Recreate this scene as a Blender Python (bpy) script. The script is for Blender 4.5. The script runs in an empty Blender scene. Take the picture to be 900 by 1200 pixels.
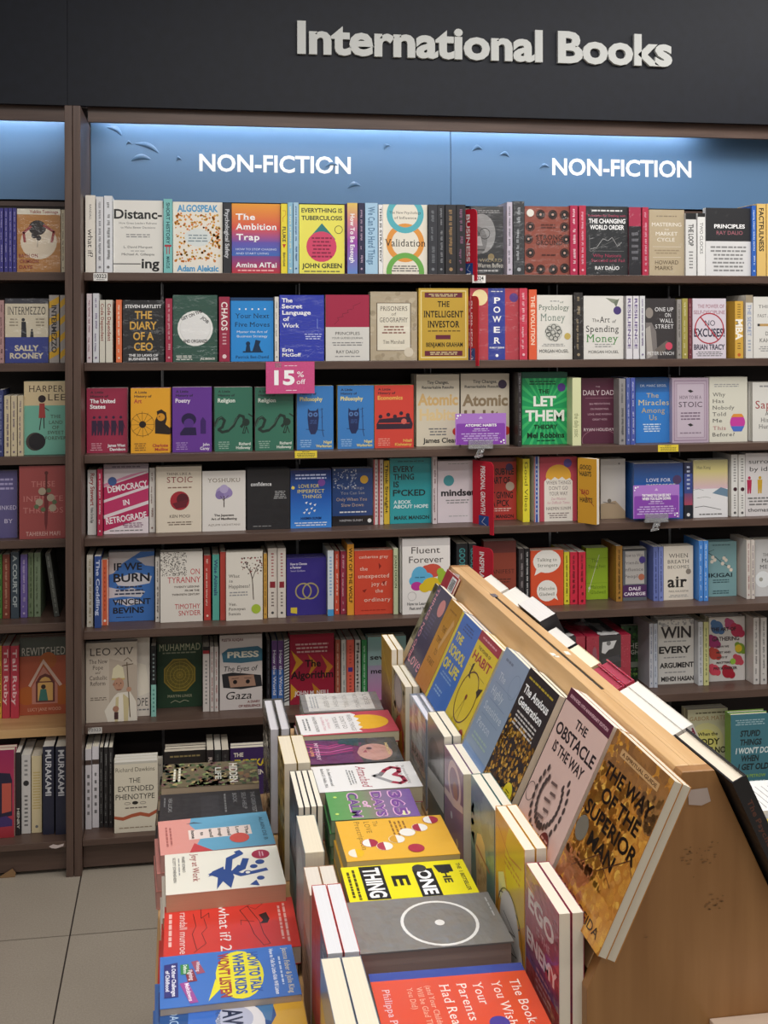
import bpy, bmesh, math, random
from mathutils import Matrix, Vector, geometry
R_ = random.Random(7)
scene = bpy.context.scene
COL = scene.collection
pi = math.pi

# ---------------------------------------------------------------- camera
FPX, CXP, HY = 1215.0, 388.0, 385.6        # focal length in pixels, principal column, horizon row
CAM_H, CAM_D, ROLL = 1.684, 3.36, .0022
YAW = math.atan((388 - 216) / 1215.0)
cam_d = bpy.data.cameras.new('camera')
cam = bpy.data.objects.new('camera', cam_d)
COL.objects.link(cam)
cam.matrix_world = Matrix.Translation((0, -CAM_D, CAM_H)) @ Matrix.Rotation(-YAW, 4, 'Z') @ Matrix.Rotation(pi / 2, 4, 'X') @ Matrix.Rotation(-ROLL, 4, 'Z')
cam_d.sensor_fit = 'HORIZONTAL'
cam_d.sensor_width = 36
cam_d.lens = FPX / 900 * 36
cam_d.shift_x = (450 - CXP) / 900
cam_d.shift_y = -(600 - HY) / 900
cam_d.clip_start = 0.05
scene.camera = cam

# ---------------------------------------------------------------- world, lights, exposure
vs = scene.view_settings
vs.view_transform = 'Standard'; vs.look = 'None'; vs.gamma = 1.0; vs.use_curve_mapping = False
vs.exposure = 0.1
w = bpy.data.worlds.new('store_surroundings'); scene.world = w; w.use_nodes = True
w.node_tree.nodes['Background'].inputs[0].default_value = (1.0, 0.97, 0.95, 1)
w.node_tree.nodes['Background'].inputs[1].default_value = 0.17

def area(name, loc, target, sx, sy, power, col=(1, .97, .935)):
    l = bpy.data.lights.new(name, 'AREA'); l.shape = 'RECTANGLE'; l.size = sx; l.size_y = sy
    l.energy = power; l.color = col
    o = bpy.data.objects.new(name, l); COL.objects.link(o); o.location = loc
    d = Vector(target) - Vector(loc); o.rotation_euler = d.to_track_quat('-Z', 'Y').to_euler()
    return o
area('ceiling_light_row', (1.8, -1.25, 3.3), (1.7, -1.0, 0), 4.6, 0.3, 84)
area('ceiling_light_row', (0.5, -2.7, 3.3), (0.5, -2.6, 0), 4.6, 0.3, 32)
area('ceiling_light_row', (0.8, -5.4, 3.3), (0.8, -5.4, 0), 5.5, 0.4, 55)
area('ceiling_light_row', (0.8, -8.2, 3.3), (0.8, -8.2, 0), 5.5, 0.4, 55)

# ---------------------------------------------------------------- picture rays to points in the shop
_ca, _sa = math.cos(YAW), math.sin(YAW)
CAM = Vector((0, -CAM_D, CAM_H))
def ray(px, py):
    a = (px - CXP) / FPX; b = (HY - py) / FPX
    a, b = a + ROLL * b, b - ROLL * a
    return Vector((_sa + a * _ca, _ca - a * _sa, b))
def hit(px, py, p, n):
    d = ray(px, py); n = Vector(n)
    return CAM + d * ((Vector(p) - CAM).dot(n) / d.dot(n))
def onY(px, py, y): return hit(px, py, (0, y, 0), (0, 1, 0))
def onX(px, py, x): return hit(px, py, (x, 0, 0), (1, 0, 0))
def onZ(px, py, z): return hit(px, py, (0, 0, z), (0, 0, 1))

# ---------------------------------------------------------------- colours and materials
_hx = {}
def hx(s):
    if s in _hx: return _hx[s]
    t = s
    if len(t) == 3: t = ''.join(c * 2 for c in t)
    o = []
    for i in (0, 2, 4):
        c = int(t[i:i + 2], 16) / 255
        o.append(c / 12.92 if c <= .04045 else ((c + .055) / 1.055) ** 2.4)
    _hx[s] = (o[0], o[1], o[2], 1.0)
    return _hx[s]

def mat(name, rough=.5, attr=True, col=(.5, .5, .5, 1)):
    m = bpy.data.materials.new(name); m.use_nodes = True
    nt = m.node_tree; b = nt.nodes['Principled BSDF']
    b.inputs['Roughness'].default_value = rough
    if attr:
        a = nt.nodes.new('ShaderNodeAttribute'); a.attribute_name = 'Col'
        nt.links.new(a.outputs['Color'], b.inputs['Base Color'])
    else:
        b.inputs['Base Color'].default_value = col
    return m, nt, b

def noise(nt, scale, detail=3, coord='Object', stretch=(1, 1, 1)):
    tc = nt.nodes.new('ShaderNodeTexCoord'); mp = nt.nodes.new('ShaderNodeMapping')
    mp.inputs['Scale'].default_value = stretch
    n = nt.nodes.new('ShaderNodeTexNoise'); n.inputs['Scale'].default_value = scale; n.inputs['Detail'].default_value = detail
    nt.links.new(tc.outputs[coord], mp.inputs[0]); nt.links.new(mp.outputs[0], n.inputs[0])
    return n
def ramp(nt, src, stops):
    r = nt.nodes.new('ShaderNodeValToRGB')
    e = r.color_ramp.elements
    while len(e) < len(stops): e.new(.5)
    for i, (p, c) in enumerate(stops): e[i].position = p; e[i].color = hx(c) if isinstance(c, str) else c
    nt.links.new(src, r.inputs[0]); return r
def bump(nt, b, src, strength, dist=.002, sock='Normal'):
    bp = nt.nodes.new('ShaderNodeBump'); bp.inputs['Strength'].default_value = strength; bp.inputs['Distance'].default_value = dist
    nt.links.new(src, bp.inputs['Height']); nt.links.new(bp.outputs[0], b.inputs[sock])

MAT = {}
m, nt, b = mat('printed_cover', .42)
n = noise(nt, 60); r = ramp(nt, n.outputs[0], [(.3, (.34, .34, .34, 1)), (.7, (.5, .5, .5, 1))]); nt.links.new(r.outputs[0], b.inputs['Roughness'])
MAT['matte'] = m
m, nt, b = mat('glossy_cover', .3)
n = noise(nt, 9, 2); bump(nt, b, n.outputs[0], .12, .004)
b.inputs['Coat Weight'].default_value = .5; b.inputs['Coat Roughness'].default_value = .15
MAT['gloss'] = m
m, nt, b = mat('film_wrapped_cover', .38)
n = noise(nt, 17, 3, stretch=(1, 1, 1.7)); bump(nt, b, n.outputs[0], .8, .01, 'Coat Normal')
b.inputs['Coat Weight'].default_value = 1.0; b.inputs['Coat Roughness'].default_value = .09; b.inputs['Coat IOR'].default_value = 1.55
MAT['film'] = m
m, nt, b = mat('page_edges', .75)
tc = nt.nodes.new('ShaderNodeTexCoord'); wv = nt.nodes.new('ShaderNodeTexNoise'); mp = nt.nodes.new('ShaderNodeMapping')
mp.inputs['Scale'].default_value = (3, 900, 3); wv.inputs['Scale'].default_value = 1; wv.inputs['Detail'].default_value = 2
nt.links.new(tc.outputs['Object'], mp.inputs[0]); nt.links.new(mp.outputs[0], wv.inputs[0])
bump(nt, b, wv.outputs[0], .3, .0006)
mx = nt.nodes.new('ShaderNodeMix'); mx.data_type = 'RGBA'; mx.blend_type = 'MULTIPLY'; mx.inputs[0].default_value = .12
at = [q for q in nt.nodes if q.type == 'ATTRIBUTE'][0]
nt.links.new(at.outputs['Color'], mx.inputs[6]); nt.links.new(wv.outputs[0], mx.inputs[7]); nt.links.new(mx.outputs[2], b.inputs['Base Color'])
MAT['pages'] = m

def wood(name, c0, c1, rough, grain, scale=1.0):
    m, nt, b = mat(name, rough, False)
    n = noise(nt, 4 * scale, 6, 'Object', grain)
    r = ramp(nt, n.outputs[0], [(.3, c0), (.7, c1)])
    nt.links.new(r.outputs[0], b.inputs['Base Color']); bump(nt, b, n.outputs[0], .06, .002)
    return m
MAT['walnut'] = wood('dark_walnut_laminate', '4d3a32', '5e4a40', .42, (1.2, 8, 14))
MAT['walnut_v'] = wood('dark_walnut_laminate_upright', '4e3b33', '5f4b41', .42, (14, 8, 1.0))
MAT['back'] = wood('bookcase_back_board', '241b1a', '2c2220', .6, (3, 3, 1))
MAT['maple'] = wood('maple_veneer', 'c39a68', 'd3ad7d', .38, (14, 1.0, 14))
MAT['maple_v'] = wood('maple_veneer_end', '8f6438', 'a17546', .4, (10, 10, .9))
MAT['oakshelf'] = wood('light_oak_shelf', 'b98f60', 'cda673', .4, (1, 9, 9))
m, nt, b = mat('charcoal_fascia', .55, False, hx('10131c'))
n = noise(nt, 30, 4); r = ramp(nt, n.outputs[0], [(.3, '10131c'), (.7, '141823')]); nt.links.new(r.outputs[0], b.inputs['Base Color'])
b.inputs['Specular IOR Level'].default_value = .3; MAT['charcoal'] = m
m, nt, b = mat('blue_vinyl_panel', .33, True)
n = noise(nt, 5, 2); bump(nt, b, n.outputs[0], .12, .01)
MAT['bluepanel'] = m
m, nt, b = mat('plastic', .28); MAT['plastic'] = m
n = noise(nt, 40); bump(nt, b, n.outputs[0], .03, .001)
m, nt, b = mat('matte_paint', .6); MAT['paint'] = m
n = noise(nt, 80); bump(nt, b, n.outputs[0], .05, .0005)
m, nt, b = mat('clear_acrylic', .08, False, (.95, .96, .97, 1)); b.inputs['Transmission Weight'].default_value = .85; b.inputs['IOR'].default_value = 1.45
n = noise(nt, 50); bump(nt, b, n.outputs[0], .15, .001)
MAT['clear'] = m
m, nt, b = mat('brushed_steel', .35, False, (.45, .45, .46, 1)); b.inputs['Metallic'].default_value = .9
n = noise(nt, 60, 2, 'Object', (1, 1, .05)); bump(nt, b, n.outputs[0], .1, .001)
MAT['steel'] = m
m, nt, b = mat('led_tube', .4, False, (1, 1, 1, 1)); b.inputs['Emission Color'].default_value = (.93, .96, 1, 1); b.inputs['Emission Strength'].default_value = 42
MAT['led'] = m
# floor tiles: speckled homogeneous porcelain
m, nt, b = mat('porcelain_floor', .4, True)
n = noise(nt, 220, 3); n2 = noise(nt, 3, 3)
r = ramp(nt, n.outputs[0], [(.3, (.86, .86, .86, 1)), (.7, (1.06, 1.06, 1.06, 1))])
r2 = ramp(nt, n2.outputs[0], [(.3, (.93, .92, .91, 1)), (.7, (1, 1, 1, 1))])
at = [q for q in nt.nodes if q.type == 'ATTRIBUTE'][0]
mx = nt.nodes.new('ShaderNodeMix'); mx.data_type = 'RGBA'; mx.blend_type = 'MULTIPLY'; mx.inputs[0].default_value = 1
mx2 = nt.nodes.new('ShaderNodeMix'); mx2.data_type = 'RGBA'; mx2.blend_type = 'MULTIPLY'; mx2.inputs[0].default_value = 1
nt.links.new(at.outputs['Color'], mx.inputs[6]); nt.links.new(r.outputs[0], mx.inputs[7])
nt.links.new(mx.outputs[2], mx2.inputs[6]); nt.links.new(r2.outputs[0], mx2.inputs[7]); nt.links.new(mx2.outputs[2], b.inputs['Base Color'])
MAT['floor'] = m

# ---------------------------------------------------------------- mesh collector with a colour per face
class Mb:
    def __init__(s): s.v = []; s.f = []; s.c = []
    def poly(s, pts, col):
        i = len(s.v); s.v += [tuple(p) for p in pts]; s.f.append(tuple(range(i, i + len(pts))))
        s.c.append([col] * len(pts) if not isinstance(col, list) else col)
    def box(s, x0, y0, z0, x1, y1, z1, col=(.5, .5, .5, 1), skip=''):
        P = [(x0, y0, z0), (x1, y0, z0), (x1, y1, z0), (x0, y1, z0), (x0, y0, z1), (x1, y0, z1), (x1, y1, z1), (x0, y1, z1)]
        i = len(s.v); s.v += P
        for k, q in (('b', (3, 2, 1, 0)), ('t', (4, 5, 6, 7)), ('f', (0, 1, 5, 4)), ('r', (1, 2, 6, 5)), ('k', (2, 3, 7, 6)), ('l', (3, 0, 4, 7))):
            if k in skip: continue
            s.f.append(tuple(i + j for j in q)); s.c.append([col] * 4)
    def prism(s, prof, y0, y1, col):            # profile in XZ, extruded along Y
        n = len(prof); i = len(s.v)
        s.v += [(x, y0, z) for x, z in prof] + [(x, y1, z) for x, z in prof]
        s.f.append(tuple(range(i, i + n))); s.c.append([col] * n)
        s.f.append(tuple(range(i + 2 * n - 1, i + n - 1, -1))); s.c.append([col] * n)
        for k in range(n):
            j = (k + 1) % n; s.f.append((i + j, i + k, i + n + k, i + n + j)); s.c.append([col] * 4)
    def tube(s, a, b, r, col, seg=10):
        a = Vector(a); b = Vector(b); d = (b - a).normalized()
        u = d.orthogonal().normalized(); v = d.cross(u); i = len(s.v)
        for p in (a, b):
            for k in range(seg):
                t = 2 * pi * k / seg; s.v.append(tuple(p + u * math.cos(t) * r + v * math.sin(t) * r))
        for k in range(seg):
            j = (k + 1) % seg; s.f.append((i + k, i + j, i + seg + j, i + seg + k)); s.c.append([col] * 4)
        s.f.append(tuple(range(i + seg - 1, i - 1, -1))); s.c.append([col] * seg)
        s.f.append(tuple(range(i + seg, i + 2 * seg))); s.c.append([col] * seg)
    def build(s, name, material, parent=None, bevel=0):
        me = bpy.data.meshes.new(name); me.from_pydata(s.v, [], s.f); me.update()
        a = me.color_attributes.new('Col', 'FLOAT_COLOR', 'CORNER')
        flat = []
        for fc in s.c:
            for c in fc: flat += c
        a.data.foreach_set('color', flat)
        me.materials.append(MAT[material] if isinstance(material, str) else material)
        o = bpy.data.objects.new(name, me); COL.objects.link(o)
        if parent is not None: o.parent = parent
        if bevel:
            bm = bmesh.new(); bm.from_mesh(me); bmesh.ops.recalc_face_normals(bm, faces=bm.faces[:]); bm.to_mesh(me); bm.free()
            bv = o.modifiers.new('edge_round', 'BEVEL'); bv.width = bevel; bv.segments = 2; bv.limit_method = 'ANGLE'
        return o

def tag(o, label, cat, group=None):
    o['label'] = label; o['category'] = cat
    if group: o['group'] = group
    return o
def empty(name, loc, label, cat, group=None, basis=None):
    o = bpy.data.objects.new(name, None); COL.objects.link(o); o.empty_display_size = .02
    if basis is not None: o.matrix_world = Matrix.Translation(loc) @ basis.to_4x4()
    else: o.location = loc
    return tag(o, label, cat, group)
def struct(o): o['kind'] = 'structure'; return o
def duplicate(root, shift, label, group=None):
    c = root.copy(); COL.objects.link(c)
    c.location = root.location + Vector(shift); c['label'] = label
    if group: c['group'] = group
    for ch in root.children:
        d = ch.copy(); COL.objects.link(d); d.parent = c
    return c

# ---------------------------------------------------------------- lettering: outlines of the built-in typeface, cached per letter
CHARS = 'ABCDEFGHIJKLMNOPQRSTUVWXYZabcdefghijklmnopqrstuvwxyz0123456789!?\'"&%*-.,:+/$()\u2014'
GLY = {}
def load_face(style, offset):
    made = []
    for ch in CHARS:
        for s in (ch, ch + '|'):
            cu = bpy.data.curves.new('glyph', 'FONT'); cu.body = s; cu.resolution_u = 3; cu.offset = offset
            ob = bpy.data.objects.new('glyph', cu); COL.objects.link(ob); made.append((ch, s, ob))
    cu = bpy.data.curves.new('glyph', 'FONT'); cu.body = '|'; cu.offset = offset
    ob = bpy.data.objects.new('glyph', cu); COL.objects.link(ob); made.append(('', '|', ob))
    bpy.context.view_layer.update()
    dg = bpy.context.evaluated_depsgraph_get(); res = {}
    for ch, s, ob in made:
        e = ob.evaluated_get(dg); me = e.to_mesh()
        res[(ch, s)] = ([(v.co.x, v.co.y) for v in me.vertices], [tuple(p.vertices) for p in me.polygons])
        e.to_mesh_clear()
    for ch, s, ob in made:
        cu = ob.data; bpy.data.objects.remove(ob); bpy.data.curves.remove(cu)
    bar = max(p[0] for p in res[('', '|')][0])
    for ch in CHARS:
        vs_, fs = res[(ch, ch)]
        GLY[style, ch] = (vs_, fs, max(p[0] for p in res[(ch, ch + '|')][0]) - bar)
    GLY[style, ' '] = ([], [], .26)
load_face('r', 0.0); load_face('b', .024); load_face('k', .036)
CAPH = max(p[1] for p in GLY['r', 'H'][0]); XH = max(p[1] for p in GLY['r', 'x'][0])
def add_serifs(src, dst):
    """a bracketless slab version of the typeface: a short foot on every flat stem end"""
    for ch in CHARS + ' ':
        vs_, fs, adv = GLY[src, ch]
        vs_ = list(vs_); fs = list(fs)
        if ch.isalpha():
            cnt = {}
            key = lambda i: (round(vs_[i][0], 3), round(vs_[i][1], 3))
            for f in fs:
                for k in range(len(f)):
                    a, b2 = key(f[k]), key(f[(k + 1) % len(f)])
                    cnt[(min(a, b2), max(a, b2))] = cnt.get((min(a, b2), max(a, b2)), 0) + 1
            ys = [p[1] for p in vs_]; lo, hi = min(ys), max(ys)
            segs = [(a, b2) for (a, b2), c in cnt.items() if c == 1 and abs(a[1] - b2[1]) < .003 and .03 < abs(a[0] - b2[0]) < .17]
            for a, b2 in segs:
                y = a[1]; x0, x1 = sorted((a[0], b2[0])); d = .055
                up = y > .3
                if not (abs(y) < .02 or abs(y - CAPH) < .03 or abs(y - XH) < .03 or abs(y - hi) < .01 or abs(y - lo) < .01): continue
                if ch in 'EFLTZ' and (x1 - x0) > .13: continue
                i = len(vs_); t = .04
                ya, yb = (y - t, y) if up else (y, y + t)
                vs_ += [(x0 - d, ya), (x1 + d, ya), (x1 + d, yb), (x0 - d, yb)]; fs.append((i, i + 1, i + 2, i + 3))
        GLY[dst, ch] = (vs_, fs, adv + (.05 if ch.isalpha() else 0))
add_serifs('r', 's'); add_serifs('b', 'S')

def layout(text, st):
    """triangles of one line, baseline at 0, plus its extent"""
    st0 = st[0]; it = 'i' in st[1:]
    V, Fc, x = [], [], 0
    for ch in text:
        if (st0, ch) not in GLY: ch = ' '
        vs_, fs, adv = GLY[st0, ch]; i = len(V)
        V += [(p[0] + x + (.2 * p[1] if it else 0), p[1]) for p in vs_]
        Fc += [tuple(k + i for k in f) for f in fs]; x += adv
    if not V: return [], [], 0, 0
    return V, Fc, min(p[0] for p in V), max(p[0] for p in V)

# ---------------------------------------------------------------- printing drawn on a face: x to the right, y down, both 0..1
def T(t, cx, cy, w, h, c='111', st='b', rot=0): return ('T', t, cx, cy, w, h, c, st, rot)
def Rc(x0, y0, x1, y1, c): return ('P', [(x0, y0), (x1, y0), (x1, y1), (x0, y1)], c)
def P(pts, c): return ('P', pts, c)
def C(cx, cy, r, c, ry=None): return ('C', cx, cy, r, ry, c)
def O(cx, cy, r, ri, c, ry=None): return ('O', cx, cy, r, ri, c, ry)
def L(pts, wd, c): return ('L', pts, wd, c)
def G(y0, c0, y1, c1, x0=0, x1=1): return ('G', x0, y0, x1, y1, c0, c1)
def B(x0, y0, x1, y1, n, c): return ('B', x0, y0, x1, y1, n, c)
def N(n, x0, y0, x1, y1, r, cols, seed=1): return ('N', n, x0, y0, x1, y1, r, cols, seed)

def clip(poly):
    for ax, lim, sg in ((0, 0, 1), (0, 1, -1), (1, 0, 1), (1, 1, -1)):
        out = []
        for k in range(len(poly)):
            a, b2 = poly[k - 1], poly[k]
            da, db = sg * (a[ax] - lim), sg * (b2[ax] - lim)
            if (da >= 0) != (db >= 0):
                t = da / (da - db); out.append((a[0] + (b2[0] - a[0]) * t, a[1] + (b2[1] - a[1]) * t))
            if db >= 0: out.append(b2)
        poly = out
        if len(poly) < 3: return []
    return poly

def draw(mb, ops, pt, W, Hh):
    """pt(u, v, layer) gives the point on the printed face; W, Hh its size in metres"""
    asp = W / Hh
    lay = [0]
    def emit(poly, col):
        q = clip(poly)
        if q: mb.poly([pt(x, y, lay[0]) for x, y in q], col)
    def ell(cx, cy, rx, ry, n=22): return [(cx + rx * math.cos(2 * pi * k / n), cy + ry * math.sin(2 * pi * k / n)) for k in range(n)]
    for op in ops:
        lay[0] += 1; k = op[0]
        if k == 'T':
            _, t, cx, cy, w_, h_, c, st, rot = op
            V, Fc, xa, xb = layout(t, st)
            if not V: continue
            col = hx(c); sy = h_ * Hh / CAPH
            if rot in (90, -90):
                sx = sy if not w_ else w_ * Hh / (xb - xa)
                sy = h_ * W / CAPH
                if not w_: sx = sy
            else: sx = sy if not w_ else w_ * W / (xb - xa)
            ca, sa = math.cos(math.radians(rot)), math.sin(math.radians(rot)); xm = (xa + xb) / 2
            pts = []
            for x, y in V:
                X = (x - xm) * sx; Y = -(y - CAPH / 2) * sy
                pts.append((cx + (X * ca - Y * sa) / W, cy + (X * sa + Y * ca) / Hh))
            for f in Fc: emit([pts[i] for i in f][::-1], col)
        elif k == 'P':
            pts, c = op[1], hx(op[2])
            if len(pts) <= 4 and op[0] == 'P' and len(pts) == 4 and pts[0][1] == pts[1][1]: emit(pts, c)
            else:
                for tri in geometry.tessellate_polygon([[Vector((x, y, 0)) for x, y in pts]]): emit([pts[i] for i in tri], c)
        elif k == 'C':
            _, cx, cy, r, ry, c = op; emit(ell(cx, cy, r, (ry if ry else r) * asp), hx(c))
        elif k == 'O':
            _, cx, cy, r, ri, c, ry = op; ry = ry or r; n = 36
            a = ell(cx, cy, r, ry * asp, n); b2 = ell(cx, cy, r - ri, (ry - ri) * asp, n)
            for i in range(n):
                j = (i + 1) % n; emit([a[i], a[j], b2[j], b2[i]], hx(c))
        elif k == 'L':
            _, pts, wd, c = op; wd /= 2
            for i in range(len(pts) - 1):
                (x0, y0), (x1, y1) = pts[i], pts[i + 1]; dx, dy = (x1 - x0) * W, (y1 - y0) * Hh; d = math.hypot(dx, dy) or 1
                nx, ny = -dy / d * wd / W, dx / d * wd / Hh
                ex, ey = dx / d * wd * .5 / W, dy / d * wd * .5 / Hh
                emit([(x0 + nx - ex, y0 + ny - ey), (x1 + nx + ex, y1 + ny + ey), (x1 - nx + ex, y1 - ny + ey), (x0 - nx - ex, y0 - ny - ey)], hx(c))
        elif k == 'G':
            _, x0, y0, x1, y1, c0, c1 = op; a, b2 = hx(c0), hx(c1)
            mb.poly([pt(x0, y0, lay[0]), pt(x1, y0, lay[0]), pt(x1, y1, lay[0]), pt(x0, y1, lay[0])], [a, a, b2, b2])
        elif k == 'B':
            _, x0, y0, x1, y1, n, c = op; c = hx(c); dy = (y1 - y0) / n
            for i in range(n):
                sh = R_.uniform(0, .22) * (x1 - x0); x = x0 + sh / 2; xe = x1 - sh / 2
                while x < xe:
                    wl = R_.uniform(.05, .13); e = min(x + wl, xe)
                    emit([(x, y0 + dy * (i + .25)), (e, y0 + dy * (i + .25)), (e, y0 + dy * (i + .7)), (x, y0 + dy * (i + .7))], c); x = e + .02
        elif k == 'N':
            _, n, x0, y0, x1, y1, r, cols, seed = op; rr = random.Random(seed)
            for i in range(n):
                q = r * rr.uniform(.6, 1.3)
                emit(ell(rr.uniform(x0, x1), rr.uniform(y0, y1), q, q * asp, 8), hx(rr.choice(cols)))

EPS = .00004
PAGE = ['e2d9c6', 'e7dfd0', 'ded3bf', 'eae5da']
def book(origin, basis, w_, t, h, col, label, group, art=(), sart=(), scol=None, finish='matte', hard=False, page=None, bcol=None):
    """local frame: x across the front cover from the spine, y into the book, z towards the head"""
    root = empty('hardcover_book' if hard else 'paperback_book', origin, label, 'book', group, basis)
    c = .0022 if hard else .0007; ins = .003 if hard else .0005
    m_ = Mb(); fc = hx(col); sc = hx(scol or col); bc = hx(bcol or scol or col)
    m_.box(0, 0, 0, w_, c, h, fc); m_.box(0, t - c, 0, w_, t, h, bc); m_.box(0, c, 0, c, t - c, h, sc)
    m_.poly([(-EPS, t, 0), (-EPS, 0, 0), (-EPS, 0, h), (-EPS, t, h)], sc)
    draw(m_, art, lambda u, v, l: (u * w_, -EPS * l, (1 - v) * h), w_, h)
    draw(m_, sart, lambda u, v, l: (-EPS * (l + 1), t * (1 - u), (1 - v) * h), t, h)
    m_.build('cover', finish, root)
    p = Mb(); p.box(c + .0002, c + .0001, ins, w_ - ins, t - c - .0001, h - ins, hx(page or R_.choice(PAGE)))
    p.build('page_block', 'pages', root)
    return root

I3 = Matrix.Identity(3)
def basis(xa, ya, za): return Matrix((xa, ya, za)).transposed()
SPINE_OUT = basis((0, 1, 0), (-1, 0, 0), (0, 0, 1))
FACE_LEFT = basis((0, -1, 0), (1, 0, 0), (0, 0, 1))
ORD = ['zeroth', 'first', 'second', 'third', 'fourth', 'fifth', 'sixth', 'seventh', 'eighth', 'ninth', 'tenth', 'eleventh', 'twelfth']

# ================================================================ the shop shell
YF = -.09                                     # plane of the bookcase uprights
SHELF_PX = [319.1, 425.2, 533.6, 630.7, 740, 850.7, 983.8]
SY = [0, 0, 0, 0, -.03, 0, -.085]             # front edge of each shelf
SZ = [onY(104.4, y, s).z for y, s in zip(SHELF_PX, SY)]
LZ = list(SZ); LZ[4] = onY(70, 729.8, SY[4]).z
YB = .255
XL1, XR0 = onY(85.4, 600, YF).x, onY(86.2, 600, YF).x
XPL, XPR = onY(76.5, 600, YF).x, onY(95.2, 600, YF).x
XEND = 2.55
YS = .12                                     # face of the fascia, set back over the bookcase tops
Z_HEAD = onY(104.4, 124, YS).z
Z_POST = onY(86, 123.6, YF).z
YV = .15
Z_TRIM = onY(105, 143, YV).z

# floor: 0.61 x 0.66 porcelain tiles laid square to the wall, thin dark joints
fl = Mb(); tx, ty = -.3186, -.404
for i in range(-4, 8):
    for j in range(-14, 2):
        x0, y0 = tx + .61 * i, ty + .66 * j
        x1, y1 = x0 + .61, y0 + .66
        if y0 > .32: continue
        g = .0022; c = hx(R_.choice(['a59b8d', 'a3998b', 'a79d8f']))
        fl.box(x0 + g, y0 + g, -.012, x1 - g, min(y1, .32) - g, 0, c, 'b')
fl.box(tx - 2.44, ty - 9.24, -.03, tx + 4.88, .32, -.003, hx('3a3430'), 'b')
struct(fl.build('floor', 'floor'))
wl = Mb(); wl.box(-2.6, .30, 0, 4.4, .36, 3.6, hx('3a3634')); struct(wl.build('wall_back', 'paint'))

def shell_part(mb, name, mt, parent, bevel=.0012): return mb.build(name, mt, parent, bevel)
def bookcase(x0, x1, label, ends, zs):
    root = empty('bookcase', (x0, .1, 0), label, 'bookcase', 'dark brown wall bookcases')
    ox, oy = -x0, -.1
    for a, b in ends:
        m_ = Mb(); m_.box(a + ox, YF + oy, 0, b + ox, YB + .02 + oy, Z_POST); shell_part(m_, 'side_panel', 'walnut_v', root)
    ia, ib = ends[0][1] if ends[0][1] < x0 + .2 else x0, ends[-1][0] if ends[-1][0] > x1 - .2 else x1
    for k, z in enumerate(zs):
        th = .026 if k < 6 else .02
        m_ = Mb(); m_.box(ia + .0008 + ox, SY[k] + oy, z - th, ib - .0008 + ox, YB - .001 + oy, z)
        o = shell_part(m_, 'shelf', 'oakshelf' if (k == 5 and x0 < -.5) else 'walnut', root)
        if k == 5 and x0 < -.5: o['label'] = 'light oak coloured shelf'
    m_ = Mb(); m_.box(ia + .0008 + ox, YB + oy, .05, ib - .0008 + ox, YB + .018 + oy, 2.1); m_.build('back_panel', 'back', root)
    m_ = Mb(); m_.box(ia + .0008 + ox, YB + .0005 + oy, 2.102, ib - .0008 + ox, YB + .018 + oy, 2.118); m_.build('back_rail', 'walnut', root)
    m_ = Mb(); m_.box(ia + .0008 + ox, YF + .03 + oy, .012, ib - .0008 + ox, YF + .048 + oy, zs[6] - .0205); shell_part(m_, 'toe_kick', 'walnut', root)
    m_ = Mb(); m_.box(ia + .0008 + ox, YV + oy, Z_TRIM, ib - .0008 + ox, YV + .015 + oy, Z_HEAD + .09); shell_part(m_, 'valance', 'walnut', root)
    for xr in ([-.66] if x0 < -.5 else [-.075, .39, .85, 1.31, 1.77, 2.2]):
        m_ = Mb(); m_.box(xr - .0045 + ox, YB - .006 + oy, .15, xr + .0045 + ox, YB - .0005 + oy, 2.1)
        for q in range(40):
            z = .18 + q * .048; m_.box(xr - .0018 + ox, YB - .0065 + oy, z, xr + .0018 + ox, YB - .006 + oy, z + .02, hx('222'))
        m_.build('slotted_upright', 'steel', root)
        for k, z in enumerate(zs[:6]):
            m_ = Mb(); m_.prism([(xr - .0015 + ox, z - .026), (xr + .0015 + ox, z - .026), (xr + .0015 + ox, z - .065), (xr - .0015 + ox, z - .065)], .02 + oy + .15, YB - .007 + oy, hx('999'))
            m_.build('bracket', 'steel', root)
    return root
case_l = bookcase(-1.35, XL1, 'dark brown bookcase at left edge, its lower shelf of paler wood', [(XPL, XL1)], LZ)
case_r = bookcase(XR0, XEND, 'long dark brown bookcase of seven shelves under the two non-fiction panels', [(XR0, XPR), (XEND - .02, XEND)], SZ)

# charcoal fascia with the raised sign letters
fa = empty('fascia_sign', (.7, YS, Z_HEAD), 'wide charcoal fascia board above the bookcases with pale raised lettering', 'sign')
m_ = Mb()
xs = onY(79, 100, YS).x
m_.box(-1.35 - .7, 0, 0, xs - .0006 - .7, .02, 1.05); m_.box(xs + .0006 - .7, 0, 0, 2.9 - .7, .02, 1.05); fab = m_.build('board', 'charcoal', fa)
p0, p1 = onY(348, 62, YS), onY(786, 75, YS)
V, Fc, xa, xb = layout('International Books', 'k')
zc = onY(348, 62, YS).z; zt = onY(348, 27, YS).z
sx = (p1.x - p0.x) / (xb - xa); sz = (zt - zc) / CAPH
m_ = Mb(); col = hx('c9cbc8')
edge = {}
for f in Fc:
    for k in range(len(f)):
        a, b = f[k], f[(k + 1) % len(f)]
        ka, kb = (round(V[a][0], 4), round(V[a][1], 4)), (round(V[b][0], 4), round(V[b][1], 4))
        e = (min(ka, kb), max(ka, kb)); edge[e] = edge.get(e, 0) + 1
q = lambda p: (p0.x - .7 + (p[0] - xa) * sx, zc - Z_HEAD + p[1] * sz)
for dx in (0,):
  for dz in (0,):
    for f in Fc: m_.poly([(q(V[i])[0] + dx, -.012 - .00004 * (dx / .0008 + dz / .0012), q(V[i])[1] + dz) for i in f], col)
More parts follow.
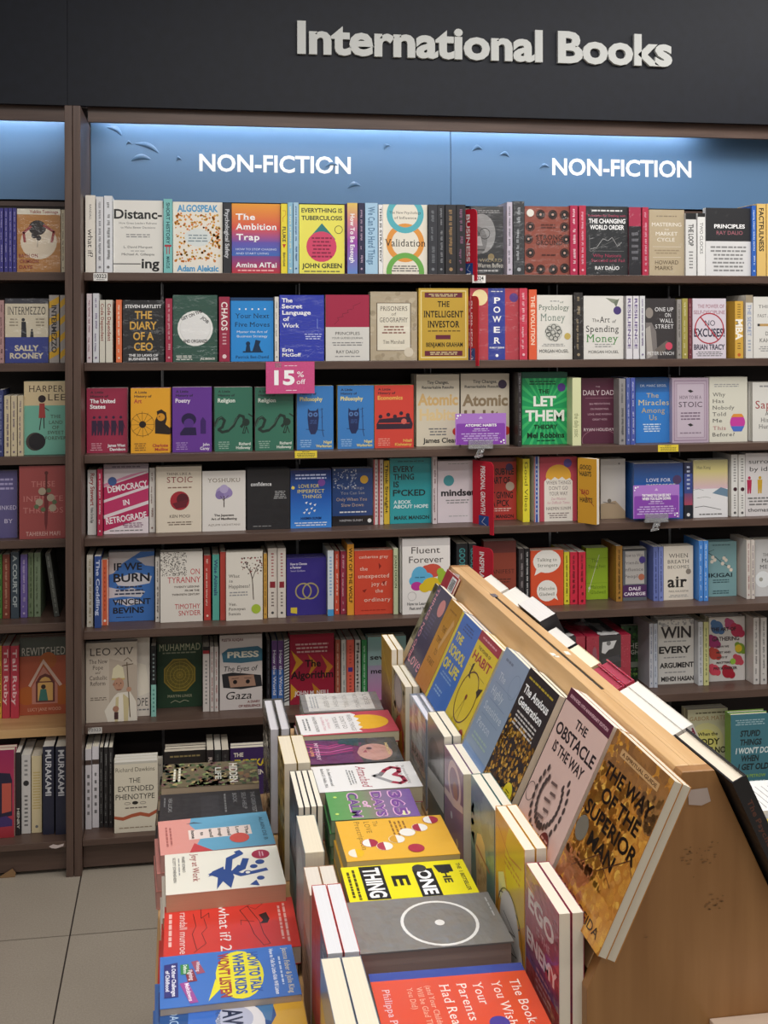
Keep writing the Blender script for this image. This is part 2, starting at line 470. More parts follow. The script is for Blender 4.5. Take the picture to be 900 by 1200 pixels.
for (a, b), c in edge.items():
    if c == 1:
        (x0, z0), (x1, z1) = q(a), q(b); m_.poly([(x0, -.012, z0), (x1, -.012, z1), (x1, 0, z1), (x0, 0, z0)], col)
o = m_.build('lettering', 'paint', fab); o['label'] = 'pale grey raised letters'

# blue vinyl header panels, white lettering, wrinkles in the vinyl
ZP0 = onY(105, 235, YB).z
def blue_panel(x0, x1, label, text=None, box=None, wr=()):
    z1 = Z_HEAD + .02
    root = empty('header_panel', ((x0 + x1) / 2, YB - .001, ZP0), label, 'sign', 'blue header panels over the top shelf')
    hw = (x1 - x0) / 2; m_ = Mb(); c = hx('587a9e')
    m_.box(-hw, -.006, 0, hw, 0, z1 - ZP0, c)
    for wx, wz, l, a, wd in wr:          # blisters where the vinyl has lifted
        n = 9
        for i in range(n):
            for j in range(6):
                def bp(ii, jj):
                    t = ii / n; s = jj / 6 * pi; r = wd * math.sin(pi * t) ** .7
                    ux, uz = math.cos(a), math.sin(a); cx = wx + ux * l * (t - .5) - uz * .012 * math.sin(pi * t); cz = wz + uz * l * (t - .5) + ux * .012 * math.sin(pi * t)
                    return (cx - uz * r * math.cos(s), -.006 - .006 * math.sin(s) * math.sin(pi * t), cz + ux * r * math.cos(s))
                m_.poly([bp(i, j), bp(i + 1, j), bp(i + 1, j + 1), bp(i, j + 1)], c)
    m_.build('vinyl_face', 'bluepanel', root)
    if text:
        m_ = Mb(); (a, b2) = box; V, Fc, xa, xb = layout(text, 'b'); cx = root.location.x
        kx = (b2.x - a.x) / (xb - xa); kz = (a.z - b2.z) / CAPH
        for f in Fc: m_.poly([(a.x - cx + (V[i][0] - xa) * kx, -.0072, b2.z - ZP0 + V[i][1] * kz) for i in f], hx('eef3f6'))
        m_.build('lettering', 'paint', root)['label'] = 'white capital lettering'
    return root
XS = onY(527.5, 180, YB).x
def rb(x0, y0, x1, y1):
    a, b2 = onY(x0, y0, YB - .007), onY(x1, y1, YB - .007)
    # level baseline and cap line: heights measured at the left end
    return a, Vector((b2.x, 0, onY(x0, y1 - .0 * (x1 - x0), YB - .007).z))
blue_panel(-1.3, XPL - .004, 'plain blue header panel above the left bay', None, None, [(-.1, .12, .05, .4, .006)])
blue_panel(XPR + .002, XS - .0012, 'blue header panel over the top shelf, nearest the post, NON-FICTION in white', 'NON-FICTION', rb(233.5, 181, 411, 200),
           [(-.55, .235, .06, -.5, .009), (-.44, .18, .09, -.35, .009), (-.46, .14, .07, .1, .010), (.2, .13, .05, .1, .006), (-.33, .14, .02, .3, .006), (.4, .2, .03, .6, .006), (.28, .06, .05, .2, .009), (-.5, .19, .02, .2, .005)])
blue_panel(XS + .0012, 2.24, 'blue header panel right of the seam, NON-FICTION in white', 'NON-FICTION', rb(647, 186, 810, 204.5), [(-.55, .2, .04, .2, .008), (-.45, .18, .04, -.2, .007), (-.3, .14, .04, .1, .006)])
for nm, a, b in (('left', -1.3, XPL - .03), ('right', XPR + .04, onY(815, 150, .235).x)):
    root = empty('strip_light', ((a + b) / 2, YV + .035, Z_TRIM + .05), 'slim white strip light behind the valance of the %s bookcase' % nm, 'light', 'strip lights behind the valances')
    m_ = Mb(); hw = (b - a) / 2; m_.tube((-hw, 0, 0), (hw, 0, 0), .006, hx('fff')); m_.build('tube', 'led', root)
    for s in (-1, 1):
        m_ = Mb(); m_.box(s * hw - .006, -.009, -.009, s * hw + .006, .009, .009, hx('ccc')); m_.build('end_cap', 'plastic', root)

# ================================================================ books on the wall shelves
def S(x0, x1, yt, col, word, t='', tc='222', st='b', b=None, d=.012, ln=.78, cy=.44, sp=None, fin='matte', w=.13, lean=0):
    return dict(k='S', x0=x0, x1=x1, yt=yt, col=col, word=word, t=t, tc=tc, st=st, b=b, d=d, ln=ln, cy=cy, sp=sp, fin=fin, w=w, lean=lean)
def F(x0, x1, yt, b, col, look, ref, art, scol=None, d=.02, n=0, fin='matte', t=.02, hard=False, yaw=0, page=None, scatter=0):
    return dict(k='F', x0=x0, x1=x1, yt=yt, b=b, col=col, look=look, ref=ref, art=art, scol=scol, d=d, n=n, fin=fin, t=t, hard=hard, yaw=yaw, page=page)

def pseudo(tc):                       # illegible spine lettering: a dashed line with a publisher's dot
    o = []; v = R_.uniform(.05, .1); a, b2 = .36, .62
    while v < .84:
        for _ in range(R_.randint(3, 8)):
            l = R_.uniform(.007, .014); s = R_.uniform(-.06, .06)
            o.append(Rc(a + s, v, b2 + s * .3, min(v + l, .86), tc)); v += l + .007
            if v > .84: break
        v += R_.uniform(.014, .03)
        if R_.random() < .22: v += .05; a, b2 = (.3, .5) if R_.random() < .5 else (.4, .7)
    o.append(C(.5, .93, .17, tc)); return o

def make_row(name, Zs, Y0, items, group):
    n = len(items); fidx = [i for i, q in enumerate(items) if q['k'] == 'F']
    for i, q in enumerate(items):
        xm = (q['x0'] + q['x1']) / 2
        Y = onZ(xm, q['b'], Zs).y if q['b'] else Y0 + q['d']
        Y = max(Y0 + .001, min(Y, YB - .09))
        ym = q['yt'] + 45
        a, b2 = onY(q['x0'], ym, Y).x, onY(q['x1'], ym, Y).x
        h = onY(xm, q['yt'], Y).z - Zs
        z = Zs + .0006
        if q['k'] == 'F':
            lab = q['look'] + ', ' + name
            t = q['t']
            bs = I3
            if q['yaw']: bs = Matrix.Rotation(math.radians(q['yaw']), 3, 'Z')
            r = book(Vector((a, Y, z)), bs, b2 - a - .0008, t, h, q['col'], lab, group, q['art'], (), q['scol'], q['fin'], q['hard'], q['page'])
            for k in range(q['n']):
                if Y + (k + 2) * (t + .002) > YB - .008: break
                duplicate(r, (R_.uniform(-.003, .003), (k + 1) * (t + .0015), 0), '%s copy behind the %s, %s' % (ORD[k + 1], q['ref'], name))
        else:
            prev = [j for j in fidx if j < i]; nxt = [j for j in fidx if j > i]
            if prev: lab = '%s spine, %s right of the %s, %s' % (q['word'], ORD[i - prev[-1]], items[prev[-1]]['ref'], name)
            elif nxt: lab = '%s spine, %s left of the %s, %s' % (q['word'], ORD[nxt[0] - i], items[nxt[0]]['ref'], name)
            else: lab = '%s spine, %s from the frame edge, %s' % (q['word'], ORD[i + 1], name)
            sp = q['sp'] or ([T(q['t'], .5, q['cy'], q['ln'], .5, q['tc'], q['st'], 90)] if q['t'] else pseudo(q['tc']))
            bs = SPINE_OUT
            r = book(Vector((b2 - .0003, Y, z)), bs, q['w'], b2 - a - .0006, h, q['col'], lab, group, (), sp, None, q['fin'])
            if q['lean']:
                r.matrix_world = Matrix.Translation(Vector((b2 - .0003, Y, z + (b2 - a) * abs(math.sin(math.radians(q['lean'])))))) @ Matrix.Rotation(math.radians(q['lean']), 4, 'Y') @ SPINE_OUT.to_4x4()

ROWS = {}
# ---- top shelf
ROWS[0] = [
 S(100, 111.7, 229, 'ece7dc', 'cream', sp=[T('what if?', .5, .62, .36, .5, '111', 'r', 90), T('RANDALL', .5, .22, .2, .22, '666', 'r', 90)]),
 S(112.7, 121.3, 230.7, 'dcdde0', 'pale grey', tc='8a8a90'), S(122, 131.7, 229.7, 'e4e6ea', 'white', tc='777'),
 F(132.7, 191, 235, None, 'e9e7e0', 'white face-out book, its huge black title broken by a rule', 'broken title book',
   [T('Distanc-', .5, .19, .97, .125, '111'), T('How Great Leaders Reframe', .5, .315, .76, .028, '666', 'r'), T('to Make Better Decisions', .5, .375, .7, .028, '666', 'r'), B(.2, .46, .8, .52, 2, '888'),
    T('L. David Marquet', .5, .645, .58, .032, '444', 'r'), B(.32, .69, .68, .71, 1, '888'), T('Michael A. Gillespie', .5, .745, .66, .032, '444', 'r'), Rc(0, .872, .55, .884, '222'), T('ing', .75, .87, .36, .13, '111')], fin='gloss', hard=True),
 S(191.7, 202, 233.3, '7ec4c1', 'teal', sp=[T('SHORT HISTORY', .5, .33, .56, .4, '1d4d55', 'b', 90), P([(.1, .62), (.9, .62), (.9, .65), (.7, .65), (.7, .75), (.6, .75), (.6, .65), (.4, .65), (.4, .75), (.3, .75), (.3, .65), (.1, .65)], 'b23a44'), T('MARCUS', .5, .86, .16, .35, '1d4d55', 'b', 90)]),
 F(202.7, 261, 237, None, 'efe9dc', 'cream face-out book covered in orange and gold dots', 'orange dotted book',
   [N(260, .05, .16, .95, .84, .022, ['d98a2b', 'e0a23a', 'caa046', 'd4782a'], 3), C(.5, .5, .27, 'dfe6e4', .18), B(.3, .45, .7, .57, 3, '8a9aa0'), T('ALGOSPEAK', .5, .09, .82, .09, '4f9fd0', 'k'), T('Adam Aleksic', .5, .935, .84, .08, '4f9fd0', 'k')], fin='gloss', hard=True),
 S(261.7, 271, 238, '2a2b30', 'black', t='Psychological Safety', tc='c9cbd0', ln=.7),
 F(271.7, 328.7, 239, None, 'e8742a', 'orange to blue sunset-coloured face-out book with white title', 'sunset-coloured book',
   [G(0, 'f2a02c', .35, 'e0554a'), G(.35, 'e0554a', .55, '7a55a8'), G(.55, '6a58b4', .75, '3f6fc0'), G(.75, '7a4a90', 1, 'c8343c'), T('The', .28, .19, .4, .085, 'fff', 'S'), T('Ambition', .5, .33, .86, .09, 'fff', 'S'), T('Trap', .33, .48, .48, .085, 'fff', 'S'),
    T('HOW TO STOP CHASING', .5, .655, .84, .028, 'dfe8ff', 'r'), T('AND START LIVING', .42, .715, .68, .028, 'dfe8ff', 'r'), T('Amina AlTai', .5, .88, .86, .07, 'fff', 'S'), B(.1, .94, .9, .98, 1, 'fbb')], fin='gloss'),
 S(329.3, 336.7, 239, 'efdc3a', 'yellow', sp=[L([(.25, .1), (.75, .1), (.75, .16), (.3, .2), (.3, .26)], .0012, 'c0392b'), T('FLUKE', .5, .44, .22, .5, '222', 'b', 90), P([(.2, .58), (.8, .58), (.5, .64)], 'c0392b'), T('BRIAN KLAAS', .5, .8, .2, .35, '222', 'b', 90)]),
 S(337.3, 343.3, 237.5, '8fc0d8', 'light blue', tc='f3efd0'), S(344, 350, 237.5, 'a8cbe0', 'powder blue', tc='2f5f90'),
 F(350.7, 404, 240, None, 'f2ea62', 'yellow face-out book with a teal drop over a pink disc', 'yellow drop book',
   [T('EVERYTHING IS', .5, .085, .9, .06, '1c2c30', 'b'), T('TUBERCULOSIS', .5, .195, .9, .06, '1c2c30', 'b'), P([(.5, .27), (.8, .5), (.5, .62), (.2, .5)], '2f7f80'), C(.49, .61, .335, 'd9476c'), B(.27, .46, .72, .78, 6, '8c2244'), O(.87, .36, .09, .012, '1c2c30'), T('JOHN GREEN', .5, .885, .88, .065, '1c2c30', 'b'), B(.1, .95, .9, .985, 1, '555')], fin='gloss', hard=True),
 S(407, 419, 238, '9a58a8', 'gold to violet', sp=[G(0, 'e8c860', .25, 'd88a8a'), G(.25, 'd88a8a', .55, 'a04fae'), G(.55, 'a04fae', 1, '6a8fd0'), T('How To Be Enough', .5, .5, .7, .4, 'fff', 'S', 90)], fin='gloss'),
 S(420, 427.3, 238, '2a2a48', 'dark navy', tc='b8a0b8'),
 S(428, 442.7, 238, 'a9cde6', 'light blue', t='We Can Do Hard Things', tc='5a7fa0', st='S', ln=.82, cy=.46),
 S(443.7, 448.7, 240, 'ececec', 'white', t='THIS IS STRATEGY', tc='222', ln=.8),
 F(449, 501, 240, None, 'ece6d6', 'cream face-out book with teal, orange and green linked rings', 'linked rings book',
   [O(.5, .14, .42, .13, '57b3bf'), O(.5, .55, .43, .12, 'e49a45'), O(.5, .97, .43, .12, '6faf52'), O(.5, .14, .42, .13, '57b3bf'), T('The New Psychology', .5, .115, .72, .035, '333', 's'), T('of Influence', .5, .19, .5, .035, '333', 's'), T('Validation', .5, .55, .92, .1, '222', 's'), B(.18, .87, .82, .97, 3, '666')], fin='gloss', hard=True),
 S(502, 512.7, 240, '33343a', 'black', tc='777b80'), S(513, 521, 240, '2b2c31', 'black', tc='8a8c90'), S(522, 534.6, 240, '2c2a2c', 'black', tc='a08058'), S(535.2, 545.7, 240, '28262a', 'black', tc='86607a'),
 F(552, 590, 242, None, '3a3b3d', 'dark grey face-out book with a photo of a bespectacled face', 'grey portrait book',
   [B(.2, .05, .9, .1, 2, '9a9a9a'), C(.32, .4, .44, '8f8f8f', .6), C(.2, .5, .3, '6f6f6f', .42), O(.42, .4, .17, .02, '222'), O(.1, .41, .15, .02, '222'), P([(.2, .44), (.3, .44), (.36, .58), (.18, .58)], 'a2a2a2'), Rc(.05, .63, .42, .65, '444'), P([(.0, .8), (.3, .7), (.7, .72), (1, .82), (1, 1), (0, 1)], '2c2d30'), C(.62, .74, .1, '8a7a58'), T('WIZARD', .6, .79, .7, .05, '8f8260', 's'), T('Warren Buffett', .6, .865, .8, .06, 'd8d4c8', 's'), B(.1, .92, .9, .97, 1, 'aaa')], fin='film'),
 S(594.2, 600.5, 237, 'c4bcca', 'pale lilac', tc='6a6a72'), S(601.5, 614.6, 236, '3a3c3f', 'silvery black film-wrapped', tc='a8acb0', fin='film'),
 F(615, 668, 242, None, '8e4a3c', 'brick red face-out book bordered with black rosettes', 'rosette-bordered book',
   sum([[C(x, y, .075, '1f1a1a'), O(x, y, .1, .018, '1f1a1a'), C(x, y, .025, 'c9a090')] for x, y in [(.12, .3), (.88, .3), (.08, .48), (.92, .48), (.12, .68), (.88, .68), (.35, .12), (.62, .12), (.88, .12), (.1, .9), (.35, .92), (.63, .92), (.88, .9)]], []) + [C(.12, .1, .08, 'e8e4da'), B(.35, .25, .68, .33, 2, '5a2a22'), T('STRONG', .54, .45, .58, .065, '2a1a18', 's'), T('GROUND', .54, .53, .58, .065, '2a1a18', 's'), B(.35, .69, .7, .73, 1, '4a221c')], fin='film', hard=True),
 S(668.3, 677, 241, 'b02a4e', 'magenta', tc='f0c8d0'), S(678.7, 686.7, 241, 'b8304a', 'crimson', tc='e8a8b8'),
 F(687, 736, 242, None, '2b2d30', 'black face-out book with a white zigzag chart', 'zigzag chart book',
   [B(.12, .04, .88, .09, 1, 'ddd'), T('Principles for Dealing with', .5, .135, .9, .03, 'c04868', 'r'), T('THE CHANGING', .5, .215, .88, .062, 'fff'), T('WORLD ORDER', .5, .305, .82, .062, 'fff'), L([(.1, .62), (.25, .6), (.4, .47), (.52, .5), (.62, .45), (.75, .58), (.85, .52)], .0012, 'bbb'), L([(.08, .42), (.08, .65), (.9, .65)], .0007, '999'), L([(.1, .66), (.8, .45)], .0007, '888'), T('Why Nations', .5, .715, .68, .045, 'a83858', 'r'), T('Succeed and Fail', .52, .785, .8, .045, 'a83858', 'r'), T('RAY DALIO', .5, .895, .58, .05, 'e8e8e8')], fin='film', hard=True),
 S(737, 751.2, 243, '6e2438', 'black and crimson', sp=[Rc(0, 0, 1, .28, 'a8304e'), Rc(0, .28, 1, 1, '26262b'), B(.2, .35, .8, .8, 5, '6a6a70')], fin='film'),
 S(752.7, 760, 243, 'b5304c', 'crimson', tc='e0a0b0', fin='film'),
 F(760.7, 802, 246, None, 'b9a98c', 'plain tan face-out book with pale capital title', 'plain tan book',
   [B(.15, .08, .85, .12, 1, '8f8068'), T('MASTERING', .5, .225, .84, .055, 'f0ebe0', 'r'), T('THE', .5, .3, .12, .02, 'f0ebe0', 'r'), T('MARKET', .5, .365, .62, .055, 'f0ebe0', 'r'), T('CYCLE', .48, .455, .5, .055, 'f0ebe0', 'r'), Rc(.1, .56, .9, .565, 'e8e0d0'), B(.15, .6, .85, .68, 2, '9c8c72'), Rc(.1, .72, .9, .725, 'e8e0d0'), T('HOWARD', .5, .8, .66, .06, '5a4c38', 'r'), T('MARKS', .42, .885, .5, .06, '5a4c38', 'r')], fin='film', hard=True),
 S(803.5, 816, 250, 'd8d8d6', 'white', sp=[Rc(0, 0, 1, .1, '222'), T('THE LOOP', .5, .35, .35, .45, '333', 'b', 90), B(.3, .6, .7, .9, 6, '777')]), S(817.5, 826.5, 250, 'e2e2e0', 'white', sp=[Rc(0, 0, 1, .06, '222'), T('TWO CLOCKS', .5, .4, .5, .4, '444', 'r', 90)]),
 F(827, 880, 244, None, 'dcdcdc', 'half black, half white face-out book with a small white title', 'half black book',
   [Rc(0, 0, 1, .49, '29292c'), T('PRINCIPLES', .53, .27, .68, .055, 'fff'), T('RAY DALIO', .53, .365, .58, .055, 'b06874', 'r'), B(.1, .55, .9, .95, 7, '888')], fin='film', hard=True),
 S(881, 886, 241, '2f62b8', 'bright blue', tc='cfe0f8'), S(887, 897.6, 239, 'dcb96e', 'mustard', t='FACTFULNESS', tc='222', cy=.36, ln=.6), S(898.4, 909, 239, 'dcb96e', 'mustard', t='FACTFULNESS', tc='222', cy=.36, ln=.6),
]
# ---- second shelf
ROWS[1] = [
 S(101.7, 107.7, 344.3, 'd8ccd0', 'pinkish white', tc='9a6a78'), S(109, 116, 344, 'd6d8dc', 'white', tc='7a6a90'),
 S(116.7, 123.3, 351.7, 'd6d2c4', 'cream', t='Code Dependent', tc='8a3a34', st='S', cy=.36, ln=.6), S(124, 132, 351.7, 'd8d4c6', 'cream', t='Code Dependent', tc='8a3a34', st='S', cy=.36, ln=.6),
 S(136, 142.7, 351.5, 'e87a50', 'orange', tc='fbe0c8'),
 F(144, 192.3, 352, None, '232326', 'black face-out book with a gold block-capital title', 'gold-titled black book',
   [T('STEVEN BARTLETT', .5, .1, .88, .05, 'eee'), T('THE', .5, .24, .42, .12, 'd9a845'), T('DIARY', .5, .41, .66, .12, 'd9a845'), T('OF A', .5, .58, .5, .12, 'd9a845'), T('CEO', .5, .75, .46, .12, 'd9a845'), T('THE 33 LAWS OF', .5, .89, .72, .038, 'eee'), T('BUSINESS & LIFE', .5, .95, .72, .038, 'eee')], fin='film', n=1),
 S(194, 202, 350, 'a32f48', 'crimson', tc='d8a0a8'),
 F(202.7, 255, 346, None, '2f5548', 'dark green face-out book with a big white button badge', 'white badge book',
   [C(.5, .5, .4, 'f0f0ec'), C(.5, .5, .35, 'd8dad6'), C(.5, .5, .34, 'ececea'), T('GET ON THE', .42, .3, .5, .045, '222', 'b', -22), T('JOB', .72, .37, .2, .045, '222', 'b', 40), T('AND ORGANIZE', .5, .69, .55, .045, '222', 'b', 0), B(.05, .9, .45, .98, 3, 'e8e8e0'), T('JAZ BRISACK', .78, .955, .34, .03, 'f0f0e8')], fin='film', hard=True, n=1),
 S(256.7, 269.3, 348, '9c2a46', 'crimson', sp=[T('CHAOS', .5, .3, .44, .55, 'f3e8e4', 'S', 90), B(.3, .55, .7, .75, 4, 'd8a8b0'), C(.5, .92, .2, 'e8d0d0')]),
 F(270.7, 320.7, 349, None, '2e8fdc', 'bright blue face-out book with small dark chess pieces', 'blue chess book',
   [Rc(0, 0, 1, .05, '1c3f6a'), C(.2, .18, .02, 'fff'), C(.35, .18, .02, 'fff'), C(.5, .18, .02, 'fff'), C(.65, .18, .02, 'fff'), C(.8, .18, .02, 'fff'), T('Your Next', .5, .285, .8, .07, '16324f', 's'), T('Five Moves', .5, .42, .82, .07, '16324f', 's'), T('Master the Art of', .5, .535, .72, .035, 'e8f2ff', 'r'), T('Business Strategy', .5, .605, .72, .035, 'e8f2ff', 'r'),
    C(.4, .72, .05, '16324f'), P([(.34, .84), (.46, .84), (.43, .72), (.37, .72)], '16324f'), P([(.5, .84), (.72, .84), (.66, .74), (.7, .68), (.58, .66), (.55, .74)], '16324f'), Rc(.28, .84, .75, .86, '16324f'), T('Patrick Bet-David', .5, .93, .78, .045, '16324f', 's')], fin='gloss', n=1),
 S(322, 326.7, 348, 'e0ddd6', 'white', tc='777'),
 F(327.7, 380, 346, None, '2a3ab0', 'royal blue face-out book with a white left-aligned title', 'royal blue book',
   [T('The', .17, .08, .24, .06, 'fff'), T('Secret', .28, .17, .46, .06, 'fff'), T('Language', .38, .265, .64, .06, 'fff'), T('of', .15, .36, .14, .06, 'fff'), T('Work', .25, .46, .38, .06, 'fff'), L([(.85, .36), (.85, .5)], .0012, 'a8c0ff'), B(.56, .58, .95, .68, 3, 'c8d0f8'), T('Erin', .18, .83, .24, .05, 'fff'), T('McGoff', .27, .905, .42, .05, 'fff')] + [Rc(.02, .3 + .05 * k, .98, .303 + .05 * k, '4a58c8') for k in range(10)], fin='film'),
 F(381.7, 433, 345.7, None, 'dcdad4', 'half crimson, half white face-out book with a rising spring line', 'crimson and white book',
   [Rc(0, 0, 1, .49, 'a82c4a'), L([(.2, .45), (.3, .38), (.27, .35), (.4, .33), (.38, .29), (.52, .27), (.5, .23), (.64, .21), (.63, .17), (.8, .12)], .0008, '2a1a20'), T('PRINCIPLES', .5, .585, .56, .045, '222', 'r'), T('YOUR GUIDED JOURNAL', .5, .655, .72, .03, '333', 'r'), B(.12, .71, .88, .78, 2, '888'), T('RAY DALIO', .5, .865, .52, .048, '222', 'r'), B(.15, .92, .85, .95, 1, '888')], fin='gloss', hard=True),
 F(434, 489, 342, None, 'b5a68c', 'tan film-wrapped face-out book with a framed title plate', 'tan framed-plate book',
   [N(60, .02, .02, .98, .98, .06, ['a8997e', 'c0b298', '9f9078'], 5), Rc(.13, .16, .87, .86, '6a5a48'), Rc(.15, .17, .85, .85, 'e6dfcc'), T('PRISONERS', .5, .245, .58, .065, '4a4038', 's'), T('of', .5, .325, .1, .04, '4a4038', 's'), T('GEOGRAPHY', .5, .41, .6, .065, '4a4038', 's'), B(.25, .49, .75, .62, 3, '8a5a4a'), T('Tim Marshall', .5, .73, .46, .05, '4a4038', 's'), C(.82, .88, .1, 'd8cdb8')], fin='film', n=1),
 F(490.7, 549, 338, None, 'd4b04a', 'gold face-out book with maroon bands and black capitals', 'gold and maroon book',
   [Rc(.04, .03, .96, .97, 'f0e0a0'), Rc(.06, .045, .94, .955, 'c7a33e'), Rc(.12, .06, .88, .13, '6a2a3c'), T('THE', .5, .22, .24, .075, '1c1812', 'S'), T('INTELLIGENT', .5, .36, .8, .085, '1c1812', 'S'), T('INVESTOR', .5, .5, .64, .085, '1c1812', 'S'), B(.18, .58, .84, .61, 1, '5a4a20'), Rc(.34, .65, .64, .71, '6a2a3c'), T('BENJAMIN GRAHAM', .52, .785, .74, .055, '1c1812', 'S'), Rc(.12, .87, .88, .94, '6a2a3c'), B(.2, .075, .8, .12, 2, 'e8d8a0'), B(.2, .88, .8, .93, 2, 'e8d8a0')], fin='gloss', n=1),
 F(551, 608, 338, None, 'b8434e', 'red film-wrapped face-out book with a blue central stripe', 'blue-striped red book',
   [Rc(.37, 0, .72, 1, '34419a'), C(.2, .13, .16, 'f2e2a8'), T('P', .55, .17, .14, .08, 'fff', 'S'), T('O', .55, .3, .14, .08, 'fff', 'S'), T('W', .55, .43, .2, .08, 'fff', 'S'), T('E', .55, .58, .13, .08, 'fff', 'S'), T('R', .55, .73, .14, .08, 'fff', 'S'), T('ROBERT GREENE', .55, .83, .3, .02, 'fff'), C(.55, .94, .03, 'fff'), C(.9, .13, .09, '5a3f88'), B(.42, .03, .68, .06, 1, 'ddd')], fin='film', n=1, t=.03),
 S(608.8, 618, 338, 'cc3a52', 'pinkish red', tc='f4c0c8', fin='film'), S(620, 629, 339.5, 'e0603c', 'orange red', t='THE EVOLUTION', tc='f8d8c0', ln=.7),
 F(629.3, 671, 346, None, 'e4e2da', 'white face-out book with a grey brain scribble', 'brain scribble book',
   [B(.35, .08, .65, .11, 1, '888'), T('Psychology', .48, .19, .86, .08, '3a5a48', 's'), T('of', .7, .11, .1, .03, '4a6a58', 's'), T('Money', .45, .345, .7, .11, '7f8f86', 's'), C(.47, .58, .25, 'c8c8c0')] + [O(.47 + dx, .58 + dy, .07, .02, '50524e') for dx, dy in [(-.12, -.06), (0, -.09), (.12, -.06), (-.14, .03), (-.02, .0), (.1, .04), (-.07, .08), (.05, .1), (.16, -.01), (-.17, -.02)]] + [C(.86, .64, .09, 'c8b060'), B(.12, .75, .8, .8, 2, '999'), T('MORGAN HOUSEL', .48, .87, .82, .05, '222', 'r')], fin='film', n=1),
 S(672.6, 683, 343, '2b2827', 'black', tc='9a8a70', fin='film'),
 F(684, 730.7, 347, None, 'e2e0da', 'white face-out book with green title and a flying bird', 'green-titled white book',
   [P([(.55, .03), (.9, .06), (.75, .12), (.7, .1)], '8a9080'), P([(.75, .1), (.9, .04), (.82, .18)], '6f7868'), C(.85, .23, .1, '4a3a78'), T('The', .3, .385, .17, .05, '222', 's'), T('Art', .53, .375, .26, .09, '222', 's'), T('of', .77, .4, .1, .05, '222', 'si'), T('Spending', .47, .52, .82, .1, '222', 's'), T('Money', .47, .67, .8, .12, '4d8a4a', 's'), B(.25, .75, .75, .82, 2, '999'), T('MORGAN HOUSEL', .5, .885, .76, .045, '222', 'r')], fin='film', n=1),
 S(734, 741, 347, 'dcdade', 'white', t='RESILIENCE', tc='6a5a8a', ln=.8), S(742, 748.7, 347, 'dcdade', 'white', t='RESILIENCE', tc='6a5a8a', ln=.8), S(750, 756, 347, 'd6d8da', 'white', tc='70608a'),
 F(756.7, 791.7, 350, None, '3a3637', 'black face-out book with a grey portrait and white serif title', 'grey suit book',
   [C(.12, .24, .13, '8f8780', .17), P([(-.1, .4), (.2, .4), (.35, .55), (.4, 1), (0, 1)], '7a7472'), P([(0, .5), (.15, .45), (.25, .95), (.05, 1)], 'a8a29c'), P([(.3, .85), (.7, .7), (.85, .75), (.5, .95)], '6a625c'), T('ONE UP', .62, .18, .62, .065, 'eee', 's'), T('ON', .75, .275, .2, .065, 'eee', 's'), T('WALL', .7, .37, .46, .065, 'eee', 's'), T('STREET', .63, .465, .62, .065, 'eee', 's'), C(.78, .79, .12, 'd24a64'), T('PETER LYNCH', .5, .91, .9, .055, 'eee', 's')], fin='film', n=1),
 S(793.5, 798.6, 351, '94908c', 'grey', tc='5a5652'), S(799.4, 806, 350, 'a3984c', 'olive gold', tc='d8d0a0', fin='film'), S(806.7, 811, 350, '6a2f38', 'maroon', tc='b08088'),
 F(811.7, 851, 350, None, 'd9d0da', 'pale lilac face-out book with a red prohibition circle', 'red circle book',
   [T('THE POWER OF', .55, .13, .8, .06, 'b08a96', 'b'), T('SELF-DISCIPLINE', .5, .23, .94, .06, 'b08a96', 'b'), T('NO', .52, .41, .3, .09, '2a2840', 'r'), T('EXCUSES!', .5, .57, .92, .13, '2a2840', 'b'), O(.5, .5, .44, .035, 'b02a3c'), L([(.25, .32), (.75, .68)], .0045, 'b02a3c'), T('BRIAN TRACY', .5, .81, .92, .085, '2a2840'), B(.1, .88, .9, .97, 3, '777')], fin='film', n=2),
 S(861.3, 871, 353, 'd0a545', 'gold', sp=[B(.3, .04, .7, .3, 6, '7a5f28'), T('MBA', .5, .5, .36, .8, 'f4f0e4', 'k', 90), B(.3, .72, .7, .85, 3, '7a5f28'), C(.5, .94, .2, 'c06028')]),
 S(874, 882.4, 346, 'd3d1cc', 'white with a tan top', sp=[Rc(0, 0, 1, .12, '9c8f78'), T('THE SECRET', .5, .4, .5, .5, '5a7ab0', 'r', 90), B(.3, .7, .7, .9, 4, '8a9ab0')]),
 F(883, 930, 348, None, 'dedcd6', 'white face-out book with a pencil lying across it', 'pencil book', [T('THINKING,', .5, .16, .75, .05, '555', 's'), T('FAST AND SLOW', .5, .31, .8, .05, '555', 's'), Rc(.1, .44, .16, .48, '333'), Rc(.16, .44, .7, .48, 'c09a60'), T('DANIEL', .5, .6, .4, .06, '555', 's'), T('KAHNEMAN', .5, .71, .7, .06, '555', 's'), B(.1, .8, .9, .9, 3, '999')], fin='film', n=2),
]
def little(title, ty, sub, a1, a2, tcol, art, sub_y=None):
    return [T('A Little', .25, .065, .32, .035, '2a2630', 'b'), T('History of', .31, .125, .44, .035, '2a2630', 'b')] + [T(t, .08 + w / 2, y, w, .06, tcol, 'b') for t, y, w in title] + art + [B(.08, .84, .4, .97, 4, sub), T(a1, .95 - .022 * len(a1), .885, .044 * len(a1), .042, tcol, 'b'), T(a2, .95 - .024 * len(a2), .945, .048 * len(a2), .042, tcol, 'b')]
